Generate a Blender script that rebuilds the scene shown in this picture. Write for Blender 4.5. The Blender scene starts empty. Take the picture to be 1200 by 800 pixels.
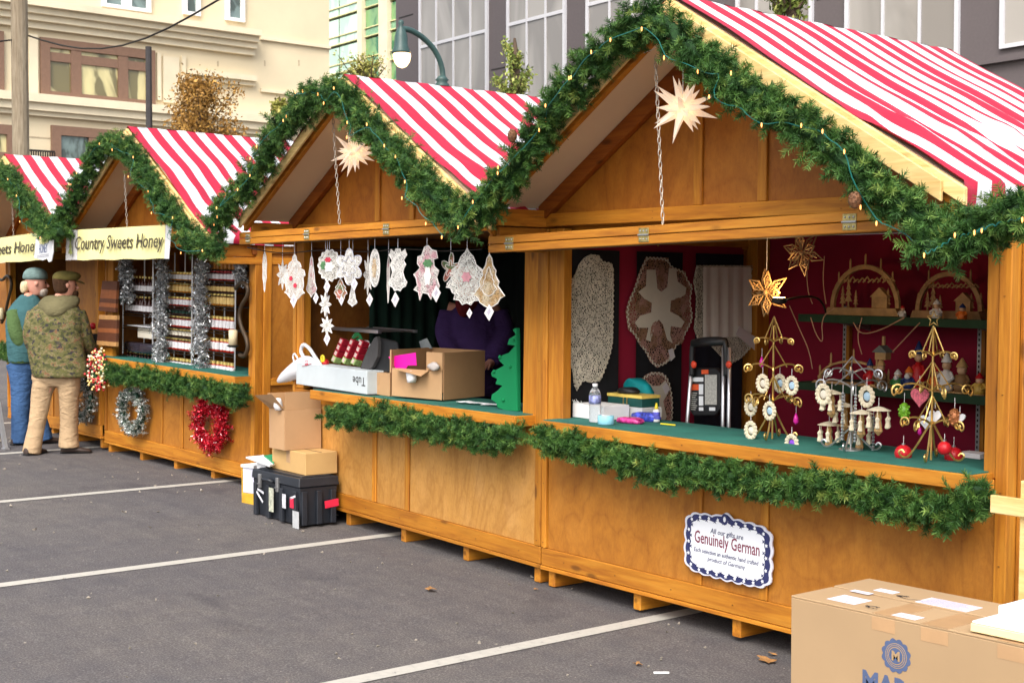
import bpy, math, random
import numpy as np
from mathutils import Vector, Matrix
rnd = random.Random(7)
sc = bpy.context.scene
# ---------------------------------------------------------------- camera
F = 1587.8; PITCH = -.0307; YAW = .8964; CAM = np.array([0., 0., 1.65])
FW = np.array([-math.sin(YAW)*math.cos(PITCH), math.cos(YAW)*math.cos(PITCH), math.sin(PITCH)])
RT = np.cross(FW, [0, 0, 1]); RT /= np.linalg.norm(RT); UP = np.cross(RT, FW)
cd = bpy.data.cameras.new('camera'); cam = bpy.data.objects.new('camera', cd); sc.collection.objects.link(cam)
cam.location = CAM; cam.rotation_euler = (math.pi/2+PITCH, 0, YAW)
cd.sensor_width = 36; cd.lens = 36*F/1200; cd.clip_end = 2000; cd.clip_start = .05
cd.dof.use_dof = True; cd.dof.focus_distance = 7.5; cd.dof.aperture_fstop = 9
sc.camera = cam
# ---------------------------------------------------------------- light
SUN_EL, SUN_AZ = math.radians(48), math.radians(-38)   # azimuth measured from -Y towards -X
w = bpy.data.worlds.new('World'); sc.world = w; w.use_nodes = True
nt = w.node_tree; bg = nt.nodes['Background']
sky = nt.nodes.new('ShaderNodeTexSky'); sky.sky_type = 'NISHITA'; sky.sun_disc = False
sky.sun_elevation = SUN_EL; sky.sun_rotation = math.pi+SUN_AZ
sky.air_density = 1.0; sky.dust_density = 4.0; sky.ozone_density = .6
bg.inputs['Strength'].default_value = .15
hs = nt.nodes.new('ShaderNodeHueSaturation'); hs.inputs['Saturation'].default_value = .45
nt.links.new(sky.outputs[0], hs.inputs['Color']); nt.links.new(hs.outputs[0], bg.inputs[0])
sl = bpy.data.lights.new('sun', 'SUN'); sl.energy = .95; sl.angle = math.radians(42); sl.color = (1, .93, .83)
so = bpy.data.objects.new('sun', sl); sc.collection.objects.link(so)
sd = Vector((-math.sin(SUN_AZ)*math.cos(SUN_EL), -math.cos(SUN_AZ)*math.cos(SUN_EL), math.sin(SUN_EL)))
so.rotation_euler = sd.to_track_quat('Z', 'Y').to_euler(); so.location = (0, 0, 20)
sc.view_settings.view_transform = 'Standard'; sc.view_settings.look = 'None'
sc.view_settings.exposure = 1.22; sc.view_settings.gamma = 1
sc.cycles.max_bounces = 6; sc.cycles.transparent_max_bounces = 12
# ---------------------------------------------------------------- geometry of the place
def G(x):                        # the car park rises gently towards the left
    return -.0255*(max(min(x, 20), -16.5)+5.96)
def ray(px, py): return FW+RT*(px-600)/F-UP*(py-400)/F
def on_ground(px, py):
    d = ray(px, py); k = .1
    for i in range(60):
        X = CAM+d*k; k *= (CAM[2]-G(X[0]))/(CAM[2]-X[2])
    return CAM+d*k
def on_X(px, py, X): d = ray(px, py); return CAM+d*X/d[0]
def on_Y(px, py, Y): d = ray(px, py); return CAM+d*Y/d[1]
class Stall:
    def __init__(s, x, y, z, yaw, t, W):
        s.W = W
        s.M = Matrix.Translation((x, y, z)) @ Matrix.Rotation(yaw, 4, 'Z') @ Matrix.Rotation(t, 4, 'Y')
        s.R = np.array(s.M.to_3x3()); s.o = np.array([x, y, z])
    def q(s, px, py, val, ax=1):
        d = s.R.T@ray(px, py); o = s.R.T@(CAM-s.o); k = (val-o[ax])/d[ax]; return o+k*d
A = Stall(-5.963, 4.99, .1, 0, .0121, 2.937)
B = Stall(-8.968, 5.0586, .1684, -.02, .023, 2.985)
C_ = Stall(-12.777, 5.132, .2583, .0412, .032, 2.846)
D_ = Stall(-16.156, 5.318, .2624, -.0644, -.0102, 3.36)
# ---------------------------------------------------------------- mesh helpers
OFF = {}; FRAME = {}
COL = sc.collection
class MB:
    def __init__(s): s.v = []; s.f = []; s.uv = None
    def add(s, vs, fs):
        n = len(s.v); s.v += [tuple(map(float, p)) for p in vs]; s.f += [tuple(i+n for i in f) for f in fs]; return s
    def box(s, x0, x1, y0, y1, z0, z1):
        return s.hexa([(x0,y0,z0),(x1,y0,z0),(x1,y1,z0),(x0,y1,z0),(x0,y0,z1),(x1,y0,z1),(x1,y1,z1),(x0,y1,z1)])
    def hexa(s, p): return s.add(p, [(0,3,2,1),(4,5,6,7),(0,1,5,4),(1,2,6,5),(2,3,7,6),(3,0,4,7)])
    def slab(s, x0, x1, y0, y1, zl, zr, th):   # top follows zl..zr
        return s.hexa([(x0,y0,zl-th),(x1,y0,zr-th),(x1,y1,zr-th),(x0,y1,zl-th),(x0,y0,zl),(x1,y0,zr),(x1,y1,zr),(x0,y1,zl)])
    def obox(s, c, ax, ay, az, hx, hy, hz):
        c, ax, ay, az = [np.array(q, float) for q in (c, ax, ay, az)]
        P = [c+ax*hx*i+ay*hy*j+az*hz*k for k in (-1, 1) for i, j in ((-1,-1),(1,-1),(1,1),(-1,1))]
        return s.hexa(P)
    def rbox(s, c, hx, hy, hz, rz=0, ry=0, rx=0):
        R = np.array(Matrix.Rotation(rz, 3, 'Z') @ Matrix.Rotation(ry, 3, 'Y') @ Matrix.Rotation(rx, 3, 'X'))
        return s.obox(c, R[:, 0], R[:, 1], R[:, 2], hx, hy, hz)
    def prism(s, pts, off):
        pts = [np.array(p, float) for p in pts]; off = np.array(off, float); n = len(pts)
        return s.add(pts+[p+off for p in pts], [tuple(range(n)), tuple(range(2*n-1, n-1, -1))]+[(i, i+n, (i+1) % n+n, (i+1) % n) for i in range(n)])
    def tube(s, pts, r, n=6, closed=False, cap=True):
        pts = [np.array(p, float) for p in pts]; m = len(pts)
        rs = list(r) if hasattr(r, '__len__') else [r]*m
        t0 = pts[1]-pts[0]; ref = np.array([0, 0, 1.]) if abs(t0[2]) < .9*np.linalg.norm(t0) else np.array([1., 0, 0])
        vs = []; 
        for i, p in enumerate(pts):
            if closed: t = pts[(i+1) % m]-pts[i-1]
            else: t = pts[min(i+1, m-1)]-pts[max(i-1, 0)]
            L = np.linalg.norm(t); t = t/L if L > 1e-9 else np.array([0, 0, 1.])
            a = ref-t*(ref@t); L = np.linalg.norm(a)
            a = a/L if L > 1e-6 else np.cross(t, [0, 1., 0]); ref = a; b = np.cross(t, a)
            for k in range(n):
                th = 2*math.pi*k/n; vs.append(p+(a*math.cos(th)+b*math.sin(th))*rs[i])
        fs = []
        for i in range(m if closed else m-1):
            j = (i+1) % m
            for k in range(n): fs.append((i*n+k, i*n+(k+1) % n, j*n+(k+1) % n, j*n+k))
        if cap and not closed: fs.append(tuple(range(n-1, -1, -1))); fs.append(tuple((m-1)*n+k for k in range(n)))
        return s.add(vs, fs)
    def lathe(s, c, prof, n=16, sx=1, sy=1):
        vs = []; c = np.array(c, float)
        for r, z in prof:
            for k in range(n):
                th = 2*math.pi*k/n; vs.append(c+[r*math.cos(th)*sx, r*math.sin(th)*sy, z])
        fs = [(i*n+k, i*n+(k+1) % n, (i+1)*n+(k+1) % n, (i+1)*n+k) for i in range(len(prof)-1) for k in range(n)]
        fs.append(tuple(range(n-1, -1, -1))); fs.append(tuple((len(prof)-1)*n+k for k in range(n)))
        return s.add(vs, fs)
    def ball(s, c, r, n=12, sx=1, sy=1, sz=1):
        m = max(4, n//2)
        return s.lathe(c, [(max(r*math.sin(math.pi*i/m), r*.02), -r*sz*math.cos(math.pi*i/m)) for i in range(m+1)], n, sx, sy)
    def loft(s, rings, n=16, nz=0, seed=0):   # rings: (centre, half width a, half depth b, axis a, axis b)
        rr = random.Random(seed); vs = []
        for q in rings:
            c, a, b = np.array(q[0], float), q[1], q[2]
            ua = np.array(q[3], float) if len(q) > 3 else np.array([1., 0, 0]); ub = np.array(q[4], float) if len(q) > 4 else np.array([0, 1., 0])
            for k in range(n):
                th = 2*math.pi*k/n; w_ = 1+rr.uniform(-nz, nz); vs.append(c+ua*math.cos(th)*a*w_+ub*math.sin(th)*b*w_)
        m = len(rings)
        fs = [(i*n+k, i*n+(k+1) % n, (i+1)*n+(k+1) % n, (i+1)*n+k) for i in range(m-1) for k in range(n)]
        fs.append(tuple(range(n-1, -1, -1))); fs.append(tuple((m-1)*n+k for k in range(n)))
        return s.add(vs, fs)
    def build(s, name, mat, parent=None, smooth=False, bevel=0, sub=0, rad=None):
        me = bpy.data.meshes.new(name); off = OFF.get(parent.name, (0, 0, 0)) if parent else (0, 0, 0)
        V = np.array(s.v, float)-np.array(off, float)
        me.from_pydata(V.tolist(), [], s.f); 
        me.materials.append(mat)
        if smooth: me.shade_smooth()
        me.update()
        o = bpy.data.objects.new(name, me); COL.objects.link(o)
        if parent: o.parent = parent; OFF[o.name] = tuple(off)
        if bevel:
            m = o.modifiers.new('bevel', 'BEVEL'); m.width = bevel; m.segments = 1; m.limit_method = 'ANGLE'
        if sub:
            m = o.modifiers.new('subdivision', 'SUBSURF'); m.levels = m.render_levels = sub
        return o
def lab(o, label, cat=None, group=None, kind=None):
    if label: o['label'] = label
    if cat: o['category'] = cat
    if group: o['group'] = group
    if kind: o['kind'] = kind
    return o
def thing(name, label, cat, S=None, loc=(0, 0, 0), group=None):
    o = bpy.data.objects.new(name, None); COL.objects.link(o); o.empty_display_size = .1
    o.matrix_world = (S.M if S else Matrix.Identity(4)) @ Matrix.Translation(tuple(map(float, loc)))
    OFF[o.name] = tuple(map(float, loc)); return lab(o, label, cat, group)
def solo(mb, name, mat, label, cat, S=None, group=None, **k):
    V = np.array(mb.v); lo, hi = V.min(0), V.max(0); c = np.array([(lo[0]+hi[0])/2, (lo[1]+hi[1])/2, lo[2]])
    mb.v = [tuple(p) for p in (V-c)]
    o = mb.build(name, mat, None, **k); o.matrix_world = (S.M if S else Matrix.Identity(4)) @ Matrix.Translation(tuple(c))
    OFF[o.name] = tuple(c)
    return lab(o, label, cat, group)
def struct(o): o['kind'] = 'structure'; return o
def copy_tree(o, M=None, parent=None):
    c = o.copy(); COL.objects.link(c)
    if parent is not None: c.parent = parent
    if M is not None: c.matrix_world = M
    for ch in list(o.children): copy_tree(ch, None, c)
    return c
def text_obj(name, body, mat, size, O, ux, uy, parent=None, th=.001, sx=1., shear=0., align='CENTER', bold=0.):
    cu = bpy.data.curves.new('tmp', 'FONT'); cu.body = body; cu.size = size; cu.align_x = align; cu.extrude = th/2; cu.shear = shear
    cu.offset = bold; cu.resolution_u = 2
    ob = bpy.data.objects.new('tmp', cu); COL.objects.link(ob)
    bpy.context.view_layer.update()
    me = bpy.data.meshes.new_from_object(ob.evaluated_get(bpy.context.evaluated_depsgraph_get()))
    bpy.data.objects.remove(ob)
    n = len(me.vertices); co = np.zeros(n*3); me.vertices.foreach_get('co', co); co = co.reshape(-1, 3)
    O, ux, uy = [np.array(q, float) for q in (O, ux, uy)]; ux /= np.linalg.norm(ux); nz = np.cross(ux, uy); nz /= np.linalg.norm(nz); uyl = uy/np.linalg.norm(uy)
    off = np.array(OFF.get(parent.name, (0, 0, 0)) if parent else (0, 0, 0))
    W_ = O+co[:, :1]*sx*ux+co[:, 1:2]*uyl+co[:, 2:3]*nz-off
    me.vertices.foreach_set('co', W_.ravel()); me.update(); me.materials.clear(); me.materials.append(mat)
    o = bpy.data.objects.new(name, me); COL.objects.link(o)
    if parent: o.parent = parent; OFF[o.name] = tuple(off)
    return o
# ---------------------------------------------------------------- materials
def new_mat(name, rough=.6, metal=0, spec=.4):
    m = bpy.data.materials.new(name); m.use_nodes = True; b = m.node_tree.nodes['Principled BSDF']
    b.inputs['Roughness'].default_value = rough; b.inputs['Metallic'].default_value = metal; b.inputs['Specular IOR Level'].default_value = spec
    return m, m.node_tree, b
def N(t, typ, **k):
    n = t.nodes.new(typ)
    for a, v in k.items():
        if hasattr(n, a): setattr(n, a, v)
        else: n.inputs[a].default_value = v
    return n
def ramp(t, fac, stops, interp='LINEAR'):
    r = t.nodes.new('ShaderNodeValToRGB'); e = r.color_ramp.elements; r.color_ramp.interpolation = interp
    while len(e) < len(stops): e.new(.5)
    for i, (p, c) in enumerate(stops): e[i].position = p; e[i].color = (*c, 1)
    t.links.new(fac, r.inputs[0]); return r.outputs[0]
def mix(t, a, b, fac, mode='MIX'):
    m = t.nodes.new('ShaderNodeMix'); m.data_type = 'RGBA'; m.blend_type = mode
    for s_, v in ((m.inputs[6], a), (m.inputs[7], b), (m.inputs[0], fac)):
        if isinstance(v, bpy.types.NodeSocket): t.links.new(v, s_)
        elif isinstance(v, tuple): s_.default_value = (*v, 1)
        else: s_.default_value = v
    return m.outputs[2]
def coords(t, scale=(1, 1, 1), rand=True, kind='Object'):
    tc = t.nodes.new('ShaderNodeTexCoord'); mp = t.nodes.new('ShaderNodeMapping'); mp.inputs['Scale'].default_value = scale
    t.links.new(tc.outputs[kind], mp.inputs[0])
    if rand:
        oi = t.nodes.new('ShaderNodeObjectInfo'); m = t.nodes.new('ShaderNodeMath'); m.operation = 'MULTIPLY'; m.inputs[1].default_value = 37.
        t.links.new(oi.outputs['Random'], m.inputs[0]); t.links.new(m.outputs[0], mp.inputs['Location'])
    return mp.outputs[0]
def noise(t, v, scale, detail=4, rough=.55, dist=0):
    n = t.nodes.new('ShaderNodeTexNoise'); n.inputs['Scale'].default_value = scale; n.inputs['Detail'].default_value = detail
    n.inputs['Roughness'].default_value = rough; n.inputs['Distortion'].default_value = dist
    t.links.new(v, n.inputs['Vector']); return n.outputs[0]
def bump(t, b, h, strength=.3, dist=.01):
    n = t.nodes.new('ShaderNodeBump'); n.inputs['Strength'].default_value = strength; n.inputs['Distance'].default_value = dist
    t.links.new(h, n.inputs['Height']); t.links.new(n.outputs[0], b.inputs['Normal'])
def wood(name, c0, c1, c2, axis, rough=.62, fine=1., knots=True):
    m, t, b = new_mat(name, rough, spec=.35)
    s = [14., 14., 14.]; s[axis] = 1.3
    v = coords(t, tuple(s)); n1 = noise(t, v, 1.6, 5, .6, .6)
    s2 = [60., 60., 60.]; s2[axis] = 3.
    n2 = noise(t, coords(t, tuple(s2)), 1.5*fine, 3, .6)
    col = ramp(t, n1, [(.3, c0), (.52, c1), (.75, c2)])
    g = ramp(t, n2, [(.3, (.72, .68, .62)), (.6, (1, 1, 1))])
    col = mix(t, col, g, .6, 'MULTIPLY')
    big = noise(t, coords(t, (1, 1, 1)), 1.7, 3); col = mix(t, col, ramp(t, big, [(.3, (.78, .72, .66)), (.7, (1.08, 1.06, 1.0))]), .7, 'MULTIPLY')
    if knots:
        s3 = [9., 9., 9.]; s3[axis] = 3.2
        vo = t.nodes.new('ShaderNodeTexVoronoi'); vo.inputs['Scale'].default_value = .9; t.links.new(coords(t, tuple(s3)), vo.inputs['Vector'])
        col = mix(t, col, tuple(x*.38 for x in c0), ramp(t, vo.outputs['Distance'], [(.07, (.8, .8, .8)), (.16, (0, 0, 0))]), 'MIX')
    oi = t.nodes.new('ShaderNodeObjectInfo'); h = t.nodes.new('ShaderNodeHueSaturation'); mr = t.nodes.new('ShaderNodeMapRange')
    mr.inputs[3].default_value = .8; mr.inputs[4].default_value = 1.15; t.links.new(oi.outputs['Random'], mr.inputs[0])
    t.links.new(mr.outputs[0], h.inputs['Value']); t.links.new(col, h.inputs['Color']); t.links.new(h.outputs[0], b.inputs['Base Color'])
    bump(t, b, n2, .25, .003); return m
def ply(name, c0, c1, c2, rough=.62):
    m, t, b = new_mat(name, rough, spec=.35)
    n1 = noise(t, coords(t, (2.2, 2.2, 1.1)), 1.4, 6, .62, 1.2); n2 = noise(t, coords(t, (30, 30, 9)), 1.3, 4, .7, 2.)
    col = ramp(t, n1, [(.3, c0), (.5, c1), (.72, c2)]); col = mix(t, col, ramp(t, n2, [(.35, (.8, .74, .68)), (.6, (1.06, 1.05, 1.02))]), .55, 'MULTIPLY')
    n3 = noise(t, coords(t, (7, 7, 5)), 1.6, 5, .7, .8); col = mix(t, col, ramp(t, n3, [(.38, (.72, .64, .55)), (.55, (1, 1, 1))]), .35, 'MULTIPLY')
    mu = t.nodes.new('ShaderNodeMath'); mu.operation = 'MULTIPLY'; mu.inputs[1].default_value = 9.; t.links.new(noise(t, coords(t, (1.3, 1.3, .75)), 1.3, 3, .5, .9), mu.inputs[0])
    fr = t.nodes.new('ShaderNodeMath'); fr.operation = 'PINGPONG'; fr.inputs[1].default_value = .5; t.links.new(mu.outputs[0], fr.inputs[0])
    col = mix(t, col, ramp(t, fr.outputs[0], [(.0, (.84, .78, .70)), (.16, (1, 1, 1)), (.5, (1.05, 1.04, 1.02))]), .75, 'MULTIPLY')
    sp = noise(t, coords(t, (1, 1, 1)), 38, 4, .75); col = mix(t, col, ramp(t, sp, [(.30, (.62, .52, .42)), (.42, (1, 1, 1))]), .35, 'MULTIPLY')
    t.links.new(col, b.inputs['Base Color']); bump(t, b, n2, .12, .003); return m
def plain(name, c, rough=.6, metal=0, var=.25, sc_=8., bmp=0., spec=.4):
    m, t, b = new_mat(name, rough, metal, spec)
    n = noise(t, coords(t), sc_, 5, .6)
    t.links.new(ramp(t, n, [(.3, tuple(x*(1-var) for x in c)), (.7, tuple(min(1, x*(1+var)) for x in c))]), b.inputs['Base Color'])
    if bmp: bump(t, b, noise(t, coords(t), sc_*5, 4), bmp, .004)
    return m
def glow(name, c, s):
    m, t, b = new_mat(name); b.inputs['Base Color'].default_value = (*c, 1); b.inputs['Emission Color'].default_value = (*c, 1); b.inputs['Emission Strength'].default_value = s; return m
O0, O1, O2 = (.35, .118, .009), (.51, .200, .015), (.59, .268, .030)
woodX = wood('stained_pine_x', O0, O1, O2, 0); woodY = wood('stained_pine_y', O0, O1, O2, 1); woodZ = wood('stained_pine_z', O0, O1, O2, 2)
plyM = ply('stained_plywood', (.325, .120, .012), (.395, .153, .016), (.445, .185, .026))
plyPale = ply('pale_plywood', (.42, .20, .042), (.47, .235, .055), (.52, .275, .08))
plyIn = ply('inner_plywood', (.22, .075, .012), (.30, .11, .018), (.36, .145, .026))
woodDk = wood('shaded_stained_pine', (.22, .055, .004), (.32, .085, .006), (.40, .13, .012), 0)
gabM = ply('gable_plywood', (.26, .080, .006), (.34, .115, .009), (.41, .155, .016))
pineM = wood('fresh_pine', (.62, .42, .15), (.78, .57, .25), (.86, .68, .36), 0, .6)
soffitM = plain('bounce_lightened_roof_board', (.80, .67, .47), .8, var=.06, sc_=1.2)  # paler than the boards; missing bounce light under the overhang put in the colour
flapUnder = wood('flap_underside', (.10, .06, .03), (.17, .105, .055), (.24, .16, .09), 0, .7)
feltM = plain('green_felt', (.018, .135, .105), .95, var=.25, sc_=5, bmp=.2)
brassM = plain('aged_brass', (.42, .33, .13), .4, .8, var=.4, sc_=40)
steelM = plain('steel', (.5, .5, .5), .35, .9)
ironM = plain('dark_iron', (.03, .025, .022), .5, .5)
blackM = plain('black_cloth', (.008, .008, .010), .95)
redM = plain('dark_red_cloth', (.26, .005, .028), .9, var=.12, sc_=3)
drapeM = plain('dark_green_drape', (.008, .030, .020), .95, var=.3, sc_=3)
whiteM = plain('white_card', (.75, .75, .76), .6, var=.05)
goldM = plain('gold_wire', (.75, .50, .16), .3, .9, var=.2, sc_=30)
cardM = plain('brown_cardboard', (.45, .27, .135), .85, var=.12, sc_=2.5, bmp=.05)
cardIn = plain('cardboard_inside', (.36, .20, .09), .85, var=.12, sc_=2.5)
tapeM = plain('packing_tape', (.44, .27, .14), .3, var=.08)
woodCraft = plain('pale_craft_wood', (.50, .30, .12), .6, var=.25, sc_=14)
# ---------------------------------------------------------------- striped cloth
def stripe_mat(name, red):
    m, t, b = new_mat(name, .55, spec=.35)
    uv = t.nodes.new('ShaderNodeUVMap'); sp = t.nodes.new('ShaderNodeSeparateXYZ'); t.links.new(uv.outputs[0], sp.inputs[0])
    fr = t.nodes.new('ShaderNodeMath'); fr.operation = 'FRACT'; t.links.new(sp.outputs[0], fr.inputs[0])
    c = ramp(t, fr.outputs[0], [(0, red), (.485, (.62, .63, .655)), (.985, red)], 'CONSTANT')
    n = noise(t, coords(t, (1, 1, 1)), 3, 4); c = mix(t, c, ramp(t, n, [(.3, (.84, .84, .84)), (.7, (1, 1, 1))]), 1., 'MULTIPLY')
    t.links.new(c, b.inputs['Base Color']); b.inputs['Subsurface Weight'].default_value = 0
    bump(t, b, noise(t, coords(t, (1.5, 9, 1.5)), 2.5, 4, .6, 1.), .35, .01); return m
tarpM = stripe_mat('striped_tarp_cloth', (.41, .010, .038))
def tarp_mesh(name, S, P, parent, side, seed):
    """one slope of the cloth: from the ridge down to the eave, then a short hanging valance"""
    xc, ha, ze, e = P['xc'], P['ha'], P['ze'] if side > 0 else P['zl'], .03; y0, y1 = -P['po']-.012, P['D']+.06
    nu, nv = 84, 34; R = np.random.RandomState(seed); ph = R.uniform(0, 6, 12)
    V, U = [], []; half = (S.W-xc if side > 0 else xc)+e
    for i in range(nu+1):
        y = y0+(y1-y0)*i/nu
        for j in range(nv+1):
            s = j/(nv-4)
            if s <= 1:
                x = half*s; z = ha-(ha-ze)*s; sag = .016*math.sin(s*9+ph[0]+y*2.3)*min(1, s*4)
                wr = .011*math.sin(y*23+ph[1]+s*2.2*math.sin(y*3+ph[2]))*(.3+s)+.009*math.sin(y*51+s*7+ph[3])*s
                wr += .018*math.exp(-((s-.72-.05*math.sin(y*4+ph[4]))/.05)**2)*math.sin(y*31+ph[5])
                z += .012+wr+sag*.6; dy = .016*math.sin(s*11+ph[6]+y*3)*s+.008*math.sin(s*31+ph[10]+y*5)*s+.018*math.exp(-((s-.75)/.06)**2)*math.sin(y*17+ph[7])
            else:
                d = (j-(nv-4))/4; x = half+.012+.012*math.sin(y*19+ph[8])*d; vl = P.get('val', (1, 1))[(side+1)//2]; z = ze-(.085*d+.012*math.sin(y*7+ph[9])*d)*vl; dy = 0
            V.append((xc+side*x, min(max(y+dy, y0 if i == 0 else -9), 9), z)); U.append((y-y0)/P['pitch'])
    fs = [(i*(nv+1)+j, (i+1)*(nv+1)+j, (i+1)*(nv+1)+j+1, i*(nv+1)+j+1) for i in range(nu) for j in range(nv)]
    if side < 0: fs = [f[::-1] for f in fs]
    me = bpy.data.meshes.new(name); me.from_pydata(V, [], fs); uv = me.uv_layers.new(name='UVMap')
    li = np.zeros(len(me.loops), int); me.loops.foreach_get('vertex_index', li)
    d = np.zeros((len(li), 2)); d[:, 0] = np.array(U)[li]; uv.data.foreach_set('uv', d.ravel())
    me.materials.append(tarpM); me.shade_smooth(); o = bpy.data.objects.new(name, me); COL.objects.link(o); o.parent = parent
    return o
# ---------------------------------------------------------------- a stall
def stall(S, label, **P):
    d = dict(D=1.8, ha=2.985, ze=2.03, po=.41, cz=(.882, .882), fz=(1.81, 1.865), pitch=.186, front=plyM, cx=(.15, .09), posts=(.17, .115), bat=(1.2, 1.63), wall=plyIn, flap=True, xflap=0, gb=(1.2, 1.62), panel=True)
    d.update(P); P = d; W = S.W; D = P['D']; P.setdefault('xc', W/2-.07); P.setdefault('zl', P['ze']+.07)
    R = thing('market_stall', label, 'market stall', S, (0, 0, 0), 'wooden market stalls with striped roofs')
    b = lambda *a: MB().box(*a)
    for i in range(5):                                  # runners under the floor
        x = .06+(W-.12)*i/4
        b(x-.028, x+.028, .02, D-.05, -.095, -.001).build('floor_runner', woodY, R, bevel=.004)
    b(-.005, W+.005, -.012, D, 0, .022).build('floor_edge_board', woodX, R, bevel=.003)
    b(0, W, -.008, .02, .024, .125).build('bottom_rail', woodX, R, bevel=.004)
    b0, b1 = P['bat']; zt = min(P['cz'])-.03
    for x0, x1 in ((.045, b0), (b0+.002, b1+.05), (b1+.052, W-.06)):
        b(x0, x1-.002, .006, .018, .127, zt-.03).build('front_panel', P['front'], R)
    for x in (b0, b1): b(x, x+.052, -.006, .005, .127, zt-.09).build('front_batten', woodZ, R, bevel=.003)
    b(.042, W-.062, -.010, .005, zt-.088, zt-.001).build('counter_support_rail', woodX, R, bevel=.003)
    pl, pr = P['posts']; zp = 1.955
    b(0, .04, -.012, .05, .127, zp).build('corner_post', woodZ, R, bevel=.004)
    b(.043, pl, -.004, .06, zt+.002, zp).build('corner_post', woodZ, R, bevel=.004)
    b(W-.057, W, -.012, .06, .127, zp).build('corner_post', woodZ, R, bevel=.004)
    b(W-pr, W-.060, -.004, .05, zt+.002, zp).build('corner_post', woodZ, R, bevel=.004)
    # counter
    cl, cr = P['cz']; c0, c1 = P['cx'][0], W-P['cx'][1]; zl = cl; zr = cr
    MB().slab(c0, c1, -.128, .42, zl, zr, .022).build('counter_top', feltM, R)
    MB().slab(c0, c1, -.152, -.130, zl-.003, zr-.003, .064).build('counter_front_board', woodX, R, bevel=.003)
    MB().slab(c1+.002, c1+.018, -.150, .0, zr-.004, zr-.004, .062).build('counter_end_board', woodY, R, bevel=.002)
    if P['flap']:
        fl, fr = P['fz']; x0, x1 = P['xflap'], W
        for k, dz in enumerate((0, .046)):
            leaf = MB().slab(x0, x1, -P['po'], -P['po']+.045, fl+dz+.042, fr+dz+.042, .042).build('flap_front_board', woodX, R, bevel=.003)
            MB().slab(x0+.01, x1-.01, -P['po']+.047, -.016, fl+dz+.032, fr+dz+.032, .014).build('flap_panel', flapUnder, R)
        for hx in P.get('hinges', (.2, 1.2, 2.5)):
            z = fl+(fr-fl)*hx/W+.044
            h = b(hx-.035, hx+.035, -P['po']-.004, -P['po']-.001, z-.034, z+.034).build('flap_hinge', brassM, R, bevel=.001)
            sm = MB().tube([(hx-.036, -P['po']-.006, z), (hx+.036, -P['po']-.006, z)], .005, 8)
            for sx in (-.022, 0, .022):
                for sz in (-.02, .02): sm.ball((hx+sx, -P['po']-.005, z+sz), .0045, 6)
            sm.build('hinge_pin', steelM, h)
    zh = max(P['fz'])+.02
    b(0.0, W, .07, .10, zh, zp+.04).build('opening_header', woodX, R)
    # gable
    xc, ha = P['xc'], P['ha']; hf = {1: W-xc+.03, -1: xc+.03}; zes = {1: P['ze'], -1: P['zl']}; sls = {k_: (ha-zes[k_])/hf[k_] for k_ in (1, -1)}
    zr_ = lambda x, o=0: ha-(sls[1] if x >= xc else sls[-1])*abs(x-xc)-o
    b(.02, W-.02, -.03, .0, 1.965, 2.037).build('gable_rail', woodX, R, bevel=.003)
    g0, g1 = P['gb']; xs = [.05, g0, g1, W-.05]
    for x0, x1 in zip(xs[:-1], xs[1:]):
        pts = [(x0+.001, .002, 2.0), (x1-.001, .002, 2.0), (x1-.001, .002, zr_(x1, .05))]+([(xc, .002, zr_(xc, .05))] if x0 < xc < x1 else [])+[(x0+.001, .002, zr_(x0, .05))]
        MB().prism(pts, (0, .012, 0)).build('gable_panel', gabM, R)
    for x in (g0, g1): b(x-.028, x+.028, -.016, .001, 2.039, zr_(x, .11)-.03).build('gable_batten', woodZ, R, bevel=.003)
    for sd in (-1, 1):
        X = lambda s: xc+sd*s
        half = hf[sd]; ze = zes[sd]
        def band(s0, s1, t0, t1, y0, y1, name, m, bev=.003):
            p = [(X(s0), y0, zr_(X(s0), t0)), (X(s1), y0, zr_(X(s1), t0)), (X(s1), y0, zr_(X(s1), t1)), (X(s0), y0, zr_(X(s0), t1))]
            return MB().prism(p, (0, y1-y0, 0)).build(name, m, R, bevel=bev)
        po = P['po']
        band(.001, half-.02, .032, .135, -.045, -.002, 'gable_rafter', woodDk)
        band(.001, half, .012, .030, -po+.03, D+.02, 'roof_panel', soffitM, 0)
        band(.001, half-.01, .032, .115, -po+.001, -po+.036, 'overhang_rafter', woodX)
        band(.0005, half+.02, .006, .075, -po-.026, -po-.002, 'barge_board', pineM)
        band(.0005, half-.07, .030, .112, -po-.046, -po-.028, 'barge_board', pineM)
        band(.0005, half, .006, .10, D+.022, D+.045, 'barge_board', pineM)
        tarp_mesh('striped_tarp', S, P, R, sd, hash((label, sd)) % 1000 if False else len(label)*7+sd)
        ex = X(half-.045)
        b(min(ex, ex-sd*.03), max(ex, ex-sd*.03), -po+.04, D, ze-.14, ze-.045).build('eave_board', woodY, R, bevel=.003)
        b(min(ex, ex-sd*.03)+sd*.02, max(ex, ex-sd*.03)+sd*.02, -po+.06, D, ze-.20, ze-.145).build('eave_board', woodY, R, bevel=.003)
    # walls
    for sd, x0, x1 in ((-1, .004, .020), (1, W-.020, W-.004)):
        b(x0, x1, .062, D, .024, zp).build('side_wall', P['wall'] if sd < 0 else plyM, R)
        o0, o1 = (-.016, .002) if sd < 0 else (W-.002, W+.016)
        for y0, y1, z0, z1 in ((.06, .13, .03, 1.93), (D-.08, D, .03, 1.93), (.132, D-.082, .78, .84), (.132, D-.082, .03, .1), (.132, D-.082, 1.86, 1.93)):
            b(o0, o1, y0, y1, z0, z1).build('side_frame_board', woodZ if z1-z0 > 1 else woodY, R, bevel=.003)
    b(.02, W-.02, D-.016, D, .024, zp).build('back_wall', P.get('back', plyIn), R)
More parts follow.
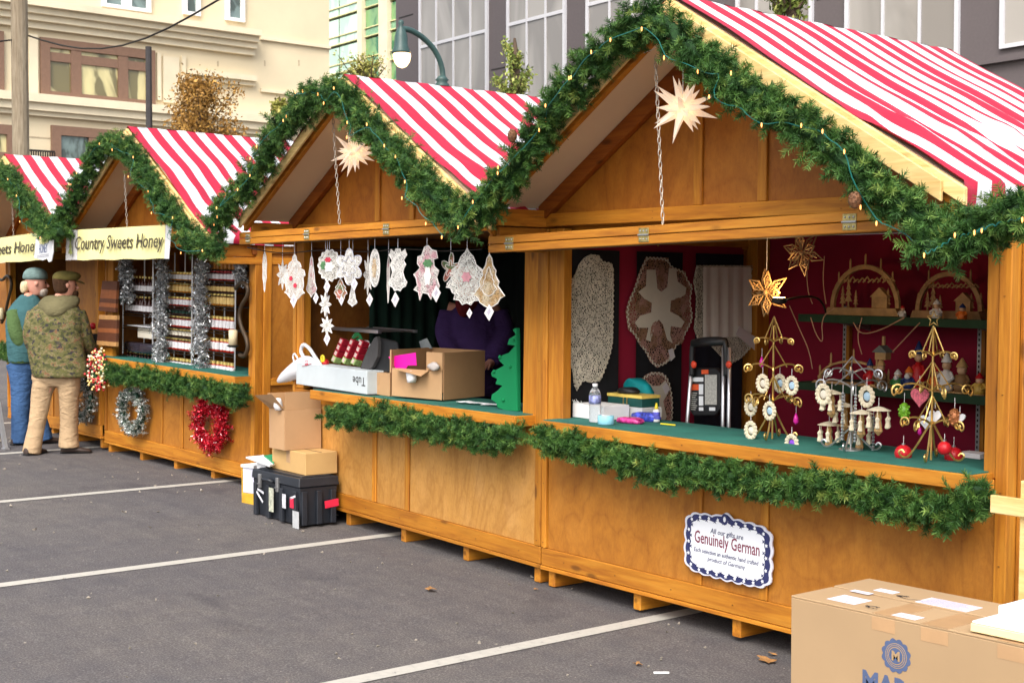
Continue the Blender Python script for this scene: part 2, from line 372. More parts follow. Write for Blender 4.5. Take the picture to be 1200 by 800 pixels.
    b(.02, W-.02, .03, D-.016, .024, .04).build('stall_floor', plyIn, R)
    b(.022, W-.022, .105, D-.018, zp+.002, zp+.014).build('added_ceiling_panel', plyIn, R)  # unseen ceiling added so that the inside stays dark
    for x in P.get('studs', (.02, .9, 1.8, W-.09)): b(x+.003, x+.06, D-.062, D-.018, .042, zp-.002).build('back_stud', woodZ, R)
    for y in (.7, 1.2): b(.022, .06, y, y+.045, .042, zp-.002).build('side_stud', woodZ, R)
    b(.022, .062, .11, D-.07, zp-.08, zp-.003).build('wall_top_plate', woodY, R)
    scr_ = MB()
    for x, z, y in [(x, z, -.0135) for x in (.02, W-.03) for z in (.16, .5, .8, 1.2, 1.6, 1.9)]+[(x, z, -.0305) for x in (.2, .9, 1.5, 2.1, W-.2) for z in (1.985, 2.018)]+[(x, .07, -.0095) for x in np.linspace(.2, W-.2, 7)]+[(x, (P['cz'][0]+(P['cz'][1]-P['cz'][0])*x/W)-.035, -.1525) for x in np.linspace(c0+.1, c1-.1, 6)]:
        scr_.lathe((x, y, z), [(.0045, -.0006), (.0045, .0006)], 6)
    scr_.build('screw_heads', ironM, R)['kind'] = 'stuff'
    return R
sA = stall(A, 'nearest orange stall with lace doilies inside and a white scalloped sign on its front', hinges=(.19, 1.23, 2.44), cz=(.882, .882), back=redM, wall=plyIn, val=(.15, 1), studs=())
sB = stall(B, 'stall hung with white lace ornaments, cardboard boxes on its counter', ha=2.945, ze=2.02, cz=(.856, .886), fz=(1.884, 1.934), xflap=-.085, hinges=(.06, .93, 1.93), front=plyPale, posts=(.15, .19), bat=(1.13, 1.54), gb=(1.18, 1.60), val=(.3, .0), cx=(.52, .09))
sC = stall(C_, 'honey stall with full jar racks, silver tinsel and red wreath', ha=2.93, ze=1.97, cz=(.86, .86), fz=(1.87, 1.91), bat=(1.16, 1.55), gb=(1.16, 1.55), cx=(.1, .09), flap=True, val=(1, .5))
sD = stall(D_, 'farthest honey stall, behind the two standing men', ha=2.90, ze=2.0, cz=(.87, .87), fz=(1.88, 1.90), bat=(1.35, 1.75), gb=(1.35, 1.75))
# ---------------------------------------------------------------- greenery: twigs with needles, tinsel
def veg_mat(name, stops, rough=.6, metal=0, spec=.3):
    m, t, b = new_mat(name, rough, metal, spec)
    at = t.nodes.new('ShaderNodeAttribute'); at.attribute_name = 'tint'
    t.links.new(ramp(t, at.outputs['Fac'], stops), b.inputs['Base Color']); return m
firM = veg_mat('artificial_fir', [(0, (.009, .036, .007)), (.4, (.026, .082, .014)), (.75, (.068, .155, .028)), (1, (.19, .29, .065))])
firYM = veg_mat('yellowish_fir', [(0, (.025, .06, .010)), (.5, (.07, .14, .02)), (1, (.22, .28, .06))])
tinselM = veg_mat('silver_tinsel', [(0, (.22, .23, .24)), (.5, (.6, .61, .62)), (1, (.95, .95, .95))], .22, .75)
tinselGM = veg_mat('green_silver_tinsel', [(0, (.02, .05, .03)), (.35, (.10, .15, .11)), (.55, (.55, .58, .54)), (1, (.9, .9, .88))], .3, .55)
tinselRM = veg_mat('red_tinsel', [(0, (.22, .003, .008)), (.6, (.6, .01, .03)), (.93, (.8, .05, .08)), (1, (.95, .6, .6))], .25, .6)
def resample(path, n):
    P = np.array(path, float); s = np.r_[0, np.cumsum(np.linalg.norm(np.diff(P, axis=0), axis=1))]
    u = np.linspace(0, s[-1], n); return np.stack([np.interp(u, s, P[:, k]) for k in range(3)], 1), s[-1]
def smooth_path(P, it=2):
    P = [np.array(p, float) for p in P]
    for _ in range(it):
        Q = [P[0]]
        for a, b in zip(P[:-1], P[1:]): Q += [a*.75+b*.25, a*.25+b*.75]
        P = Q+[P[-1]]
    return P
def needles(name, mat, parent, path, rad, ntw, nneed, tw_len, need_len, need_w, seed, droop=.25, closed=False, fwd=.5, squash=1., tinsel=False, bow=.85):
    R = np.random.RandomState(seed); P, L = resample(path, 200); T = np.gradient(P, axis=0); T /= np.linalg.norm(T, axis=1)[:, None]+1e-9
    i = R.randint(0, 200, ntw); base = P[i]; t = T[i]
    d = R.normal(size=(ntw, 3)); d -= t*(d*t).sum(1)[:, None]*.6; d /= np.linalg.norm(d, axis=1)[:, None]
    sgn = R.choice([-1, 1], ntw)[:, None]; d = d+t*sgn*R.uniform(0, fwd*2, (ntw, 1)); d[:, 2] -= droop; d /= np.linalg.norm(d, axis=1)[:, None]
    radv = rad if np.isscalar(rad) else np.interp(i/199., np.linspace(0, 1, len(rad)), rad)[:, None]
    ln = tw_len*R.uniform(.6, 1.25, (ntw, 1)); start = base+d*radv*R.uniform(.0, .75, (ntw, 1))
    start = np.where(np.ones((ntw, 1), bool), start, start)
    curl = R.normal(size=(ntw, 3))*.35
    s = np.tile(np.linspace(.04, 1, nneed), (ntw, 1))[:, :, None]+R.uniform(-.03, .03, (ntw, nneed, 1))
    C = start[:, None]+d[:, None]*ln[:, None]*s+curl[:, None]*ln[:, None]*s**2*.5
    a = np.cross(d, [0.3, .2, 1.]); a /= np.linalg.norm(a, axis=1)[:, None]; b = np.cross(d, a)
    th = (np.arange(nneed)*2.4)[None]+R.uniform(0, 6, (ntw, 1))+R.uniform(-.4, .4, (ntw, nneed))
    o = a[:, None]*np.cos(th)[..., None]+b[:, None]*np.sin(th)[..., None]
    f = (.35 if tinsel else .5)+R.uniform(-.2, .3, (ntw, nneed, 1)); dd = d[:, None]+curl[:, None]*s; nd = o+dd*f; nd /= np.linalg.norm(nd, axis=2)[..., None]
    nl = need_len*R.uniform(.7, 1.2, (ntw, nneed, 1))*np.where(s > .9, .8, 1.)
    side = np.cross(nd, R.normal(size=nd.shape)); side /= np.linalg.norm(side, axis=2)[..., None]+1e-9
    w_ = need_w*R.uniform(.7, 1.3, (ntw, nneed, 1))
    v = np.stack([C-side*w_*.5, C+side*w_*.5, C+nd*nl+side*w_*.22, C+nd*nl-side*w_*.22], 2).reshape(-1, 3)
    n = ntw*nneed; fs = np.arange(4*n).reshape(-1, 4)
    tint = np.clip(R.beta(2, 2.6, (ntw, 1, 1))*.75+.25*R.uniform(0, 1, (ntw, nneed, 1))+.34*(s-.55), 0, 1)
    if tinsel: tint = R.uniform(0, 1, (ntw, nneed, 1))
    tint = np.repeat(tint.reshape(-1), 4)
    # stems
    off = np.array(OFF.get(parent.name, (0, 0, 0)) if parent else (0, 0, 0)); me = bpy.data.meshes.new(name)
    V = v-off; me.vertices.add(len(V)); me.vertices.foreach_set('co', V.astype('f').ravel())
    me.loops.add(4*n); me.loops.foreach_set('vertex_index', fs.astype('i').ravel()); me.polygons.add(n)
    me.polygons.foreach_set('loop_start', np.arange(0, 4*n, 4, dtype='i')); me.polygons.foreach_set('loop_total', np.full(n, 4, 'i')); me.update(calc_edges=True)
    at = me.attributes.new('tint', 'FLOAT', 'POINT'); at.data.foreach_set('value', tint.astype('f'))
    me.materials.append(mat); o_ = bpy.data.objects.new(name, me); COL.objects.link(o_)
    if parent: o_.parent = parent; OFF[o_.name] = tuple(off)
    o_['kind'] = 'stuff'; return o_
coneM = plain('pine_cone', (.16, .07, .03), .7, var=.4, sc_=60)
bulbM = glow('warm_fairy_bulb', (1, .38, .10), 1.3); cableGM = plain('green_cable', (.01, .12, .10), .4)
def cone(parent, c, r):
    m = MB().ball(c, r, 10, sz=1.35); R = rnd
    for k in range(46):
        th = k*2.4; z = (k/45-.5)*1.8; rr = r*math.sqrt(max(.05, 1-z*z*.9))
        p = np.array(c)+[rr*math.cos(th), rr*math.sin(th), z*r*1.3]; d = np.array([math.cos(th), math.sin(th), .3])
        s = np.array([-math.sin(th), math.cos(th), 0]); u = np.cross(d, s)
        m.add([p-s*r*.22, p+s*r*.22, p+d*r*.3+s*r*.1, p+d*r*.3-s*r*.1], [(0, 1, 2, 3)])
    return m.build('pine_cone', coneM, parent)
def garland(S, pxs, ly, rad, label, group, seed, lights=0, dens=1., cones=0, mat=None, lobj=None, fine=1.):
    P = [S.q(x, y, ly if np.isscalar(ly) else ly[i]) for i, (x, y) in enumerate(pxs)]
    P = smooth_path(P); Pr, L = resample(P, 60); radl = rad; rad = rad if np.isscalar(rad) else float(np.mean(rad)); radv = radl if np.isscalar(radl) else [r*.8 for r in radl]
    T = thing('fir_garland', label, 'garland', S, Pr[30], group)
    MB().tube(Pr+np.random.RandomState(seed).normal(size=Pr.shape)*rad*.06, rad*.30, 8).build('garland_core', coreM, T)
    n = int(L*230*dens)
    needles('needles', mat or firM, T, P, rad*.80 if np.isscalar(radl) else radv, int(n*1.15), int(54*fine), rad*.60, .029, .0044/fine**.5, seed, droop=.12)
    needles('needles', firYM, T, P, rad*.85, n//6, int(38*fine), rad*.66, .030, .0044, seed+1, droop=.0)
    R = np.random.RandomState(seed+5)
    for k in range(cones):
        i = R.randint(6, 54); cone(T, Pr[i]+[R.uniform(-.5, .5)*rad, -rad*.95, R.uniform(-.5, .5)*rad], .026)
    if lights:
        t2 = thing('string_lights', lobj, 'fairy lights', S, Pr[30], 'warm white fairy lights in the garlands')
        pts = []; idx = []; offs = []
        for k in range(lights):
            i = min(59, max(0, int((k+.5)/lights*60+R.randint(-1, 2)))); th = R.uniform(-2.6, .9)
            idx.append(i); offs.append(np.array([math.cos(th)*.6, -abs(math.sin(th))*.8-.45, math.sin(th)*.7])*rad*1.0); pts.append(Pr[i]+offs[-1])
        o_ = sorted(range(len(idx)), key=lambda z: idx[z]); idx = [idx[z] for z in o_]; offs = [offs[z] for z in o_]; pts = [pts[z] for z in o_]
        wire = [Pr[i]+np.array([np.interp(i, idx, [v[c_] for v in offs]) for c_ in range(3)])*(.9 if i % 3 else .75)+[0, 0, .008*math.sin(i*2.3)] for i in range(idx[0], idx[-1]+1)]
        MB().tube(smooth_path(wire, 1), .0022, 4).build('cable', cableGM, t2)
        src = None
        for p in pts:
            if src is None:
                src = MB().lathe((0, 0, 0), [(.001, -.010), (.0032, -.005), (.0034, .003), (.002, .009)], 6).build('bulb', bulbM); src.parent = t2
                src.location = p-np.array(OFF[t2.name])
            else:
                c = src.copy(); COL.objects.link(c); c.location = p-np.array(OFF[t2.name]); 
    return T
coreM = plain('garland_core_green', (.012, .045, .010), .9, var=.6, sc_=60)
RG = 'fir garlands along the roof edges'; CG = 'fir garlands under the counters'
YF = -.41-.12
garland(A, [(540, 264), (568, 239), (594, 212), (616, 180), (638, 143), (668, 103), (703, 63), (738, 34), (770, 19), (792, 40), (822, 72), (858, 98), (885, 116), (920, 136), (954, 156), (986, 183), (1013, 212), (1048, 236), (1085, 256), (1112, 276), (1150, 262), (1195, 252), (1240, 240)],
        [-.62]+[-.55]*22, [.115, .12, .12, .12, .115, .11, .105, .10, .10, .10, .105, .11], 'fir garland framing the gable of the nearest stall, studded with tiny lights', RG, 11, 26, 1.25, 2, lobj='fairy lights wound through the garland over the nearest gable', fine=1.3)
garland(A, [(1075, 285), (1110, 290), (1140, 278), (1175, 252), (1215, 245)], -.68, .085, 'bushy end of fir garland hanging before the right post of the nearest stall', RG, 12, 5, 1.3, 0, lobj='fairy lights at the right post of the nearest stall', fine=1.3)
garland(B, [(252, 268), (268, 240), (292, 218), (312, 186), (330, 150), (352, 124), (378, 106), (402, 112), (425, 138), (448, 165), (470, 192), (497, 214), (522, 240), (540, 262)], YF, .124, 'fir garland round the gable of the lace ornament stall', RG, 21, 24, 1.2, 0, lobj='fairy lights in the garland of the lace ornament stall', fine=1.1)
garland(C_, [(66, 268), (84, 238), (98, 208), (112, 178), (138, 164), (158, 182), (172, 208), (192, 238), (210, 262), (232, 286), (256, 288)], YF, .124, 'fir garland round the gable above the Country Sweets Honey banner', RG, 31, 16, 1.1, lobj='fairy lights in the garland over the full honey banner')
garland(D_, [(-45, 240), (-20, 212), (0, 198), (14, 210), (28, 232), (44, 256), (58, 272), (72, 272)], YF, .124, 'fir garland round the farthest gable at the left edge', RG, 41, 12, 1.1, lobj='fairy lights in the farthest garland at the left edge')
garland(A, [(632, 512), (665, 520), (705, 530), (745, 545), (785, 556), (822, 553), (862, 560), (905, 572), (955, 566), (1005, 576), (1055, 590), (1095, 600), (1128, 598), (1150, 572)], -.19, .085, 'fir garland drooping under the counter of the nearest stall', CG, 51, 0, 1.5, fine=1.3)
garland(B, [(388, 486), (415, 488), (450, 488), (490, 496), (530, 505), (568, 514), (600, 512)], -.19, .10, 'fir garland under the counter beneath the opened cardboard boxes', CG, 61, 0, 1.4, fine=1.1)
garland(C_, [(126, 436), (160, 440), (200, 447), (240, 456), (284, 464)], -.17, .105, 'fir garland under the honey jar racks above the silver and red wreaths', CG, 71, 0, 1.3)
garland(D_, [(-30, 408), (0, 410), (30, 418), (60, 424), (100, 430)], -.17, .105, 'fir garland behind the man in the teal vest', CG, 81, 0, 1.1)
WG = 'tinsel wreaths hanging under the counters'
def wreath(S, px, py, w, h, mat, label, seed, tube=.045, n=420, ly=-.09, group=WG, beads=False):
    c = S.q(px, py, ly); sc_x = abs(S.q(px+w/2, py, ly)[0]-c[0]); sc_z = abs(S.q(px, py+h/2, ly)[2]-c[2])
    T = thing('tinsel_wreath', label, 'wreath', S, c, group); rx, rz = sc_x-tube, sc_z-tube
    P = [c+[rx*math.cos(a), 0, rz*math.sin(a)] for a in np.linspace(0, 2*math.pi, 40)]
    MB().tube(P[:-1], tube*.6, 8, closed=True).build('ring', mat if not beads else coreM, T)
    if beads:
        R = np.random.RandomState(seed); cols = [plain('red_bead', (.5, .01, .02), .3), plain('gold_bead', (.8, .55, .2), .3, .3), plain('cream_bead', (.8, .72, .5), .4)]
        for mi, m in enumerate(cols):
            mb = MB()
            for k in range(110):
                a = R.uniform(0, 6.28); p = c+[rx*math.cos(a), 0, rz*math.sin(a)]+R.normal(size=3)*tube*.6; p[1] -= tube*.4; mb.ball(p, .012, 6)
            o = mb.build('beads', m, T); o['kind'] = 'stuff'
    else: needles('tinsel_strands', mat, T, P, tube, n, 22, tube*1.1, .022, .006, seed, droop=0, tinsel=True)
    return T
wreath(C_, 155, 482, 29, 56, tinselGM, 'silver and green tinsel wreath on the honey stall, left of the red one', 91)
wreath(C_, 246, 498, 37, 62, tinselRM, 'shiny red tinsel wreath on the honey stall', 92, .055, 520)
wreath(D_, 97, 467, 22, 54, tinselGM, 'silver and green tinsel wreath beside the tan trousers', 93)
wreath(C_, 117, 433, 20, 44, None, 'wreath of red and gold beads at the left end of the honey counter', 94, .045, beads=True, ly=-.2)
def tinsel_strip(S, x0, y0, x1, y1, ly, r, label, seed, group='silver tinsel strands down the honey racks'):
    P = [S.q(x0+(x1-x0)*k/8, y0+(y1-y0)*k/8, ly)+[0.006*math.sin(k*2.), 0, 0] for k in range(9)]
    T = thing('tinsel_strand', label, 'tinsel', S, P[8], group)
    MB().tube(P, r*.25, 6).build('core', tinselM, T); needles('tinsel_flakes', tinselM, T, P, r*.5, 330, 20, r*.8, .028, .008, seed, droop=0, tinsel=True); return T
tinsel_strip(C_, 147, 306, 148, 352, .02, .07, 'short leftmost tinsel strand beside the wooden cutting boards', 101)
tinsel_strip(C_, 191, 306, 188, 430, .02, .075, 'long tinsel strand between the bottles and the first jar column', 102)
tinsel_strip(C_, 236, 306, 235, 436, .02, .075, 'long tinsel strand between the two jar columns', 103)
tinsel_strip(C_, 281, 292, 283, 332, .02, .045, 'short thin tinsel strand at the right post of the honey stall', 104)
# ---------------------------------------------------------------- ground and background
def asphalt():
    m, t, b = new_mat('asphalt', .85, spec=.25); v = coords(t, rand=False)
    fine = noise(t, v, 105, 4, .8); mid = noise(t, v, 5, 6, .65); big = noise(t, v, .5, 4)
    c = ramp(t, fine, [(.3, (.050, .047, .049)), (.5, (.096, .090, .091)), (.70, (.21, .198, .197))])
    c = mix(t, c, ramp(t, mid, [(.3, (.82, .82, .85)), (.7, (1.12, 1.1, 1.06))]), 1., 'MULTIPLY'); c = mix(t, c, ramp(t, big, [(.35, (.88, .88, .92)), (.65, (1.12, 1.08, 1.02))]), .8, 'MULTIPLY')
    st_ = noise(t, coords(t, (.9, 1.6, 1), False), 1.1, 5, .6, .6); c = mix(t, c, ramp(t, st_, [(.30, (.66, .66, .70)), (.42, (1, 1, 1))]), .8, 'MULTIPLY')
    ty = noise(t, coords(t, (.5, 9, 1), False), 1.2, 4, .6, .3); c = mix(t, c, ramp(t, ty, [(.35, (.88, .87, .88)), (.6, (1.05, 1.05, 1.03))]), .6, 'MULTIPLY')
    vo = t.nodes.new('ShaderNodeTexVoronoi'); vo.inputs['Scale'].default_value = 9; t.links.new(v, vo.inputs['Vector'])
    c = mix(t, c, (.34, .30, .26), ramp(t, vo.outputs['Distance'], [(.028, (.8, .8, .8)), (.05, (0, 0, 0))]))
    t.links.new(c, b.inputs['Base Color']); bump(t, b, fine, .5, .004); return m
asphM = asphalt()
xs = [-400, -120, -60, -30, -16.5, -10, -5.96, -2, 5, 20, 60, 300]; ys = [-60, -5, 0, 3, 6, 10, 20, 60, 150, 500]
m = MB(); m.add([(x, y, G(x)) for x in xs for y in ys], [(i*len(ys)+j, (i+1)*len(ys)+j, (i+1)*len(ys)+j+1, i*len(ys)+j+1) for i in range(len(xs)-1) for j in range(len(ys)-1)])
struct(m.build('asphalt_ground', asphM))
def line_mat():
    m, t, b = new_mat('road_paint', .7); v = coords(t, rand=False)
    c = ramp(t, noise(t, v, 30, 5, .7), [(.30, (.20, .19, .18)), (.38, (.40, .38, .34)), (.7, (.46, .44, .39))]); t.links.new(c, b.inputs['Base Color']); return m
lineM = line_mat()
for x in (-15.62, -13.1, -10.445, -7.715, -5.05):
    h = .05; m = MB(); m.add([(x-h, -2, G(x-h)+.004), (x+h, -2, G(x+h)+.004), (x+h, 5.6, G(x+h)+.004), (x-h, 5.6, G(x-h)+.004)], [(0, 1, 2, 3)]); struct(m.build('parking_line', lineM))
# litter
leafM = plain('dry_leaf', (.30, .15, .05), .8, var=.4, sc_=30)
def leaf(px, py, s, label, seed, mat=leafM, nm='dry_leaf', cat='leaf'):
    R = random.Random(seed); X = on_ground(px, py); n = 11; r = [s*(.55 if k % 2 else 1.)*R.uniform(.8, 1.2) for k in range(n)]
    a0 = R.uniform(0, 6); pts = [(X[0]+r[k]*math.cos(a0+6.283*k/n), X[1]+r[k]*.7*math.sin(a0+6.283*k/n), G(X[0])+.008+.35*s*R.uniform(0, 1)) for k in range(n)]
    return solo(MB().prism(pts, (0, 0, .001)), nm, mat, label, cat, None, 'dry leaves and scraps on the asphalt')
for i, (px, py, s, l) in enumerate([(505, 693, .045, 'curled brown leaf on the open asphalt before the lace stall'), (748, 780, .028, 'small tan leaf near the bottom edge, left of the white scrap'), (898, 776, .05, 'brown leaf beside the big printed carton'), (628, 692, .02, 'tiny pale leaf in front of the post between the two near stalls'), (905, 768, .03, 'smaller brown leaf next to the big printed carton')]): leaf(px, py, s, l, i)
X = on_ground(775, 789); solo(MB().rbox((X[0], X[1], G(X[0])+.006), .035, .007, .003, .9), 'paper_scrap', whiteM, 'narrow white paper scrap on the asphalt near the bottom edge', 'scrap', None, 'dry leaves and scraps on the asphalt')
# small stones scattered on the asphalt
R = np.random.RandomState(3); mb = MB()
for k in range(420):
    x, y = R.uniform(-16, -2), R.uniform(0, 5.6); r = R.uniform(.003, .008)*(.8+.1*abs(x)); c = np.array([x, y, G(x)+.002+r*.4]); V = c+R.normal(size=(6, 3))*r*.35+np.array([[r, 0, 0], [-r, 0, 0], [0, r, 0], [0, -r, 0], [0, 0, r*.7], [0, 0, -r*.7]])
    mb.add(V, [(0, 2, 4), (2, 1, 4), (1, 3, 4), (3, 0, 4), (2, 0, 5), (1, 2, 5), (3, 1, 5), (0, 3, 5)])
mb.build('gravel_grit', plain('pale_grit', (.25, .22, .18), .9, var=.5, sc_=3))['kind'] = 'stuff'
bpy.data.objects['gravel_grit']['label'] = 'loose pale grit on the car park'
# ---------------- cream stone building on the left (plane x = BX)
stoneM = plain('cream_stone', (.66, .56, .38), .8, var=.06, sc_=.5)
stone2M = plain('cream_stone_trim', (.69, .60, .43), .8, var=.08, sc_=.8)
brownM = plain('brown_window_frame', (.20, .115, .075), .6, var=.08)
def glass_mat(name, c1, c2, scale, rough=.12):
    m, t, b = new_mat(name, rough, .0, spec=.6); v = coords(t, (.6, .6, .25)); n = noise(t, v, scale, 3, .5, 2.2)
    t.links.new(ramp(t, n, [(.42, c1), (.5, c2), (.62, tuple(x*1.25 for x in c2))]), b.inputs['Base Color']); bump(t, b, noise(t, v, 1., 2), .4, .1); return m
glassWarmM = glass_mat('warm_reflection_glass', (.16, .135, .06), (.50, .44, .22), 1.1)  # bright yellow patches are window reflections painted into the glass colour
glassDarkM = glass_mat('dark_window_glass', (.06, .08, .07), (.14, .19, .18), 1.5)
BX = -46.
bld = thing('stone_building', 'cream stone building with brown framed windows and layered cornices', 'building', None, (BX, 25, -1))
P = lambda px, py: on_X(px, py, BX)
yL, yR = P(-160, 100)[1], P(386, 100)[1]
MB().box(BX-14, BX, yL-6, yR, -1, 34).build('wall', stoneM, bld)
def hband(py_at, px_at, th, out, name='cornice', y0=None, y1=None, mat=None):
    z = P(px_at, py_at)[2]; return MB().box(BX+.001, BX+out, (yL-6) if y0 is None else y0, yR if y1 is None else y1, z-th, z).build(name, mat or stone2M, bld)
y285 = P(296, 60)[1]; y218 = P(218, 60)[1]
for k, (py, th, out) in enumerate(((19, .22, .75), (25, .25, .55), (32, .25, .38), (38, .3, .2))): hband(py, 150, th, out, 'cornice', None, y285)
for py, th, out in ((122, .28, .5), (130, .3, .35), (138, .22, .2)): hband(py, 150, th, out, 'sill_course')
for py, th, out in ((84, .2, .35), (89, .2, .2)): hband(py, 240, th, out, 'cornice', y218, P(296, 60)[1])
for px_ in (50,): pass
for py in (48, 108, 160): hband(py, 340, .12, .12, 'string_course', y285+.3)
# stone joints: separate pilasters and block panels
for x0, x1, y0_, y1_ in ((33, 44, 40, 112), (183, 188, 62, 118), (190, 209, 66, 122), (212, 217, 66, 122)):
    a, b_ = P(x0, y0_), P(x1, y1_); MB().box(BX+.001, BX+.10, a[1], b_[1], b_[2], a[2]).build('pilaster', stone2M, bld)
jointM = plain('stone_joint', (.42, .34, .23), .9)
for px in (92, 140, 198, 255, 310, 350):
    y = P(px, 50)[1]; z1 = P(px, 40)[2]; MB().box(BX+.002, BX+.012, y-.03, y+.03, P(px, 62)[2]-.5, z1-1.).build('wall_joint', jointM, bld)
for pz in (148, 172):
    hband(pz, 200, .05, .012, 'wall_joint', None, None, jointM)
def bwin(x0, y0, x1, y1, mull, trans, gm=glassWarmM, fr=None, fw=.32):
    a = P(x0, y0); b2 = P(x1, y0); z0 = P(x0, y1)[2]; z1 = a[2]; ya, yb = a[1], b2[1]
    f = MB(); f.box(BX+.002, BX+.14, ya, yb, z1-fw, z1).box(BX+.002, BX+.14, ya, yb, z0, z0+fw*.8)
    f.box(BX+.002, BX+.14, ya, ya+fw, z0+fw*.8, z1-fw).box(BX+.002, BX+.14, yb-fw, yb, z0+fw*.8, z1-fw)
    W_ = f.build('window', fr or brownM, bld)
    ys_ = [ya+fw]+[ya+(yb-ya)*m_ for m_ in mull]+[yb-fw]; zt = z0+(z1-z0)*trans if trans else None
    for m_ in mull: y = ya+(yb-ya)*m_; MB().box(BX+.003, BX+.12, y-.18, y+.18, z0+fw*.8, z1-fw).build('mullion', fr or brownM, W_)
    if zt: MB().box(BX+.004, BX+.10, ya+fw, yb-fw, zt-.15, zt+.15).build('transom', fr or brownM, W_)
    for p, q_ in zip(ys_[:-1], ys_[1:]):
        for u, v_ in (((z0+fw*.8, zt), (zt, z1-fw)) if zt else ((z0+fw*.8, z1-fw),)): MB().box(BX+.001, BX+.03, p, q_, u, v_).build('pane', gm, W_)
bwin(46, 44, 180, 115, (.30, .71), .70); bwin(-60, 30, 3, 106, (.5,), .7)
bwin(59, 147, 160, 200, (.48,), None, glassDarkM); bwin(-40, 143, 18, 185, (.5,), None, glassWarmM)
for x0, x1, y1 in ((118, 175, 8), (213, 233, 17), (263, 285, 24)): bwin(x0, -46, x1, y1, (.5,) if x1-x0 > 30 else (), .6, glassDarkM, whiteM, .15)
# railing
mb = MB(); a = P(30, 178); b2 = P(60, 178)
for k in range(12): y = a[1]+(b2[1]-a[1])*k/11; mb.box(BX+.3, BX+.34, y-.02, y+.02, a[2]-1.6, a[2])
mb.box(BX+.28, BX+.36, a[1], b2[1], a[2], a[2]+.06).build('railing', ironM, bld)
# ---------------- glass tower
gm1 = glass_mat('pale_green_glass', (.42, .60, .48), (.55, .74, .58), .4, .2); gm2 = glass_mat('deep_green_glass', (.03, .16, .07), (.16, .30, .12), .9, .1); mullM = plain('yellow_mullion', (.62, .58, .30), .5)
GY = 64.; Q = lambda px, py: on_Y(px, py, GY)
gt = thing('glass_tower', 'green glass office tower between the cream and dark buildings', 'building', None, (Q(425, 100)[0], GY, -1))
def qbox(mb, x0, x1, y0, y1, d0, d1):
    xa, xb = Q(x0, 50)[0], Q(x1, 50)[0]; return mb.box(xa, xb, GY-d1, GY-d0, Q(425, y1)[2], Q(425, y0)[2])
qbox(MB(), 380, 470, -60, 260, -3, -.2).build('wall', plain('tower_core', (.2, .24, .16), .7), gt)
for x0, x1, m_ in ((384, 398, gm1), (399.5, 424, gm1), (430, 449, gm2), (460, 466, gm2)):
    y = -55
    while y < 200: qbox(MB(), x0, x1, y+1.5, y+23.5, 0, .1).build('window', m_, gt); qbox(MB(), x0, x1, y+23.7, y+32.5, 0, .12).build('spandrel', gm1 if m_ == gm1 else plain('tower_spandrel', (.20, .38, .22), .3), gt) ; y += 34
for x0, x1 in ((424.3, 429.7), (449.3, 459.5)): qbox(MB(), x0, x1, -60, 240, -.1, .5).build('pier', stone2M, gt)
y = -58
while y < 200:
    for dy in (0, 24): qbox(MB(), 384, 466, y+dy+.6, y+dy+1.9, -.1, .22).build('mullion', mullM, gt)
    y += 34
# ---------------- dark panel building with tall windows
DY = 46.; Q2 = lambda px, py: on_Y(px, py, DY)
dpanM = plain('dark_panel', (.105, .088, .090), .6, var=.06); dglM = glass_mat('grey_glass', (.22, .205, .19), (.27, .255, .235), .25, .15); lframeM = plain('light_window_frame', (.55, .55, .58), .5, var=.03)
db = thing('panel_building', 'dark grey panelled building with tall white framed windows behind the stalls', 'building', None, (Q2(850, 100)[0], DY, -1))
x0w = Q2(464, 50)[0]; x1w = Q2(1360, 50)[0]
MB().box(x0w, x1w, DY, DY+12, -1, 30).build('wall', dpanM, db)
zled = Q2(1125, 66)[2]; zt = Q2(494, 56)[2]
Hw = lambda px, py: Q2(px, py)
def dwin(pa, pb, mull, zb, ztop, tz, ):
    xa, xb = Q2(pa, 50)[0], Q2(pb, 50)[0]
    f = MB()
    for x in (xa, xb): f.box(x-.09, x+.09, DY-.16, DY-.01, zb, ztop)
    f.box(xa+.09, xb-.09, DY-.16, DY-.01, ztop-.15, ztop).box(xa+.09, xb-.09, DY-.16, DY-.01, zb, zb+.15)
    W_ = f.build('window', lframeM, db); xs_ = [xa]+[Q2(m_, 50)[0] for m_ in mull]+[xb]; zs = [zb]+list(tz)+[ztop]
    for x in xs_[1:-1]: MB().box(x-.06, x+.06, DY-.14, DY-.012, zb+.15, ztop-.15).build('mullion', lframeM, W_)
    for z in tz: MB().box(xa+.09, xb-.09, DY-.13, DY-.014, z-.09, z+.09).build('transom', lframeM, W_)
    for p, q_ in zip(xs_[:-1], xs_[1:]):
        for u, v_ in zip(zs[:-1], zs[1:]): MB().box(p+.02, q_-.02, DY-.07, DY-.005, u, v_).build('pane', dglM, W_)
zT = Q2(494, 56)[2]; zT2 = Q2(1000, -100)[2]
for pa, pb, mu in ((494, 572, (513, 533, 553)), (597, 663, (619, 641)), (690, 812, (716, 742, 765, 790)), (866, 952, (888, 912, 932)), (994, 1123, (1036, 1079)), (1176, 1300, (1216, 1258))):
    dwin(pa, pb, mu, zled if pa > 860 else zT-6.5, 26, (zT, zT+5.2) if pa < 860 else (zled+4.4, zled+9))
for px, d in ((464, 0), (572, 0), (663, 0), (953, 0), (1123, 0)):
    x = Q2(px+4, 50)[0]; 
    for z in (zT+2.1, zT-2.2, zT+6.4): MB().box(x, x+Q2(px+20, 50)[0]-Q2(px+4, 50)[0], DY-.02, DY-.001, z-.03, z+.03).build('panel_joint', ironM, db)
MB().box(x0w, x1w, DY-.3, DY-.2, -1, zled-.35).build('lower_panel', dpanM, db) if False else None
MB().box(Q2(940, 50)[0], x1w, DY-.25, DY-.001, zled-.5, zled-.25).build('ledge', dpanM, db)
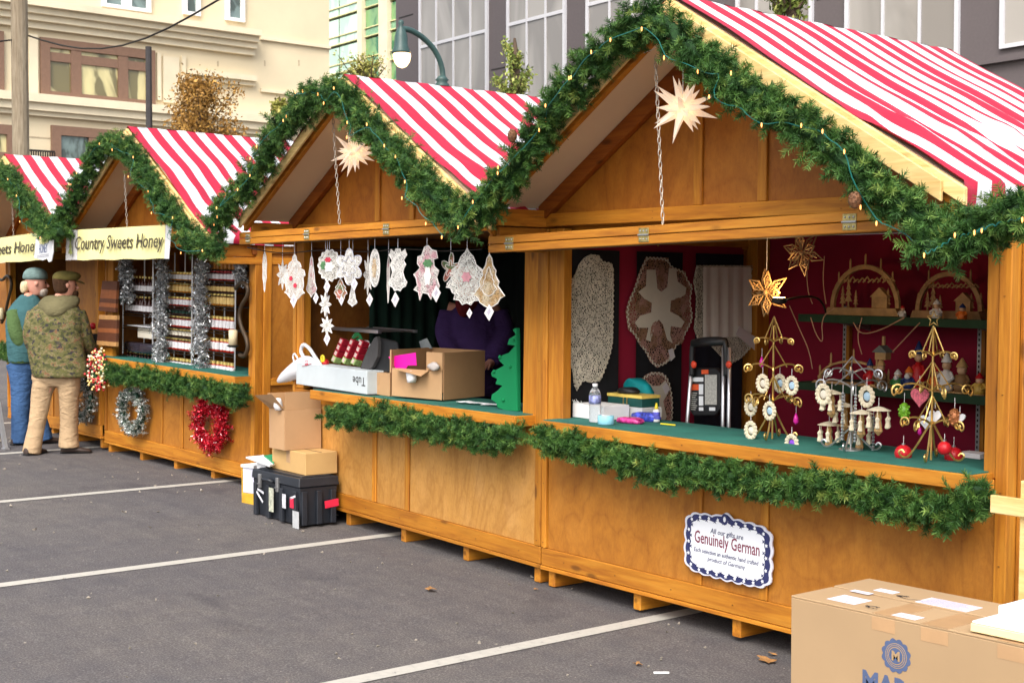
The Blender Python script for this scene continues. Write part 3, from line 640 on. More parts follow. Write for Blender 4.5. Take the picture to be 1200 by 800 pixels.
# ---------------- poles, wire, lamp
poleM = wood('weathered_pole', (.20, .16, .11), (.30, .25, .18), (.38, .33, .25), 2, .85, knots=False)
a = on_X(24.5, 185, -28); solo(MB().tube([(a[0], a[1], G(-28)-.5), (a[0], a[1], a[2]+4), (a[0], a[1], a[2]+12)], [.17, .165, .15], 14), 'utility_pole', poleM, 'tall weathered wooden utility pole in front of the cream building', 'pole')
b_ = on_X(174, 55, -30); solo(MB().tube([(b_[0], b_[1], G(-30)-.5), tuple(b_)], [.09, .07], 10), 'metal_pole', plain('dark_pole', (.035, .03, .03), .5), 'short dark metal pole standing before the cream building windows', 'pole')
c0 = on_X(-60, 56, -28); c1 = on_X(15, 47, -28); c2 = on_X(33, 42, -28); c3 = on_X(256, 0, -20); c4 = on_X(330, -25, -18)
pts = [c0, c1, c2]+[c2+(c3-c2)*t-np.array([0, 0, .5*math.sin(math.pi*t)]) for t in np.linspace(.1, .9, 8)]+[c3, c4]
solo(MB().tube(pts, .018, 5), 'overhead_wire', ironM, 'black overhead wire crossing before the cream building', 'wire')
lampM = plain('green_lamp_paint', (.035, .075, .07), .4, var=.15)
LX = -17.5
g = lambda px, py: on_X(px, py, LX)
base = g(518, 120); lamp = thing('street_lamp', 'dark green street lamp with curved arm and glowing teardrop globe', 'street lamp', None, (base[0], base[1], 0))
col_ = g(518, 98)
MB().tube([(col_[0], col_[1], -.3), (col_[0], col_[1], 1.), (col_[0], col_[1], col_[2])], [.10, .07, .055], 14).build('pole', lampM, lamp, smooth=True)
MB().lathe(tuple(g(518, 100)), [(.06, -.1), (.11, -.06), (.12, 0), (.08, .05), (.11, .08), (.06, .14)], 14).build('collar', lampM, lamp, smooth=True)
arm = [g(x, y) for x, y in ((519, 96), (519, 85), (516, 72), (509, 58), (498, 46), (485, 37), (475, 34), (470, 34))]
MB().tube(smooth_path(arm), .045, 10).build('arm', lampM, lamp, smooth=True)
MB().lathe(tuple(g(470, 47)), [(.03, .30), (.05, .26), (.03, .22), (.07, .15), (.10, .05), (.11, -.10), (.145, -.18), (.145, -.21)], 16).build('lamp_head', lampM, lamp, smooth=True)
MB().lathe(tuple(g(471, 66)), [(.13, .08), (.14, 0), (.12, -.09), (.07, -.16), (.02, -.18)], 18).build('globe', glow('lamp_globe', (1, .70, .36), 1.5), lamp, smooth=True)
# ---------------- trees
def tree_obj(px, py_top, py_bot, wpx, X, label, seed, lm, trunk=True, nleaf=1500, ls=.09):
    c = on_X(px, (py_top+py_bot)/2, X); D = (c-CAM)@FW; k = D/F; h = (py_bot-py_top)*k; w_ = wpx*k; R = np.random.RandomState(seed)
    T = thing('street_tree', label, 'tree', None, (c[0], c[1], 0))
    z0, z1 = c[2]-h/2, c[2]+h/2
    tp = [(c[0], c[1], -.3), (c[0]+.05, c[1], z0), (c[0], c[1]+.05, z0+h*.5), (c[0], c[1], z1-h*.08)]
    MB().tube(smooth_path(tp), list(np.linspace(.11, .015, len(smooth_path(tp)))), 8).build('trunk', barkM, T)
    lim = MB(); tips = []
    for i in range(26):
        s = R.uniform(-.25, .85); p0 = np.array([c[0], c[1], z0+h*s*.9]); a = R.uniform(0, 6.28); out = w_*.5*R.uniform(.45, 1.05)*(1-.75*max(0, s))
        p1 = p0+[math.cos(a)*out, math.sin(a)*out, out*R.uniform(.6, 1.4)]; p1[2] = min(p1[2], z1*1.0); lim.tube([p0, (p0+p1)/2+[0, 0, -.05], p1], [.03, .018, .006], 5); tips.append((p0, p1))
    lim.build('limbs', barkM, T)
    V = []; tint = []
    for i in range(nleaf):
        p0, p1 = tips[R.randint(len(tips))]; t = R.uniform(.25, 1.05); p = p0+(p1-p0)*t+R.normal(size=3)*w_*.055
        a = R.normal(size=3); a /= np.linalg.norm(a); b2 = np.cross(a, R.normal(size=3)); b2 /= np.linalg.norm(b2); s = ls*R.uniform(.6, 1.3)
        V += [p-a*s, p-b2*s*.45, p+a*s, p+b2*s*.45]; tint += [R.uniform(0, 1)]*4
    me = bpy.data.meshes.new('crown'); o3 = np.array(OFF[T.name]); me.from_pydata([tuple(v-o3) for v in V], [], [(4*i, 4*i+1, 4*i+2, 4*i+3) for i in range(nleaf)])
    at = me.attributes.new('tint', 'FLOAT', 'POINT'); at.data.foreach_set('value', np.array(tint, 'f')); me.materials.append(lm)
    o = bpy.data.objects.new('crown', me); COL.objects.link(o); o.parent = T; return T
barkM = plain('bark', (.09, .06, .04), .9, var=.3)
orM = veg_mat('orange_leaves', [(0, (.13, .075, .02)), (.5, (.30, .15, .03)), (1, (.48, .27, .06))]); ygM = veg_mat('yellow_green_leaves', [(0, (.12, .13, .02)), (.5, (.26, .26, .05)), (1, (.48, .42, .12))])
grM = veg_mat('tree_green_leaves', [(0, (.08, .12, .02)), (.5, (.20, .26, .05)), (1, (.42, .42, .12))])
tree_obj(240, 92, 178, 128, -30, 'orange autumn tree before the cream building', 1, orM, nleaf=8500, ls=.05)
tree_obj(328, 112, 152, 40, -30, 'small yellow green tree left of the lace stall gable', 2, ygM, nleaf=900, ls=.07)
tree_obj(432, 68, 112, 84, -30, 'sparse yellow tree in front of the glass tower', 3, ygM, nleaf=1300, ls=.05)
tree_obj(603, 36, 150, 66, -14, 'slim green tree behind the gap between two near roofs', 4, grM, nleaf=2600, ls=.032)
tree_obj(925, -12, 20, 60, -11, 'green treetop peeking over the nearest striped roof', 5, grM, nleaf=900, ls=.05)
# ---------------------------------------------------------------- goods of the nearest stall (lace, wooden arches, ornament trees)
def bx(S, x0, x1, yt, yb, ly, d, mb=None):
    a, b = S.q(x0, yb, ly), S.q(x1, yb, ly); zt = S.q((x0+x1)/2, yt, ly)[2]; zb = S.q((x0+x1)/2, yb, ly)[2]
    return (mb or MB()).box(a[0], b[0], ly, ly+d, zb, zt)
def flat(S, pxs, val, th, ax=1):
    pts = [S.q(x, y, val, ax) for x, y in pxs]; off = [0, 0, 0]; off[ax] = th; return MB().prism(pts, off)
def lace_mat(name, c, hole, scale, c2=None):
    m, t, b = new_mat(name, .9, spec=.1); v = coords(t, (1, 1, 1), False)
    vo = t.nodes.new('ShaderNodeTexVoronoi'); vo.feature = 'DISTANCE_TO_EDGE'; vo.inputs['Scale'].default_value = scale; t.links.new(v, vo.inputs['Vector'])
    n = noise(t, v, scale*.22, 3); mm = t.nodes.new('ShaderNodeMath'); mm.operation = 'MULTIPLY'; t.links.new(n, mm.inputs[0]); mm.inputs[1].default_value = hole*2
    lt = t.nodes.new('ShaderNodeMath'); lt.operation = 'LESS_THAN'; t.links.new(vo.outputs['Distance'], lt.inputs[0]); t.links.new(mm.outputs[0], lt.inputs[1])
    t.links.new(lt.outputs[0], b.inputs['Alpha'])
    col = ramp(t, noise(t, v, scale*.15, 3), [(.42, c), (.58, c2 or tuple(x*.85 for x in c))]); t.links.new(col, b.inputs['Base Color']); return m
laceM = lace_mat('cream_lace', (.66, .61, .50), .125, 85); laceFineM = lace_mat('fine_lace', (.70, .66, .56), .22, 95)
lacePinkM = lace_mat('pink_brown_lace', (.46, .26, .21), .13, 75, (.30, .17, .10))
linenM = plain('cream_linen', (.66, .61, .50), .9, var=.06, sc_=6); linenWM = plain('pale_linen', (.76, .72, .65), .9, var=.06, sc_=6)
def lab1(o, l, c, g=None): return lab(o, l, c, g)
LW = .064
def wallq(px, py): return A.q(px, py, LW, 0)
def wall_cloth(x0, x1, mat, label, off, yt=1.86, name='cloth_panel'):
    y0, y1 = wallq(x0, 400)[1], wallq(x1, 400)[1]; n = 14; v = []; f = []
    for i in range(n+1):
        y = y0+(y1-y0)*i/n; dx = .006*math.sin(i*1.9+x0)
        v += [(LW+off+dx, y, .30), (LW+off+dx*.4, y, yt)]
    for i in range(n): f.append((2*i, 2*i+2, 2*i+3, 2*i+1))
    mb = MB(); mb.add(v, f); return solo(mb, name, mat, label, 'cloth', A, smooth=True)
wall_cloth(657, 870, redM, 'dark red cloth covering the left inner wall of the nearest stall', .0, 1.885)
wall_cloth(661, 723, blackM, 'black cloth panel behind the long lace runner', .014, 1.84, 'black_cloth')
wall_cloth(743, 797, blackM, 'black cloth panel behind the floral doily', .014, 1.84, 'black_cloth')
wall_cloth(812, 868, plain('blue_black_cloth', (.008, .009, .018), .9), 'blue black cloth panel behind the hand truck', .014, 1.84, 'black_cloth')
MB().box(.022, .14, 1.66, 1.782, .05, 1.95).build('corner_stud', woodZ, sA, bevel=.004)
def lace(pxs, mat, label, off, name='lace_doily', cat='lace', rim=laceFineM, rimw=.007):
    pts = [A.q(x, y, LW+off, 0) for x, y in pxs]; T = thing(name, label, cat, A, np.mean(pts, 0), 'lace pieces hanging on the inner wall')
    MB().prism(pts, (.002, 0, 0)).build('lace_field', mat, T)
    P = smooth_path(pts+[pts[0]], 1); R_, L = resample(P, max(30, int(L_(P)/.03)*1)); r2 = []
    mb = MB()
    for i in range(len(R_)-1):        # scalloped edge: a row of small loops
        c = R_[i]; t = R_[i+1]-c; mb.tube([c+[.004, 0, 0], c+t*.5+[.006, 0, 0]+np.cross(t, [1, 0, 0])*.45, c+t+[.004, 0, 0]], rimw*.55, 5)
    mb.build('scalloped_edge', rimSolid, T); return T
def L_(P): return float(sum(np.linalg.norm(np.array(P[i+1])-np.array(P[i])) for i in range(len(P)-1)))
rimSolid = plain('lace_thread', (.56, .51, .41), .9, var=.1)
lace([(692,298),(702,299),(705,306),(716,308),(719,315),(718,400),(715,415),(710,430),(703,447),(690,448),(683,445),(676,458),(672,450),(671,435),(665,420),(663,400),(661,345),(664,330),(672,325),(678,310),(684,302)], laceM, 'long cream lace runner hanging on black cloth beside the left post', .03, 'lace_runner')
d2 = lace([(757,301),(783,302),(785,312),(803,318),(805,328),(812,335),(808,352),(812,372),(806,386),(802,392),(800,400),(792,405),(788,415),(782,425),(770,431),(762,424),(756,412),(748,402),(743,392),(736,386),(733,365),(737,350),(742,340),(747,325),(750,316)], lacePinkM, 'large oval doily with cream cross shaped linen and pink brown flower lace', .03)
def on_wall(pxs, off, mat, parent, name): return MB().prism([A.q(x, y, LW+off, 0) for x, y in pxs], (.002, 0, 0)).build(name, mat, parent)
on_wall([(758,316),(768,316),(770,338),(775,342),(782,336),(784,314),(792,315),(794,330),(804,337),(803,345),(795,350),(786,352),(785,365),(795,370),(802,377),(798,384),(786,382),(785,392),(788,402),(782,398),(777,380),(772,374),(768,380),(762,400),(757,398),(760,384),(748,384),(744,378),(750,370),(763,366),(764,355),(755,350),(748,342),(757,335)], .036, linenM, d2, 'linen_center')
def medal(px, py, rx, ry, parent, off=.040, m=lacePinkM):
    on_wall([(px+rx*math.cos(a), py+ry*math.sin(a)) for a in np.linspace(0, 6.28, 13)[:-1]], off, m, parent, 'flower_medallion')
for q_ in ((754, 359, 8, 9), (796, 358, 8, 10), (775, 326, 6, 14), (769, 391, 7, 15), (753, 398, 4, 8), (796, 397, 5, 7)): medal(*q_, d2)
d3 = lace([(816,311),(884,311),(888,330),(889,375),(893,398),(880,407),(868,420),(855,427),(845,418),(832,404),(818,400),(813,385),(816,350),(812,330)], laceM, 'pale square tablecloth with lace corners hanging beside the pierced wooden star', .03, 'lace_tablecloth')
n = 24; v = []
for i in range(n+1):
    px = 824+(880-824)*i/n; dx = .004*math.sin(i*1.15)+.003*math.sin(i*2.7)
    for py, k in ((313, .5), (350, 1), (395 if i < 20 else 390, 1.4)):
        p = A.q(px, py, LW+.04, 0); v.append((p[0]+dx*k, p[1], p[2]))
mb = MB(); mb.add(v, [(3*i+j, 3*i+3+j, 3*i+4+j, 3*i+1+j) for i in range(n) for j in range(2)]); mb.build('linen_center', linenWM, d3, smooth=True)
d4 = lace([(763,436),(775,436),(782,442),(786,455),(788,470),(788,490),(784,499),(752,499),(752,480),(750,462),(748,448),(755,440)], lacePinkM, 'small doily with plain cream centre hanging low beside the hand truck', .03)
on_wall([(757,445),(765,452),(773,452),(780,445),(783,460),(777,470),(781,488),(776,498),(764,498),(757,480),(760,468),(754,460)], .036, linenM, d4, 'linen_center')
tagM = plain('paper_tag', (.70, .66, .66), .7, var=.04)
on_wall([(783,410),(788,408),(791,418),(786,423)], .05, tagM, d2, 'price_tag'); on_wall([(776,453),(781,448),(785,456),(780,462)], .05, tagM, d4, 'price_tag')
MB().prism([A.q(x, y, LW+.06, 0) for x, y in ((866, 382), (893, 400), (884, 410), (862, 392))], (.002, 0, 0)).build('price_tag', tagM, d3)
# shelves at the back of the stall
shM = plain('shelf_green_cloth', (.02, .05, .022), .9, var=.2)
slotM = plain('slotted_steel', (.45, .44, .42), .5, .6)
SH = {}
for k, (pl, pr, nm, lb) in enumerate((((936, 368), (1152, 377), 'shelf', 'upper green covered shelf along the red back wall'), ((930, 447), (1154, 466), 'shelf', 'lower green covered shelf along the red back wall'))):
    y0 = 1.28; a, b = A.q(*pl, y0), A.q(*pr, y0); T = thing(nm, lb, 'shelf', A, ((a[0]+b[0])/2, y0, a[2]), 'green covered shelves in the nearest stall')
    MB().slab(a[0], 2.88, y0, 1.77, a[2], b[2], .012).build('shelf_board', shM, T); MB().slab(a[0], 2.88, y0-.004, y0, a[2]+.002, b[2]+.002, .045).build('cloth_edge', shM, T)
    for px in (985, 1142):
        x = A.q(px, 420, 1.5)[0]; mb = MB(); mb.prism([(x, 1.765, a[2]-.018), (x, 1.36, a[2]-.018), (x, 1.38, a[2]-.035), (x, 1.765, a[2]-.10)], (.012, 0, 0)).build('bracket', slotM, T)
    SH[k] = (y0, a, b)
for i, px in enumerate((985, 1143)):
    x = A.q(px, 420, 1.72)[0]; T = thing('shelf_upright', ('slotted metal shelf upright beside the pierced gold ornament tree', 'slotted metal shelf upright near the right post')[i], 'upright', A, (x, 1.72, .3), 'slotted uprights carrying the green shelves')
    MB().box(x-.012, x+.012, 1.755, 1.772, .3, 1.52).build('rail', slotM, T); MB().box(x+.016, x+.040, 1.75, 1.778, .3, 1.52).build('wood_batten', woodZ, T)
    mb = MB()
    for k in range(40): mb.box(x-.004, x+.004, 1.752, 1.7545, .35+k*.03, .365+k*.03)
    mb.build('slots', ironM, T)
def shz(k, x): y0, a, b = SH[k]; return a[2]+(b[2]-a[2])*(x-a[0])/(b[0]-a[0])
# pierced wooden stars
def wstar(S, px, py, r, ly, label, seed, lit=woodCraft, ry=0):
    c = S.q(px, py, ly); k = ((S.o+S.R@c-CAM)@FW)/F; r *= k
    T = thing('wooden_star', label, 'star', S, c, 'pierced wooden window stars'); 
    MB().tube([c+[0, 0, r*.9], (c[0], c[1], 1.94)], .002, 4).build('cord', whiteM, T)
    for i in range(10):
        a = i*math.pi/5+seed*.3; d = np.array([math.cos(a), .25*((i % 2)*2-1), math.sin(a)]); s = np.array([-math.sin(a), 0, math.cos(a)])
        tip, l, rr_, cn = c+d*r*(1.0 if i % 2 else .88), c+d*r*.52+s*r*.2, c+d*r*.52-s*r*.2, c+d*r*.12
        o = MB().tube([cn, l, tip, rr_], r*.045, 5, closed=True).tube([cn+(l-cn)*.2, c+d*r*.7], r*.03, 4).tube([c+d*r*.5-s*r*.1, c+d*r*.5+s*r*.1], r*.03, 4).tube([c+d*r*.36-s*r*.1, c+d*r*.62+s*r*.08], r*.025, 4)
        o.build('star_petal', lit, T)
    MB().ball(c, r*.14, 10).build('star_hub', lit, T); return T
wstar(A, 898, 343, 29, .55, 'pierced wooden star glowing behind the small clip lamp', 0)
wstar(A, 940, 296, 27, .55, 'shadowed wooden star hanging just under the flap', 1, plain('shade_dimmed_craft_wood', (.30, .19, .09), .7))  # craft wood darkened in colour for the shade under the flap
# small lit clip lamp
c = A.q(913, 352, .5); T = thing('clip_lamp', 'small black clip lamp shining warm light on the wooden star', 'lamp', A, c)
Ra = Matrix.Rotation(.5, 3, 'X')
mb = MB(); mb.lathe(c, [(.012, -.02), (.038, -.012), (.040, .012), (.034, .014)], 16); mb.build('lamp_head', ironM, T)
MB().lathe(c+[0, 0, .0135], [(.030, 0), (.030, .003)], 16).build('lamp_lens', glow('lamp_lens', (1, .62, .2), 12), T)
pth = [A.q(x, y, yy) for (x, y), yy in zip(((922, 351), (940, 347), (958, 348), (966, 358), (968, 368)), (.5, .7, .95, 1.15, 1.28))]
MB().tube(smooth_path(pth), .006, 6).build('lamp_arm', ironM, T)
pl = bpy.data.lights.new('clip_lamp_light', 'POINT'); pl.energy = 1.4; pl.color = (1, .62, .28); pl.shadow_soft_size = .03
po_ = bpy.data.objects.new('clip_lamp_light', pl); COL.objects.link(po_); po_.matrix_world = A.M @ Matrix.Translation(tuple(c+[0, 0, .06]))
# wires on the red cloth
for i, pts in enumerate(([(925, 358), (938, 388), (948, 410), (952, 432)], [(950, 372), (956, 392), (965, 404), (962, 372), (978, 360)], [(1000, 378), (1008, 392), (1030, 388), (1060, 372)], [(1010, 372), (1004, 395), (1010, 415)], [(1078, 378), (1062, 395), (1046, 412)], [(945, 305), (946, 340), (952, 356)], [(966, 300), (964, 330), (968, 356)])):
    solo(MB().tube(smooth_path([A.q(x, y, 1.2) for x, y in pts]), .0035, 4), 'lamp_cord', plain('tan_cord', (.5, .27, .16), .5), ('pale cord curling down from the clip lamp', 'looped pale cord under the left end of the upper shelf', 'slack pale cord under the middle of the upper shelf', 'thin cord dropping behind the candle arch', 'pale cord running down to the little wooden house', 'thin cord hanging left of the upper candle arch', 'cord hanging by the left end of the upper candle arch')[i], 'cord', A, 'lamp cords on the red cloth')
# candle arches
def arch(k, px0, px1, ly, hh, label, nc, trees=True, house=True, m=woodCraft):
    a, b = A.q(px0, 360 if k == 0 else 450, ly), A.q(px1, 360 if k == 0 else 450, ly); xc = (a[0]+b[0])/2; w_ = (b[0]-a[0]); z = shz(k, xc)+.001
    T = thing('candle_arch', label, 'candle arch', A, (xc, ly, z), 'carved wooden candle arches'); base_h = .045 if hh > .15 else .014
    MB().prism([(xc-w_/2, ly, z), (xc+w_/2, ly, z), (xc+w_*.46, ly, z+base_h), (xc-w_*.46, ly, z+base_h)], (0, .07, 0)).build('base', m, T, bevel=.002)
    R_ = w_*.44; P = [(xc+R_*math.cos(t)*1., ly+.03, z+base_h+hh*math.sin(t)) for t in np.linspace(0, math.pi, 17)]
    o = MB()
    for p, q2 in zip(P[:-1], P[1:]):
        p, q2 = np.array(p), np.array(q2); n_ = np.array([(p[0]+q2[0])/2-xc, 0, (p[2]+q2[2])/2-z-base_h]); n_ /= np.linalg.norm(n_); t_ = .013 if hh > .15 else .007
        o.prism([p-n_*t_, q2-n_*t_, q2+n_*t_, p+n_*t_], (0, .02, 0))
    o.build('arch_band', m, T)
    for t in np.linspace(.12, math.pi-.12, nc):
        p = np.array([xc+R_*math.cos(t), ly+.04, z+base_h+hh*math.sin(t)]); MB().lathe(p, [(.012, 0), (.014, .012), (.006, .016), (.006, .062), (.002, .075)], 8).build('candle', m, T)
    R = random.Random(int(px0))
    def tree(x, h, s): 
        q_ = MB(); 
        for j in range(4): q_.prism([(x-s*(1-j*.22), ly+.035, z+base_h+h*(.2+j*.2)), (x+s*(1-j*.22), ly+.035, z+base_h+h*(.2+j*.2)), (x, ly+.035, z+base_h+h*(.48+j*.2))], (0, .006, 0))
        q_.box(x-.004, x+.004, ly+.034, ly+.042, z+base_h, z+base_h+h*.5); q_.build('cutout_tree', m, T)
    if trees:
        for x, h, s in ((-.30, .10, .022), (-.22, .15, .026), (-.12, .08, .018), (.31, .09, .02)): tree(xc+x*w_, h*hh/.2, s)
        br = MB()
        for j in range(11): x = xc+w_*(-.34+.065*j); br.tube([(x, ly+.03, z+base_h+hh*.62), (x+.03, ly+.03, z+base_h+hh*(.70+.03*(j % 3))), (x+.05, ly+.03, z+base_h+hh*.64)], .005, 5)
        br.build('carved_branches', m, T)
    if house:
        x = xc+w_*.12; mb = MB(); mb.box(x, x+w_*.2, ly+.02, ly+.05, z+base_h, z+base_h+hh*.28); mb.build('little_house', m, T)
        MB().prism([(x-.01, ly+.015, z+base_h+hh*.27), (x+w_*.2+.01, ly+.015, z+base_h+hh*.27), (x+w_*.1, ly+.015, z+base_h+hh*.5)], (0, .04, 0)).build('house_roof', m, T)
    return T
arch(0, 966, 1053, 1.42, .235, 'large candle arch with carved cottage on the upper shelf', 7)
arch(0, 1066, 1150, 1.40, .20, 'second carved arch on the upper shelf, partly behind garland', 5, m=plain('darker_craft_wood', (.36, .20, .08), .6, var=.3, sc_=14))
arch(1, 950, 1042, 1.34, .12, 'low candle arch with thin bow on the lower shelf', 5, trees=False, house=False)
# small turned figures
def cm(name, c): return plain(name, c, .45, var=.08)
cRed, cBlue, cWhite, cGreen, cOr, cSkin, cGold, cBlk = cm('toy_red', (.5, .012, .015)), cm('toy_blue', (.02, .04, .15)), cm('toy_white', (.72, .70, .66)), cm('toy_green', (.05, .22, .06)), cm('toy_orange', (.72, .17, .02)), cm('toy_skin', (.62, .38, .22)), cm('toy_gold', (.6, .38, .07)), cm('toy_black', (.01, .01, .01))
def figure(k, px, ly, h, body, hat, label, arms=True, wide=.3, beard=None):
    x = A.q(px, 455 if k else 360, ly)[0]; z = shz(k, x)+.001; T = thing('wooden_figure', label, 'figurine', A, (x, ly, z), 'small painted wooden figures on the shelves'); w_ = h*wide
    MB().lathe((x, ly, z), [(w_*.75, 0), (w_*.75, h*.05)], 12).build('stand', woodCraft, T)
    MB().lathe((x, ly, z+h*.05), [(w_*.5, 0), (w_*.6, h*.15), (w_*.45, h*.4), (w_*.2, h*.52)], 12).build('body', body, T, smooth=True)
    MB().ball((x, ly, z+h*.66), w_*.36, 10).build('head', cSkin, T, smooth=True)
    if hat: MB().lathe((x, ly, z+h*.74), [(w_*.42, 0), (w_*.38, h*.05), (w_*.28, h*.12), (w_*.05, h*.26)], 12).build('hat', hat, T, smooth=True)
    if beard: MB().ball((x, ly-w_*.25, z+h*.57), w_*.3, 8).build('beard', beard, T, smooth=True)
    if arms:
        for s_ in (-1, 1): MB().tube([(x+s_*w_*.35, ly, z+h*.5), (x+s_*w_*.7, ly-w_*.2, z+h*.36), (x+s_*w_*.45, ly-w_*.5, z+h*.28)], w_*.13, 6).build('arm', body, T)
    return T
figure(1, 1019, 1.36, .16, cRed, cBlue, 'slim red coated figure beside the candle arch'); figure(1, 1032, 1.33, .17, plain('toy_house_brown', (.2, .1, .04), .6), woodCraft, 'brown figure under the grey roofed house', wide=.35)
figure(1, 1052, 1.36, .11, cGreen, cWhite, 'round green figure with pale cap on the lower shelf', wide=.5, beard=cWhite); figure(1, 1065, 1.36, .13, cBlue, cOr, 'gnome with bright orange hat and blue coat', wide=.45, beard=cWhite)
figure(1, 1076, 1.4, .27, cRed, cBlue, 'tall blond drummer in dark blue jacket and red trousers', wide=.26); figure(1, 1096, 1.38, .15, cOr, cRed, 'orange and red figure behind the gold ornament tree', wide=.4)
figure(1, 1109, 1.38, .22, cWhite, cWhite, 'tall pale angel figure right of the ornament tree', wide=.32); figure(1, 1127, 1.4, .19, plain('toy_brown', (.24, .13, .05), .6), woodCraft, 'brown wooden forester figure by the metal upright', wide=.4)
figure(1, 1148, 1.38, .12, cGold, cRed, 'small gold figure at the right end of the lower shelf', wide=.5)
figure(0, 1058, 1.40, .07, cWhite, cRed, 'tiny white figure with red cap between the upper arches', wide=.5); figure(0, 1098, 1.33, .11, cWhite, cWhite, 'white snowman figure before the second carved arch', wide=.45); figure(0, 1128, 1.33, .09, cOr, cBlue, 'orange coated figure before the second carved arch', wide=.5)
x = A.q(1034, 420, 1.33)[0]; z = shz(1, x)+.16; T = thing('toy_house', 'tiny wooden house with grey roof above the brown figure', 'toy house', A, (x, 1.33, z))
MB().box(x-.035, x+.035, 1.31, 1.36, z, z+.04).build('wall', woodCraft, T); MB().prism([(x-.05, 1.30, z+.04), (x+.05, 1.30, z+.04), (x, 1.30, z+.08)], (0, .07, 0)).build('roof', plain('toy_roof', (.16, .17, .15), .7), T); MB().lathe((x+.0, 1.34, z+.08), [(.01, 0), (.01, .05)], 8).build('candle', woodCraft, T)
# ornament trees on the counter
def spiral(c, d, up, R0, turns=1.3, n=22):
    """an arm that leaves c along d and curls back on itself"""
    c, d, up = np.array(c, float), np.array(d, float), np.array(up, float); P = [c+d*R0*s+up*R0*.18*math.sin(s*3.1) for s in np.linspace(0, .7, 6)]
    e = c+d*R0*.82; r0 = R0*.17
    for i in range(n):
        t = i/(n-1); a = -1.0+t*turns*6.28; r = r0*(1-.75*t); P.append(e+d*r*math.cos(a)+up*r*math.sin(a)+up*R0*.02)
    return P
GREEN_GL = plain('green_glass_bauble', (.18, .42, .03), .15); REDB = plain('matt_red_bauble', (.55, .012, .02), .35, var=.08); BROWNB = plain('copper_cone_bauble', (.38, .14, .05), .3, .4); PINKB = plain('magenta_drop', (.6, .02, .3), .2); PURB = plain('purple_drop', (.2, .05, .5), .2); BLUEG = plain('pale_blue_gem', (.35, .5, .62), .15)
filiM = plain('ivory_filigree', (.66, .58, .42), .6, var=.15); heartM = plain('white_heart', (.74, .74, .76), .5); pinkW = plain('red_white_heart', (.6, .12, .16), .5, var=.5, sc_=120)
def ornament(T0, S, c, kind, label, s=1.):
    t = thing('hanging_ornament', label, 'ornament', S, c, 'ornaments hanging on the little metal trees')
    MB().tube([c, np.array(c)-[0, 0, .035*s]], .0014, 4).build('thread', tagM, t); p = np.array(c)-[0, 0, .035*s]
    if kind in ('red',): MB().ball(p-[0, 0, .034*s], .034*s, 16).build('bauble', REDB, t, smooth=True); MB().lathe(p-[0, 0, .004], [(.008, 0), (.008, .010)], 8).build('cap', steelM, t)
    elif kind in ('green', 'cone'):
        m = GREEN_GL if kind == 'green' else BROWNB; mb = MB().ball(p-[0, 0, .032*s], .019*s, 12, sz=1.7); 
        for k in range(20): a = k*2.4; zz = (k/20-.5)*.052*s; rr_ = .018*s*math.sqrt(max(.1, 1-(zz/.032/s)**2)); mb.ball(p+[rr_*math.cos(a), rr_*math.sin(a), zz-.032*s], .006*s, 6)
        mb.build('cone_bauble', m, t, smooth=True)
    elif kind in ('heart', 'pheart'):
        pts = []
        for a in np.linspace(0, 6.28, 22)[:-1]: pts.append(p+[.0022*s*16*math.sin(a)**3, 0, -.035*s+.0022*s*(13*math.cos(a)-5*math.cos(2*a)-2*math.cos(3*a)-math.cos(4*a))])
        MB().prism(pts, (0, .006, 0)).build('heart', heartM if kind == 'heart' else pinkW, t)
    elif kind in ('medal', 'bluemedal', 'purmedal'):
        cc = p-[0, 0, .035*s]; mb = MB()
        for a in np.linspace(0, 6.28, 15)[:-1]: mb.ball(cc+[.029*s*math.cos(a), 0, .034*s*math.sin(a)], .0085*s, 6)
        P = [cc+[.023*s*math.cos(a), 0, .028*s*math.sin(a)] for a in np.linspace(0, 6.28, 17)[:-1]]; mb.tube(P, .006*s, 6, closed=True); mb.build('filigree_frame', filiM, t)
        MB().ball(cc+[0, .004, 0], .017*s, 12, sy=.4).build('picture', BLUEG if kind == 'bluemedal' else (PURB if kind == 'purmedal' else linenM), t, smooth=True)
    elif kind in ('drop',): MB().lathe(p-[0, 0, .05*s], [(.003, 0), (.012*s, .012*s), (.010*s, .03*s), (.002, .05*s)], 10).build('drop', PINKB, t, smooth=True)
    elif kind == 'carousel':
        MB().lathe(p, [(.045*s, -.012), (.02*s, 0), (.004, .006)], 12).build('canopy', filiM, t); mb = MB()
        for k in range(6): a = k*1.047; q_ = p+[.038*s*math.cos(a), .038*s*math.sin(a), 0]; mb.lathe(q_, [(.003, -.075*s), (.010*s, -.070*s), (.006*s, -.05*s), (.009*s, -.038*s), (.003, -.03*s)], 6); mb.tube([q_-[0, 0, .03*s], q_-[0, 0, .01]], .002, 4)
        mb.build('dangling_figures', filiM, t); MB().lathe(p-[0, 0, .10*s], [(.004, 0), (.016*s, .015*s), (.008*s, .05*s), (.012*s, .07*s), (.003, .1*s)], 8).build('center_figure', woodCraft, t)
    elif kind == 'chain':
        mb = MB(); 
        for k in range(15): mb.ball(p-[0, 0, .012*k*s], .006*s, 6)
        mb.build('bead_chain', steelM, t)
    return t
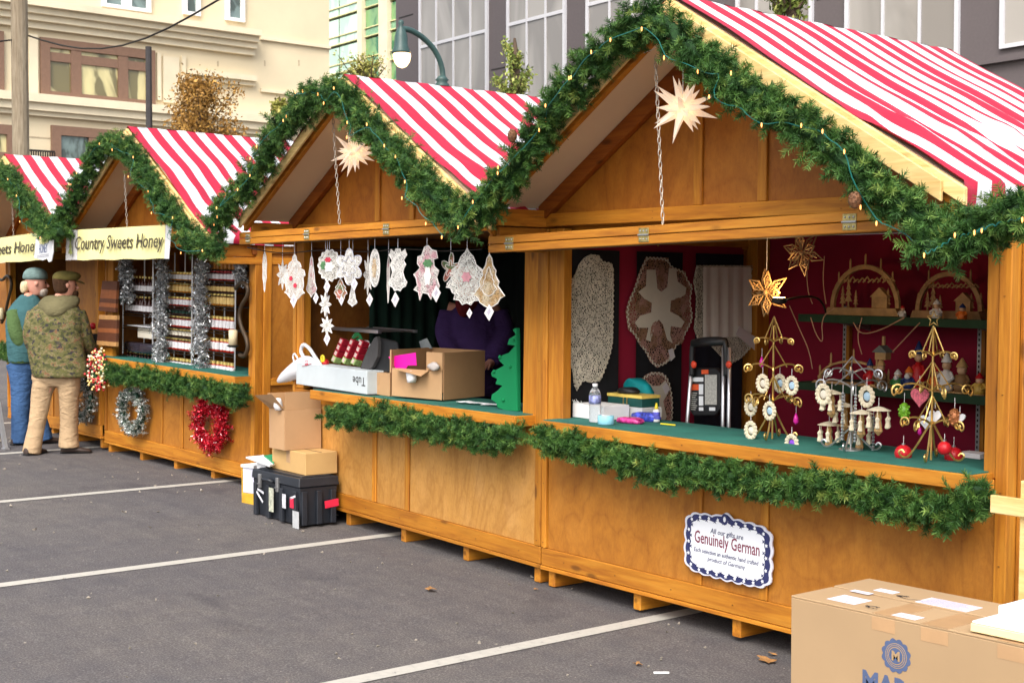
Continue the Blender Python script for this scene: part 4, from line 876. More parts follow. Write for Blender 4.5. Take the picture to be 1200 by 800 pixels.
def metal_tree(S, px, pb, h, wid, tiers, mat, label, top=None):
    c = S.q(px, pb, .883, 2); c[2] = .883; T = thing('ornament_tree', label, 'ornament stand', S, c, 'metal ornament trees on the counter')
    MB().tube([c+[0, 0, .005], c+[0, 0, h]], .005, 8).build('pole', mat, T)
    ends = []
    for zf, wf, n, a0 in tiers:
        for i in range(n):
            a = a0+i*6.283/n; d = np.array([math.cos(a), math.sin(a), 0]); o = c+[0, 0, h*zf]
            MB().tube(smooth_path(spiral(o, d, (0, 0, 1), wid*wf), 1), .0042, 5).build('curled_arm', mat, T); ends.append(o+d*wid*wf*.85-np.array([0, 0, wid*wf*.10]))
            MB().tube([o+[0, 0, h*.22], o+d*wid*wf*.45+[0, 0, h*.02]], .003, 5).build('stay_wire', mat, T)
    for i in range(4):
        a = .4+i*1.5708; d = np.array([math.cos(a), math.sin(a), 0]); o = c+[0, 0, h*.30]
        MB().tube(smooth_path([o, c+d*wid*.45+[0, 0, .02], c+d*wid*.62+[0, 0, .005], c+d*wid*.75+[0, 0, .03], c+d*wid*.66+[0, 0, .045], c+d*wid*.60+[0, 0, .03]], 2), .0045, 5).build('foot', mat, T)
    return T, ends, c
T1, E1, c1_ = metal_tree(A, 905, 515, .56, .17, ((.86, .62, 4, .3), (.62, .85, 4, .7), (.34, 1., 4, .1)), goldM, 'gold wire ornament tree with oval filigree medallions, left of three')
for i, (px, py, k) in enumerate(((894, 430, 'medal'), (914, 430, 'bluemedal'), (928, 432, 'bluemedal'), (880, 458, 'medal'), (902, 462, 'bluemedal'), (933, 474, 'drop'), (928, 500, 'purmedal'), (893, 408, 'drop'), (880, 485, 'medal'))):
    c = A.q(px, py, .16+(.05 if i % 2 else -.06)); ornament(T1, A, c, k, ('oval medallion ornament on the upper left of the gold tree', 'oval medallion with blue picture at the middle of the gold tree', 'spiky medallion with grey blue drop on the right of the gold tree', 'small oval medallion low on the left of the gold tree', 'large medallion with blue gem at the heart of the gold tree', 'magenta drop hanging right of the gold tree', 'round medallion with purple stone at the foot of the gold tree', 'tiny magenta drop near the top of the gold tree', 'medallion touching the counter at the left of the gold tree')[i], 1.15)
T2, E2, c2_ = metal_tree(A, 997, 527, .36, .19, ((.98, .8, 3, .2), (.8, 1., 3, 1.2)), steelM, 'silver wire ornament stand with ivory carousels, middle of three')
MB().lathe(c2_, [(.055, 0), (.055, .006), (.01, .010)], 18).build('round_base', steelM, T2)
for i, (px, py, k) in enumerate(((975, 447, 'carousel'), (990, 462, 'carousel'), (1030, 466, 'carousel'), (1010, 470, 'carousel'), (972, 484, 'carousel'), (988, 450, 'chain'), (1003, 452, 'chain'), (1024, 478, 'chain'), (1016, 442, 'bluemedal'), (965, 440, 'medal'), (1008, 486, 'carousel'))):
    c = A.q(px, py, .13+.07*math.sin(i*2.)); ornament(T2, A, c, k, ['ivory carousel ornament high on the left of the silver stand', 'ivory carousel ornament just left of the silver pole', 'ivory carousel ornament at the far right of the silver stand', 'ivory carousel ornament just right of the silver pole', 'ivory carousel ornament low on the left of the silver stand', 'silver bead chain left of the silver pole', 'silver bead chain right of the silver pole', 'silver bead chain low on the right of the silver stand', 'round blue medallion near the top of the silver stand', 'oval ivory medallion at the upper left of the silver stand', 'ivory carousel ornament nearest the counter on the silver stand'][i], 1.25)
T3, E3, c3_ = metal_tree(A, 1091, 540, .585, .19, ((.78, .58, 4, .2), (.52, .95, 4, .9), (.27, .8, 4, .1)), goldM, 'gold wire ornament tree with red baubles and star top, right of three')
st_ = [c3_+[.035*(1 if k % 2 == 0 else .45)*math.sin(k*math.pi/5), 0, .615+.035*(1 if k % 2 == 0 else .45)*math.cos(k*math.pi/5)] for k in range(10)]
MB().tube(st_, .003, 5, closed=True).build('star_top', goldM, T3)
for i, (px, py, k, s_) in enumerate(((1059, 510, 'red', 1.15), (1118, 512, 'red', 1.2), (1107, 508, 'red', .9), (1060, 460, 'green', 1.25), (1119, 466, 'cone', 1.25), (1086, 474, 'heart', 1.1), (1096, 470, 'heart', .9), (1078, 440, 'pheart', 1.35), (1125, 476, 'heart', .7), (1078, 492, 'drop', .8))):
    c = A.q(px, py, .16+(.05 if i % 2 else -.06)); ornament(T3, A, c, k, ('matt red bauble at the lower left of the star topped tree', 'largest red bauble at the lower right of the star topped tree', 'half hidden red bauble behind the largest one', 'green glass cone hanging on the left of the star topped tree', 'copper cone hanging on the right of the star topped tree', 'white heart hanging at the middle of the star topped tree', 'grey white heart behind the middle white heart', 'red and white patterned heart high on the star topped tree', 'small white heart beside the copper cone', 'tiny figure drop on the left arm of the star topped tree')[i], s_)
# hand truck behind the counter
ly = .52; q = lambda x, y, d=0: A.q(x, y, ly+d)
T = thing('hand_truck', 'folding black and silver hand truck with red knobs and labels', 'hand truck', A, q(828, 500)); silM = plain('brushed_aluminium', (.62, .62, .64), .3, .85, var=.05); blkP = plain('black_plastic', (.012, .012, .013), .45, spec=.4)
for x0, x1 in ((812, 805), (848, 847), (855, 854)): MB().tube([q(x0, 407), q(x1, 500), q(x1, 560)], .011, 10).build('tube', silM, T, smooth=True)
MB().tube(smooth_path([q(811, 440), q(811, 404), q(816, 399), q(846, 397), q(851, 402), q(851, 440)]), .016, 8).build('handle', blkP, T, smooth=True)
MB().tube([q(812, 402), q(850, 400)], .022, 8).build('grip', blkP, T, smooth=True)
MB().prism([q(x, y, .02) for x, y in ((809, 436), (813, 431), (838, 431), (843, 436), (843, 480), (838, 487), (812, 487), (808, 481))], (0, .04, 0)).build('nose_plate', blkP, T, bevel=.006)
for x in (813, 854): MB().ball(q(x, 427, -.02), .021, 12, sy=.5).build('red_knob', plain('orange_red_plastic', (.75, .06, .02), .4), T, smooth=True)
def lq(x0, x1, y0, y1, m, n, d=.016): MB().prism([q(x, y, d) for x, y in ((x0, y1), (x1, y1), (x1, y0), (x0, y0))], (0, .002, 0)).build(n, m, T)
orM2 = plain('orange_print', (.7, .09, .02), .6); gryM = plain('grey_label', (.42, .40, .36), .6, var=.3, sc_=80)
lq(822, 830, 433, 438, orM2, 'sticker'); lq(810, 824, 442, 447, whiteM, 'label_title'); lq(810, 821, 450, 457, orM2, 'label_print', .0155); lq(826, 840, 439, 474, gryM, 'label', .0155); lq(819, 824, 450, 462, whiteM, 'label', .015); lq(819, 824, 464, 475, whiteM, 'label', .015); lq(819, 824, 477, 481, whiteM, 'label', .015); lq(831, 838, 477, 481, whiteM, 'label', .015)
mb = MB()
for k in range(9): p0, p1 = q(809.5, 460+k*2.4, .015), q(817-(k % 3), 460+k*2.4, .015); mb.box(p0[0], p1[0], p0[1], p0[1]+.001, p0[2]-.002, p0[2]+.002)
mb.build('label_text', gryM, T)
# packing clutter at the left of the counter
zc = .884
def box_on(S, x0, x1, yt, ly, d, mat, name, label, cat, z=zc, group=None, rz=0, **k):
    a, b = S.q(x0, 480, ly), S.q(x1, 480, ly); zt = S.q((x0+x1)/2, yt, ly)[2]; T = thing(name, label, cat, S, ((a[0]+b[0])/2, ly+d/2, z), group)
    MB().box(a[0], b[0], ly, ly+d, z, zt).build('carton', mat, T, bevel=.002); return T, a, b, zt
def printM():
    m, t, b = new_mat('green_leaf_print', .6); vo = t.nodes.new('ShaderNodeTexVoronoi'); vo.inputs['Scale'].default_value = 30; t.links.new(coords(t, rand=False), vo.inputs['Vector'])
    t.links.new(ramp(t, vo.outputs['Distance'], [(.25, (.10, .40, .28)), (.36, (.72, .74, .68))]), b.inputs['Base Color']); return m
box_on(A, 650, 672, 478, .36, .18, whiteM, 'white_box', 'low white box tucked behind the left post', 'box', group='white boxes on the green counter')
T, a, b, zt = box_on(A, 655, 689, 452, .62, .10, printM(), 'tissue_box', 'white box with green leaf print behind the left post', 'box')
T, a, b, zt = box_on(A, 671, 707, 474, .10, .20, whiteM, 'white_box', 'crumpled white carton behind the water bottle', 'box', group='white boxes on the green counter')
R = random.Random(3); mb = MB()
for k in range(6): x = a[0]+.005+k*.012; mb.prism([(x, .102, zt), (x+.014, .102, zt), (x+.007+R.uniform(-.01, .01), .09, zt+R.uniform(.012, .03))], (0, .002, 0))
mb.build('torn_edge', whiteM, T)
T, a, b, zt = box_on(A, 712, 752, 476, .32, .16, plain('grey_white_card', (.60, .60, .59), .7, var=.05), 'white_box', 'greyish white box under the green gold rimmed box', 'box', group='white boxes on the green counter')
c2 = A.q(730, 470, .34); T = thing('green_box', 'dark green gift box with a gold rim', 'box', A, (c2[0], .40, zt+.001)); w2 = .1
MB().box(a[0]-.01, b[0]-.01, .33, .47, zt+.001, zt+.05).build('box_body', plain('bottle_green_card', (.008, .07, .06), .5), T, bevel=.002); MB().box(a[0]-.013, b[0]-.007, .327, .473, zt+.051, zt+.068).build('gold_rim', plain('yellow_gold_card', (.75, .55, .12), .5), T)
for dx in (.12, .15): MB().box(a[0]+dx, a[0]+dx+.006, .3265, .3285, zt+.005, zt+.05).build('gold_stripe', goldM, T)
solo(MB().loft([((a[0]+.10, .39, zt+.069+z_), rx, .05) for z_, rx in ((0, .075), (.015, .08), (.028, .06), (.034, .03))], 14, .06, 4), 'black_pouch', blkP, 'black pouch lying on the green gold rimmed box', 'pouch', A, smooth=True)
tealM = plain('teal_cloth', (.0, .26, .28), .7, var=.25, sc_=14, bmp=.4)
solo(MB().loft([((a[0]+.055-.01*k, .53, zt-.04+z_), rx, .05) for k, (z_, rx) in enumerate(((0, .09), (.06, .11), (.11, .115), (.15, .10), (.175, .06), (.185, .02)))], 18, .07, 6), 'teal_bag', tealM, 'crumpled teal cloth bag behind the green gold rimmed box', 'bag', A, smooth=True)
c2 = A.q(694, 470, .45); solo(MB().loft([((c2[0], .5, zc+z_), rx, .08) for z_, rx in ((0, .11), (.08, .12), (.14, .11), (.18, .07), (.19, .02))], 18, .03, 8), 'black_bag', blkP, 'rounded black bag behind the water bottle', 'bag', A, smooth=True)
c2 = A.q(683, 480, .33); solo(MB().box(c2[0]-.03, c2[0]+.04, .31, .4, zc, zc+.115), 'grey_box', plain('grey_card', (.45, .43, .42), .7), 'small grey box left of the water bottle', 'box', A)
m, t, b = new_mat('clear_plastic', .08, spec=.6); b.inputs['Transmission Weight'].default_value = .9; b.inputs['IOR'].default_value = 1.2; b.inputs['Base Color'].default_value = (.85, .88, .9, 1); clearM = m
c2 = A.q(697, 494, zc, 2); T = thing('water_bottle', 'clear plastic water bottle with blue label', 'bottle', A, c2)
MB().lathe(c2, [(.030, 0), (.033, .01), (.031, .03), (.033, .05), (.031, .07), (.033, .09), (.033, .15), (.028, .17), (.013, .19), (.013, .197)], 18).build('bottle_body', clearM, T, smooth=True)
MB().lathe(c2+[0, 0, .197], [(.015, 0), (.015, .014)], 14).build('cap', whiteM, T); MB().lathe(c2+[0, 0, .10], [(.0338, 0), (.0338, .045)], 18).build('label', plain('blue_white_label', (.25, .28, .55), .4, var=.7, sc_=35), T, smooth=True)
c2 = A.q(710, 497, zc, 2); P_ = [(.042, 0), (.045, .003), (.045, .045), (.042, .048)]; T = thing('tape_roll', 'roll of pale blue tape on the green counter', 'tape', A, c2)
MB().lathe(c2, P_, 20).build('tape', plain('pale_blue_tape', (.25, .55, .68), .4, var=.04), T, smooth=True); MB().lathe(c2+[0, 0, .0485], [(.026, 0), (.026, .001)], 16).build('core', whiteM, T)
packM = plain('shiny_wrappers', (.55, .04, .22), .2, var=.9, sc_=35); pk2 = plain('blue_wrappers', (.06, .08, .5), .2, var=.9, sc_=35)
c2 = A.q(738, 495, zc, 2); solo(MB().loft([((c2[0], c2[1], zc+z_), rx, .05) for z_, rx in ((0, .09), (.012, .10), (.024, .085), (.03, .04))], 20, .10, 9), 'snack_packs', packM, 'pink and white shiny packs beside the tape roll', 'packet', A, smooth=True)
c2 = A.q(752, 493, zc, 2); solo(MB().loft([((c2[0]-.01, c2[1]+.04, zc+z_), rx, .05) for z_, rx in ((0, .10), (.02, .11), (.035, .10), (.045, .05))], 20, .10, 10), 'blue_packs', pk2, 'blue wrapped packs behind the pink ones', 'packet', A, smooth=True)
c2 = A.q(769, 494, zc, 2); T = thing('glue_bottle', 'small white glue bottle with yellow cap and blue label', 'bottle', A, c2); yelM = plain('yellow_plastic', (.85, .65, .03), .4)
MB().lathe(c2, [(.019, 0), (.021, .005), (.021, .06), (.012, .07)], 14).build('bottle_body', whiteM, T, smooth=True); MB().lathe(c2+[0, 0, .07], [(.012, 0), (.010, .012), (.004, .035)], 12).build('cap', yelM, T, smooth=True); MB().lathe(c2+[0, 0, .015], [(.0215, 0), (.0215, .04)], 14).build('label', plain('glue_blue_label', (.1, .1, .5), .5, var=.5, sc_=50), T)
c2 = A.q(782, 498, zc, 2); solo(MB().tube([c2+[-.05, 0, .004], c2+[.05, .01, .004]], .004, 6), 'yellow_pencil', yelM, 'yellow pencil lying on the green felt', 'pencil', A)
c2 = A.q(1141, 536, zc, 2); solo(MB().box(c2[0]-.06, c2[0]+.05, c2[1]-.03, c2[1]+.06, zc, zc+.022), 'paper_stack', tagM, 'stack of pale leaflets at the right end of the counter', 'papers', A)
# white sign
sgn = thing('scalloped_sign', 'white scalloped sign with dark blue border reading Genuinely German', 'sign', A, A.q(853, 643, -.02)); sy = -.020
navyM = plain('navy_print', (.025, .03, .11), .6, var=.05); maroonM = plain('maroon_print', (.20, .025, .06), .6, var=.05)
O = A.q(853, 643, sy); pTL, pTR, pBL, pBR = [A.q(x, y, sy) for x, y in ((803, 597), (905, 620), (804, 668), (902, 690))]
ux = ((pTR-pTL)+(pBR-pBL))/2; uz = ((pTL-pBL)+(pTR-pBR))/2; W2, H2 = np.linalg.norm(ux)/2, np.linalg.norm(uz)/2; ux /= np.linalg.norm(ux); uz -= ux*(uz@ux); uz /= np.linalg.norm(uz)
def sg(u, v, d=0): return O+ux*u*W2+uz*v*H2+np.array([0, d, 0])
def sc_out(k, amp=.05, n=120):
    pts = []
    for i in range(1600):
        a = 2*math.pi*i/1600; c, s = math.cos(a), math.sin(a); e = .34
        u = math.copysign(abs(c)**e, c); v = math.copysign(abs(s)**e, s)
        pts.append((u, v))
    P = np.array(pts)*[W2, H2]; q_ = np.vstack([P, P[:1]]); sq = np.r_[0, np.cumsum(np.linalg.norm(np.diff(q_, axis=0), axis=1))]; uu = np.linspace(0, sq[-1], n+1)[:-1]
    P = np.stack([np.interp(uu, sq, q_[:, 0]), np.interp(uu, sq, q_[:, 1])], 1); d = np.r_[0, np.cumsum(np.linalg.norm(np.diff(np.vstack([P, P[:1]]), axis=0), axis=1))]; L = d[-1]; out = []
    for i in range(n):
        ph = d[i]/L*22*2*math.pi; r = 1+amp*(abs(math.sin(ph/2))-.5); x_, y_ = P[i]; nx, ny = x_, y_; q_ = math.hypot(nx, ny)
        out.append(((x_*k+nx/q_*W2*amp*abs(math.sin(ph/2))*.8)/W2, (y_*k+ny/q_*W2*amp*abs(math.sin(ph/2))*.8)/H2))
    return out
def top_bump(pts): return [(u, v+(.13*math.exp(-((u+.05)/.14)**2) if v > .7 else 0)) for u, v in pts]
MB().prism([sg(u, v) for u, v in top_bump(sc_out(1.0, .055))], (0, -.008, 0)).build('sign_board', plain('sign_lilac_white', (.66, .66, .74), .4, var=.03), sgn)
sw = plain('sign_white', (.78, .80, .84), .4, var=.02)
MB().prism([sg(u, v, -.009) for u, v in top_bump(sc_out(.95, .05))], (0, -.0006, 0)).build('border_print', navyM, sgn)
MB().prism([sg(u*.91, v*.87, -.0105) for u, v in sc_out(.93, .045)], (0, -.0006, 0)).build('sign_face', sw, sgn)
mb = MB(); out = sc_out(.92, .0, 120)
for i in range(0, 120, 5):
    u, v = out[i]; p = sg(u*.985, v*.985, -.0125); s_ = .011
    mb.prism([p+ux*s_*math.cos(a)*(1 if j % 2 else .5)+uz*s_*math.sin(a)*(1 if j % 2 else .5) for j, a in enumerate(np.linspace(0, 6.28, 11)[:-1])], (0, -.0006, 0))
mb.build('border_rosettes', sw, sgn)['kind'] = 'stuff'
mb = MB(); out = sc_out(.86, .0, 120)
for i in range(2, 120, 5):
    u, v = out[i]; p = sg(u*.99, v*.97, -.0128); s_ = .013; mb.prism([p+ux*s_*math.cos(a)*(1 if j % 2 else .3)+uz*s_*math.sin(a)*(1 if j % 2 else .3) for j, a in enumerate(np.linspace(0, 6.28, 9)[:-1])], (0, -.0006, 0))
mb.build('border_flowers', navyM, sgn)['kind'] = 'stuff'
p = sg(-.05, .98, -.013); MB().prism([p+ux*.022*math.cos(a)+uz*.028*math.sin(a) for a in np.linspace(0, 6.28, 15)[:-1]], (0, -.0006, 0)).build('crest', navyM, sgn); MB().prism([p+[0, -.001, 0]+ux*.009*math.cos(a)+uz*.014*math.sin(a) for a in np.linspace(0, 6.28, 9)[:-1]], (0, -.0006, 0)).build('crest_figure', sw, sgn)
text_obj('lettering', 'All our gifts are', navyM, .036, sg(0, .43, -.0125), ux, uz, sgn, sx=.95, shear=.15)
text_obj('lettering', 'Genuinely German', maroonM, .088, sg(0, .02, -.0125), ux, uz, sgn, sx=.64, bold=.0005)
text_obj('lettering', 'Each selection an authentic hand crafted', navyM, .031, sg(-.02, -.29, -.0125), ux, uz, sgn, sx=.84, shear=.15)
text_obj('lettering', 'product of Germany', navyM, .031, sg(0, -.52, -.0125), ux, uz, sgn, sx=.95, shear=.15)
# ---------------------------------------------------------------- lace ornaments hanging under the flap of the second stall
def rad_out(fn, n=48): return [(fn(a)*math.cos(a), fn(a)*math.sin(a)) for a in np.linspace(0, 2*math.pi, n+1)[:-1]]
def mirror(half): return half+[(-x, y) for x, y in reversed(half)]
SHP = dict(
    icicle=mirror([(0, 1), (.35, .75), (.55, .35), (.45, 0), (.5, -.3), (.22, -.6), (.12, -.85), (0, -1)]),
    lantern=mirror([(0, 1), (.15, .9), (.22, .72), (.5, .62), (.62, .45), (.55, .38), (.9, .3), (.98, .1), (.8, 0), (.85, -.35), (.75, -.55), (.95, -.66), (.7, -.72), (.4, -.9), (0, -1)]),
    star=rad_out(lambda a: .62+.38*abs(math.cos(3*(a-math.pi/2)))**1.3*1.0 if True else 1),
    flake=rad_out(lambda a: .72+.28*math.cos(8*a)+.08*math.cos(24*a), 72),
    oval=rad_out(lambda a: 1., 28), wreath=rad_out(lambda a: .94+.06*math.cos(14*a), 70),
    bell=mirror([(0, 1), (.2, .85), (.3, .5), (.5, .1), (.62, -.3), (.95, -.6), (.7, -.75), (.3, -.85), (0, -1)]),
    angel=mirror([(0, .95), (.22, .98), (.35, .8), (.75, .95), (.95, .7), (.6, .45), (.85, .25), (.65, .1), (.55, -.1), (.7, -.35), (.98, -.55), (.85, -.72), (.5, -.8), (.3, -.95), (0, -.9)]),
    santa=[(-.2, .95), (.1, 1), (.35, .85), (.7, .8), (.8, .55), (.5, .5), (.55, .25), (.9, .1), (.75, -.15), (.95, -.45), (.8, -.75), (.5, -.7), (.35, -.95), (.1, -.75), (-.3, -.72), (-.5, -1), (-.62, -.7), (-.98, -.62), (-.7, -.45), (-.8, -.2), (-1, -.05), (-.75, .05), (-.5, .2), (-.72, .35), (-.68, .6), (-.4, .65)],
    tree=mirror([(0, 1), (.1, .86), (.28, .72), (.38, .55), (.42, .42), (.72, .25), (.8, .12), (.62, .05), (.95, -.25), (1, -.38), (.78, -.4), (.7, -.55), (.55, -.62), (.62, -.8), (.35, -.82), (.2, -.97), (0, -.9)]),
    slim=mirror([(0, 1), (.15, .85), (.22, .6), (.42, .4), (.38, .25), (.62, .0), (.55, -.15), (.98, -.5), (.7, -.6), (.55, -.78), (.25, -.9), (0, -.95)]),
    posy=rad_out(lambda a: .7+.3*math.sin(5*a+.5), 40))
lwM = lace_mat('white_lace', (.74, .72, .68), .115, 105); lw2 = lace_mat('open_white_lace', (.74, .72, .66), .10, 90); lgold = lace_mat('gold_brown_lace', (.46, .29, .13), .13, 110, (.6, .5, .35)); lpink = lace_mat('rose_lace', (.60, .34, .37), .12, 105, (.68, .64, .6)); lgreen = lace_mat('green_rose_lace', (.16, .26, .12), .12, 105, (.55, .2, .15))
lrim = plain('lace_cord', (.72, .70, .67), .8, var=.05); silvm = plain('silver_thread', (.6, .6, .66), .35, .5)
ZF = 1.905
def lace_orn(S, px, pt, pb, hw, shape, mat, label, ly=-.34, tag=None, rim=lrim, inner=None):
    c = S.q(px, (pt+pb)/2, ly); k = ((S.o+S.R@c-CAM)@FW)/F; hh = (pb-pt)/2*k; w_ = hw*k*1.85
    pts = [c+[x*w_, 0, y*hh] for x, y in SHP[shape]]; T = thing('lace_ornament', label, 'ornament', S, c, 'white lace ornaments hanging under the flap')
    MB().prism(pts, (0, .0025, 0)).build('lace_field', mat, T)
    MB().tube([p+[0, .001, 0] for p in pts], .0032, 5, closed=True).build('corded_edge', rim, T)
    if inner: 
        for sx, sy, dx, dy, m in inner: MB().prism([c+[x*w_*sx+dx*w_, -.004, y*hh*sy+dy*hh] for x, y in rad_out(lambda a: .85+.15*math.cos(6*a), 24)], (0, .002, 0)).build('embroidered_patch', m, T)
    else: MB().tube([c+[x*w_*.55, -.002, y*hh*.55] for x, y in SHP[shape]], .0025, 5, closed=True).build('inner_cord', rim, T)
    zt = max(p[2] for p in pts); MB().tube([(c[0], ly, zt), (c[0], ly, ZF)], .0016, 4).build('thread', silvm, T)
    if tag:
        t = S.q(tag[0], tag[1], ly-.012); s = tag[2]*k; a = .12
        MB().prism([t+[0, 0, s], t+[s*.95, 0, a*s], t+[.05*s, 0, -s], t+[-s*.95, 0, -a*s]], (0, .0015, 0)).build('price_tag', tagM, T)
        MB().prism([t+[x*s, -.0012, y*s] for x, y in ((-.35, .05), (.15, .5), (.38, .1), (-.1, -.35))], (0, .0006, 0)).build('tag_print', plain('tag_grey_print', (.45, .42, .50), .7, var=.3, sc_=200), T)
    return T
pinkP = plain('santa_red_patch', (.5, .03, .06), .7); greenP = plain('green_patch', (.08, .2, .08), .7, var=.4, sc_=60); roseP = plain('rose_patch', (.55, .25, .28), .7)
lace_orn(B, 310, 294, 342, 5, 'icicle', lwM, 'slender lace icicle, farthest left under the flap', -.30)
lace_orn(B, 331, 306, 338, 7, 'flake', lw2, 'lace snowflake half behind the lantern shaped lace', -.26)
lace_orn(B, 345, 298, 352, 14, 'lantern', lwM, 'lace lantern with little windows and diamond price tag', -.33, (344, 352, 9), inner=((.18, .12, -.3, -.05, pinkP), (.18, .12, .1, -.35, pinkP)))
lace_orn(B, 365, 300, 348, 7, 'bell', lpink, 'narrow lace bell with red stitching beside the lantern', -.27, (370, 349, 7))
lace_orn(B, 386, 292, 330, 15, 'wreath', lw2, 'round lace wreath with a red capped embroidered figure', -.33, (383, 336, 8), inner=((.45, .35, 0, -.1, lrim), (.3, .18, -.1, .35, pinkP), (.25, .3, -.5, 0, greenP)))
lace_orn(B, 409, 291, 334, 17, 'star', lwM, 'six pointed lace star edged in silver cord', -.36, (415, 333, 8), rim=silvm)
lace_orn(B, 399, 326, 352, 8, 'tree', lgreen, 'small green stitched lace tree under the six pointed star', -.3, (400, 352, 6))
lace_orn(B, 413, 334, 359, 6, 'bell', lwM, 'little lace bell hanging under the six pointed star', -.31)
lace_orn(B, 381, 343, 370, 7, 'flake', lw2, 'upper lace snowflake of the long hanging chain', -.30)
lace_orn(B, 383, 371, 392, 8, 'flake', lw2, 'lower lace snowflake of the long hanging chain with tag', -.30, (383, 397, 8))
lace_orn(B, 431, 300, 344, 5, 'flake', lwM, 'thin lace snowflake left of the pointed oval', -.27, (433, 351, 8))
lace_orn(B, 439, 292, 336, 6, 'oval', lwM, 'pointed oval lace with brown stitching before the green drape', -.33, inner=((.5, .6, 0, 0, lgold),))
lace_orn(B, 466, 291, 342, 11, 'angel', lwM, 'white lace angel before the dark green drape', -.33, (463, 351, 9))
lace_orn(B, 455, 300, 355, 3, 'icicle', lpink, 'thin pink grey icicle just behind the lace angel', -.24)
lace_orn(B, 500, 288, 352, 15, 'santa', lpink, 'lace gift bringer in faded pink with diamond tag', -.34, (511, 344, 10), inner=((.4, .18, .1, .35, greenP), (.3, .4, .1, -.1, lrim)))
lace_orn(B, 528, 296, 334, 11, 'posy', lgreen, 'green and red stitched lace posy behind the large lace tree', -.26)
lace_orn(B, 547, 291, 358, 23, 'tree', lw2, 'largest white openwork lace tree under the flap', -.35, (550, 367, 6), inner=((.25, .2, 0, 0, roseP),))
lace_orn(B, 573, 298, 362, 17, 'slim', lgold, 'gold brown lace tree with white edge, farthest right', -.36, (573, 366, 10))
# thin cable of lights along the flap
solo(MB().tube(smooth_path([B.q(x, y, -.30) for x, y in ((290, 290), (330, 298), (380, 292), (430, 296), (470, 291), (520, 295), (565, 292))]), .004, 5), 'flap_cable', ironM, 'dark cable running along the underside of the lace stall flap', 'cable', B)
# inside of the second stall
LB = .07
def wallB(px, py, o=0): return B.q(px, py, LB+o, 0)
def hang(S, y0, y1, z0, z1, x, mat, name, label, amp=.02, fr=3., cat='cloth'):
    n = 60; v = []
    for i in range(n+1):
        y = y0+(y1-y0)*i/n; d = amp*math.sin(i*fr*.35)+amp*.4*math.sin(i*.9); v += [(x+d, y, z0), (x+d*.7, y, z1)]
    return solo(MB().add(v, [(2*i, 2*i+2, 2*i+3, 2*i+1) for i in range(n)]), name, mat, label, cat, S, smooth=True)
hang(B, wallB(431, 380)[1], 1.76, .4, 1.90, LB+.02, drapeM, 'green_drape', 'dark green curtain hanging on the left inner wall of the lace stall')
v = []
for i in range(61):
    x = .12+2.75*i/60; d = .02*math.sin(i*1.1); v += [(x, 1.70+d, .4), (x, 1.70+d, 1.90)]
solo(MB().add(v, [(2*i, 2*i+2, 2*i+3, 2*i+1) for i in range(60)]), 'back_drape', plain('near_black_drape', (.008, .014, .012), .95), 'near black curtain across the back of the lace stall', 'cloth', B, smooth=True)
hang(B, .1, 1.6, .9, 1.8, 2.93, plain('khaki_cloth', (.09, .07, .045), .9, var=.3), 'khaki_cloth', 'khaki cloth on the right inner side of the lace stall') if False else None
T = thing('wire_shelf', 'grey wire shelf on a metal pole at the left inside the lace stall', 'shelf', B, B.q(400, 382, .35)); a, b = B.q(356, 382, .30), B.q(443, 382, .30); z = a[2]
MB().box(a[0], b[0], .30, .33, z-.012, z+.012).build('front_rim', silM, T); MB().box(a[0], b[0], .62, .64, z-.01, z+.01).build('back_rim', silM, T)
for k in range(26): x = a[0]+(b[0]-a[0])*(k+.5)/26; MB().tube([(x, .33, z), (x, .62, z)], .004, 4).build('wire', silM, T)
for px in (354, 419): x = B.q(px, 350, .6)[0]; MB().tube([(x, .6, .3), (x, .6, 1.72)], .012, 8).build('pole', silM, T)
zb = .884
def zB(x): return .856+(.886-.856)*x/B.W+.001
# long white box lettered upside down
a, b = B.q(347, 455, -.10), B.q(430, 455, -.10); zt = B.q(390, 430, -.10)[2]; z0 = zB(a[0])+.012
T = thing('long_white_box', 'long white carton lettered Tube upside down on the counter', 'box', B, ((a[0]+b[0])/2, -.05, z0)); whB = plain('bluish_white_card', (.50, .55, .57), .6, var=.04)
MB().box(a[0], b[0], -.10, .06, z0, zt).build('carton', whB, T, bevel=.003)
text_obj('lettering', 'Tube', ironM, .085, (b[0]-.02, -.1012, zt-.045), (-1, 0, 0), (0, 0, -1), T, th=.001, align='LEFT', sx=.95)
solo(MB().box(a[0]+.25, b[0]+.03, -.10, .10, zB(a[0]), z0-.001), 'black_tray', blkP, 'thin black tray under the long white carton', 'tray', B)
# gift boxes in rows, leaning
redC = plain('red_gift_card', (.42, .012, .03), .5, var=.15, sc_=30); grC = plain('pale_green_card', (.34, .48, .16), .5, var=.4, sc_=60); wC = plain('cream_print', (.66, .5, .44), .5, var=.2, sc_=90)
for i, px in enumerate((393, 405, 416)):
    c = B.q(px, 430, .10); T = thing('gift_box', ('red gift boxes with green end leaning in the white carton, left row', 'red gift boxes with green end leaning in the white carton, middle row', 'red gift boxes with green end leaning in the white carton, right row')[i], 'box', B, (c[0], .1, zt-.02), 'leaning red and green gift boxes')
    ax = np.array([.30, .25, .92]); ax /= np.linalg.norm(ax); up_ = np.array([-1, .0, .33]); ex = np.cross(ax, [0, 1, 0]); ex /= np.linalg.norm(ex); ey = np.cross(ex, ax)
    for k in range(4):
        cc = np.array([c[0], .1, zt+.005])+ax*(.025+.047*k); MB().obox(cc, ex, ey, ax, .024, .03, .022).build('box', grC if k == 0 else redC, T, bevel=.002)
        MB().obox(cc-ey*(-.0310 if ey[1] < 0 else .0310), ex, ey, ax, .014, .0008, .014).build('printed_face', wC, T)
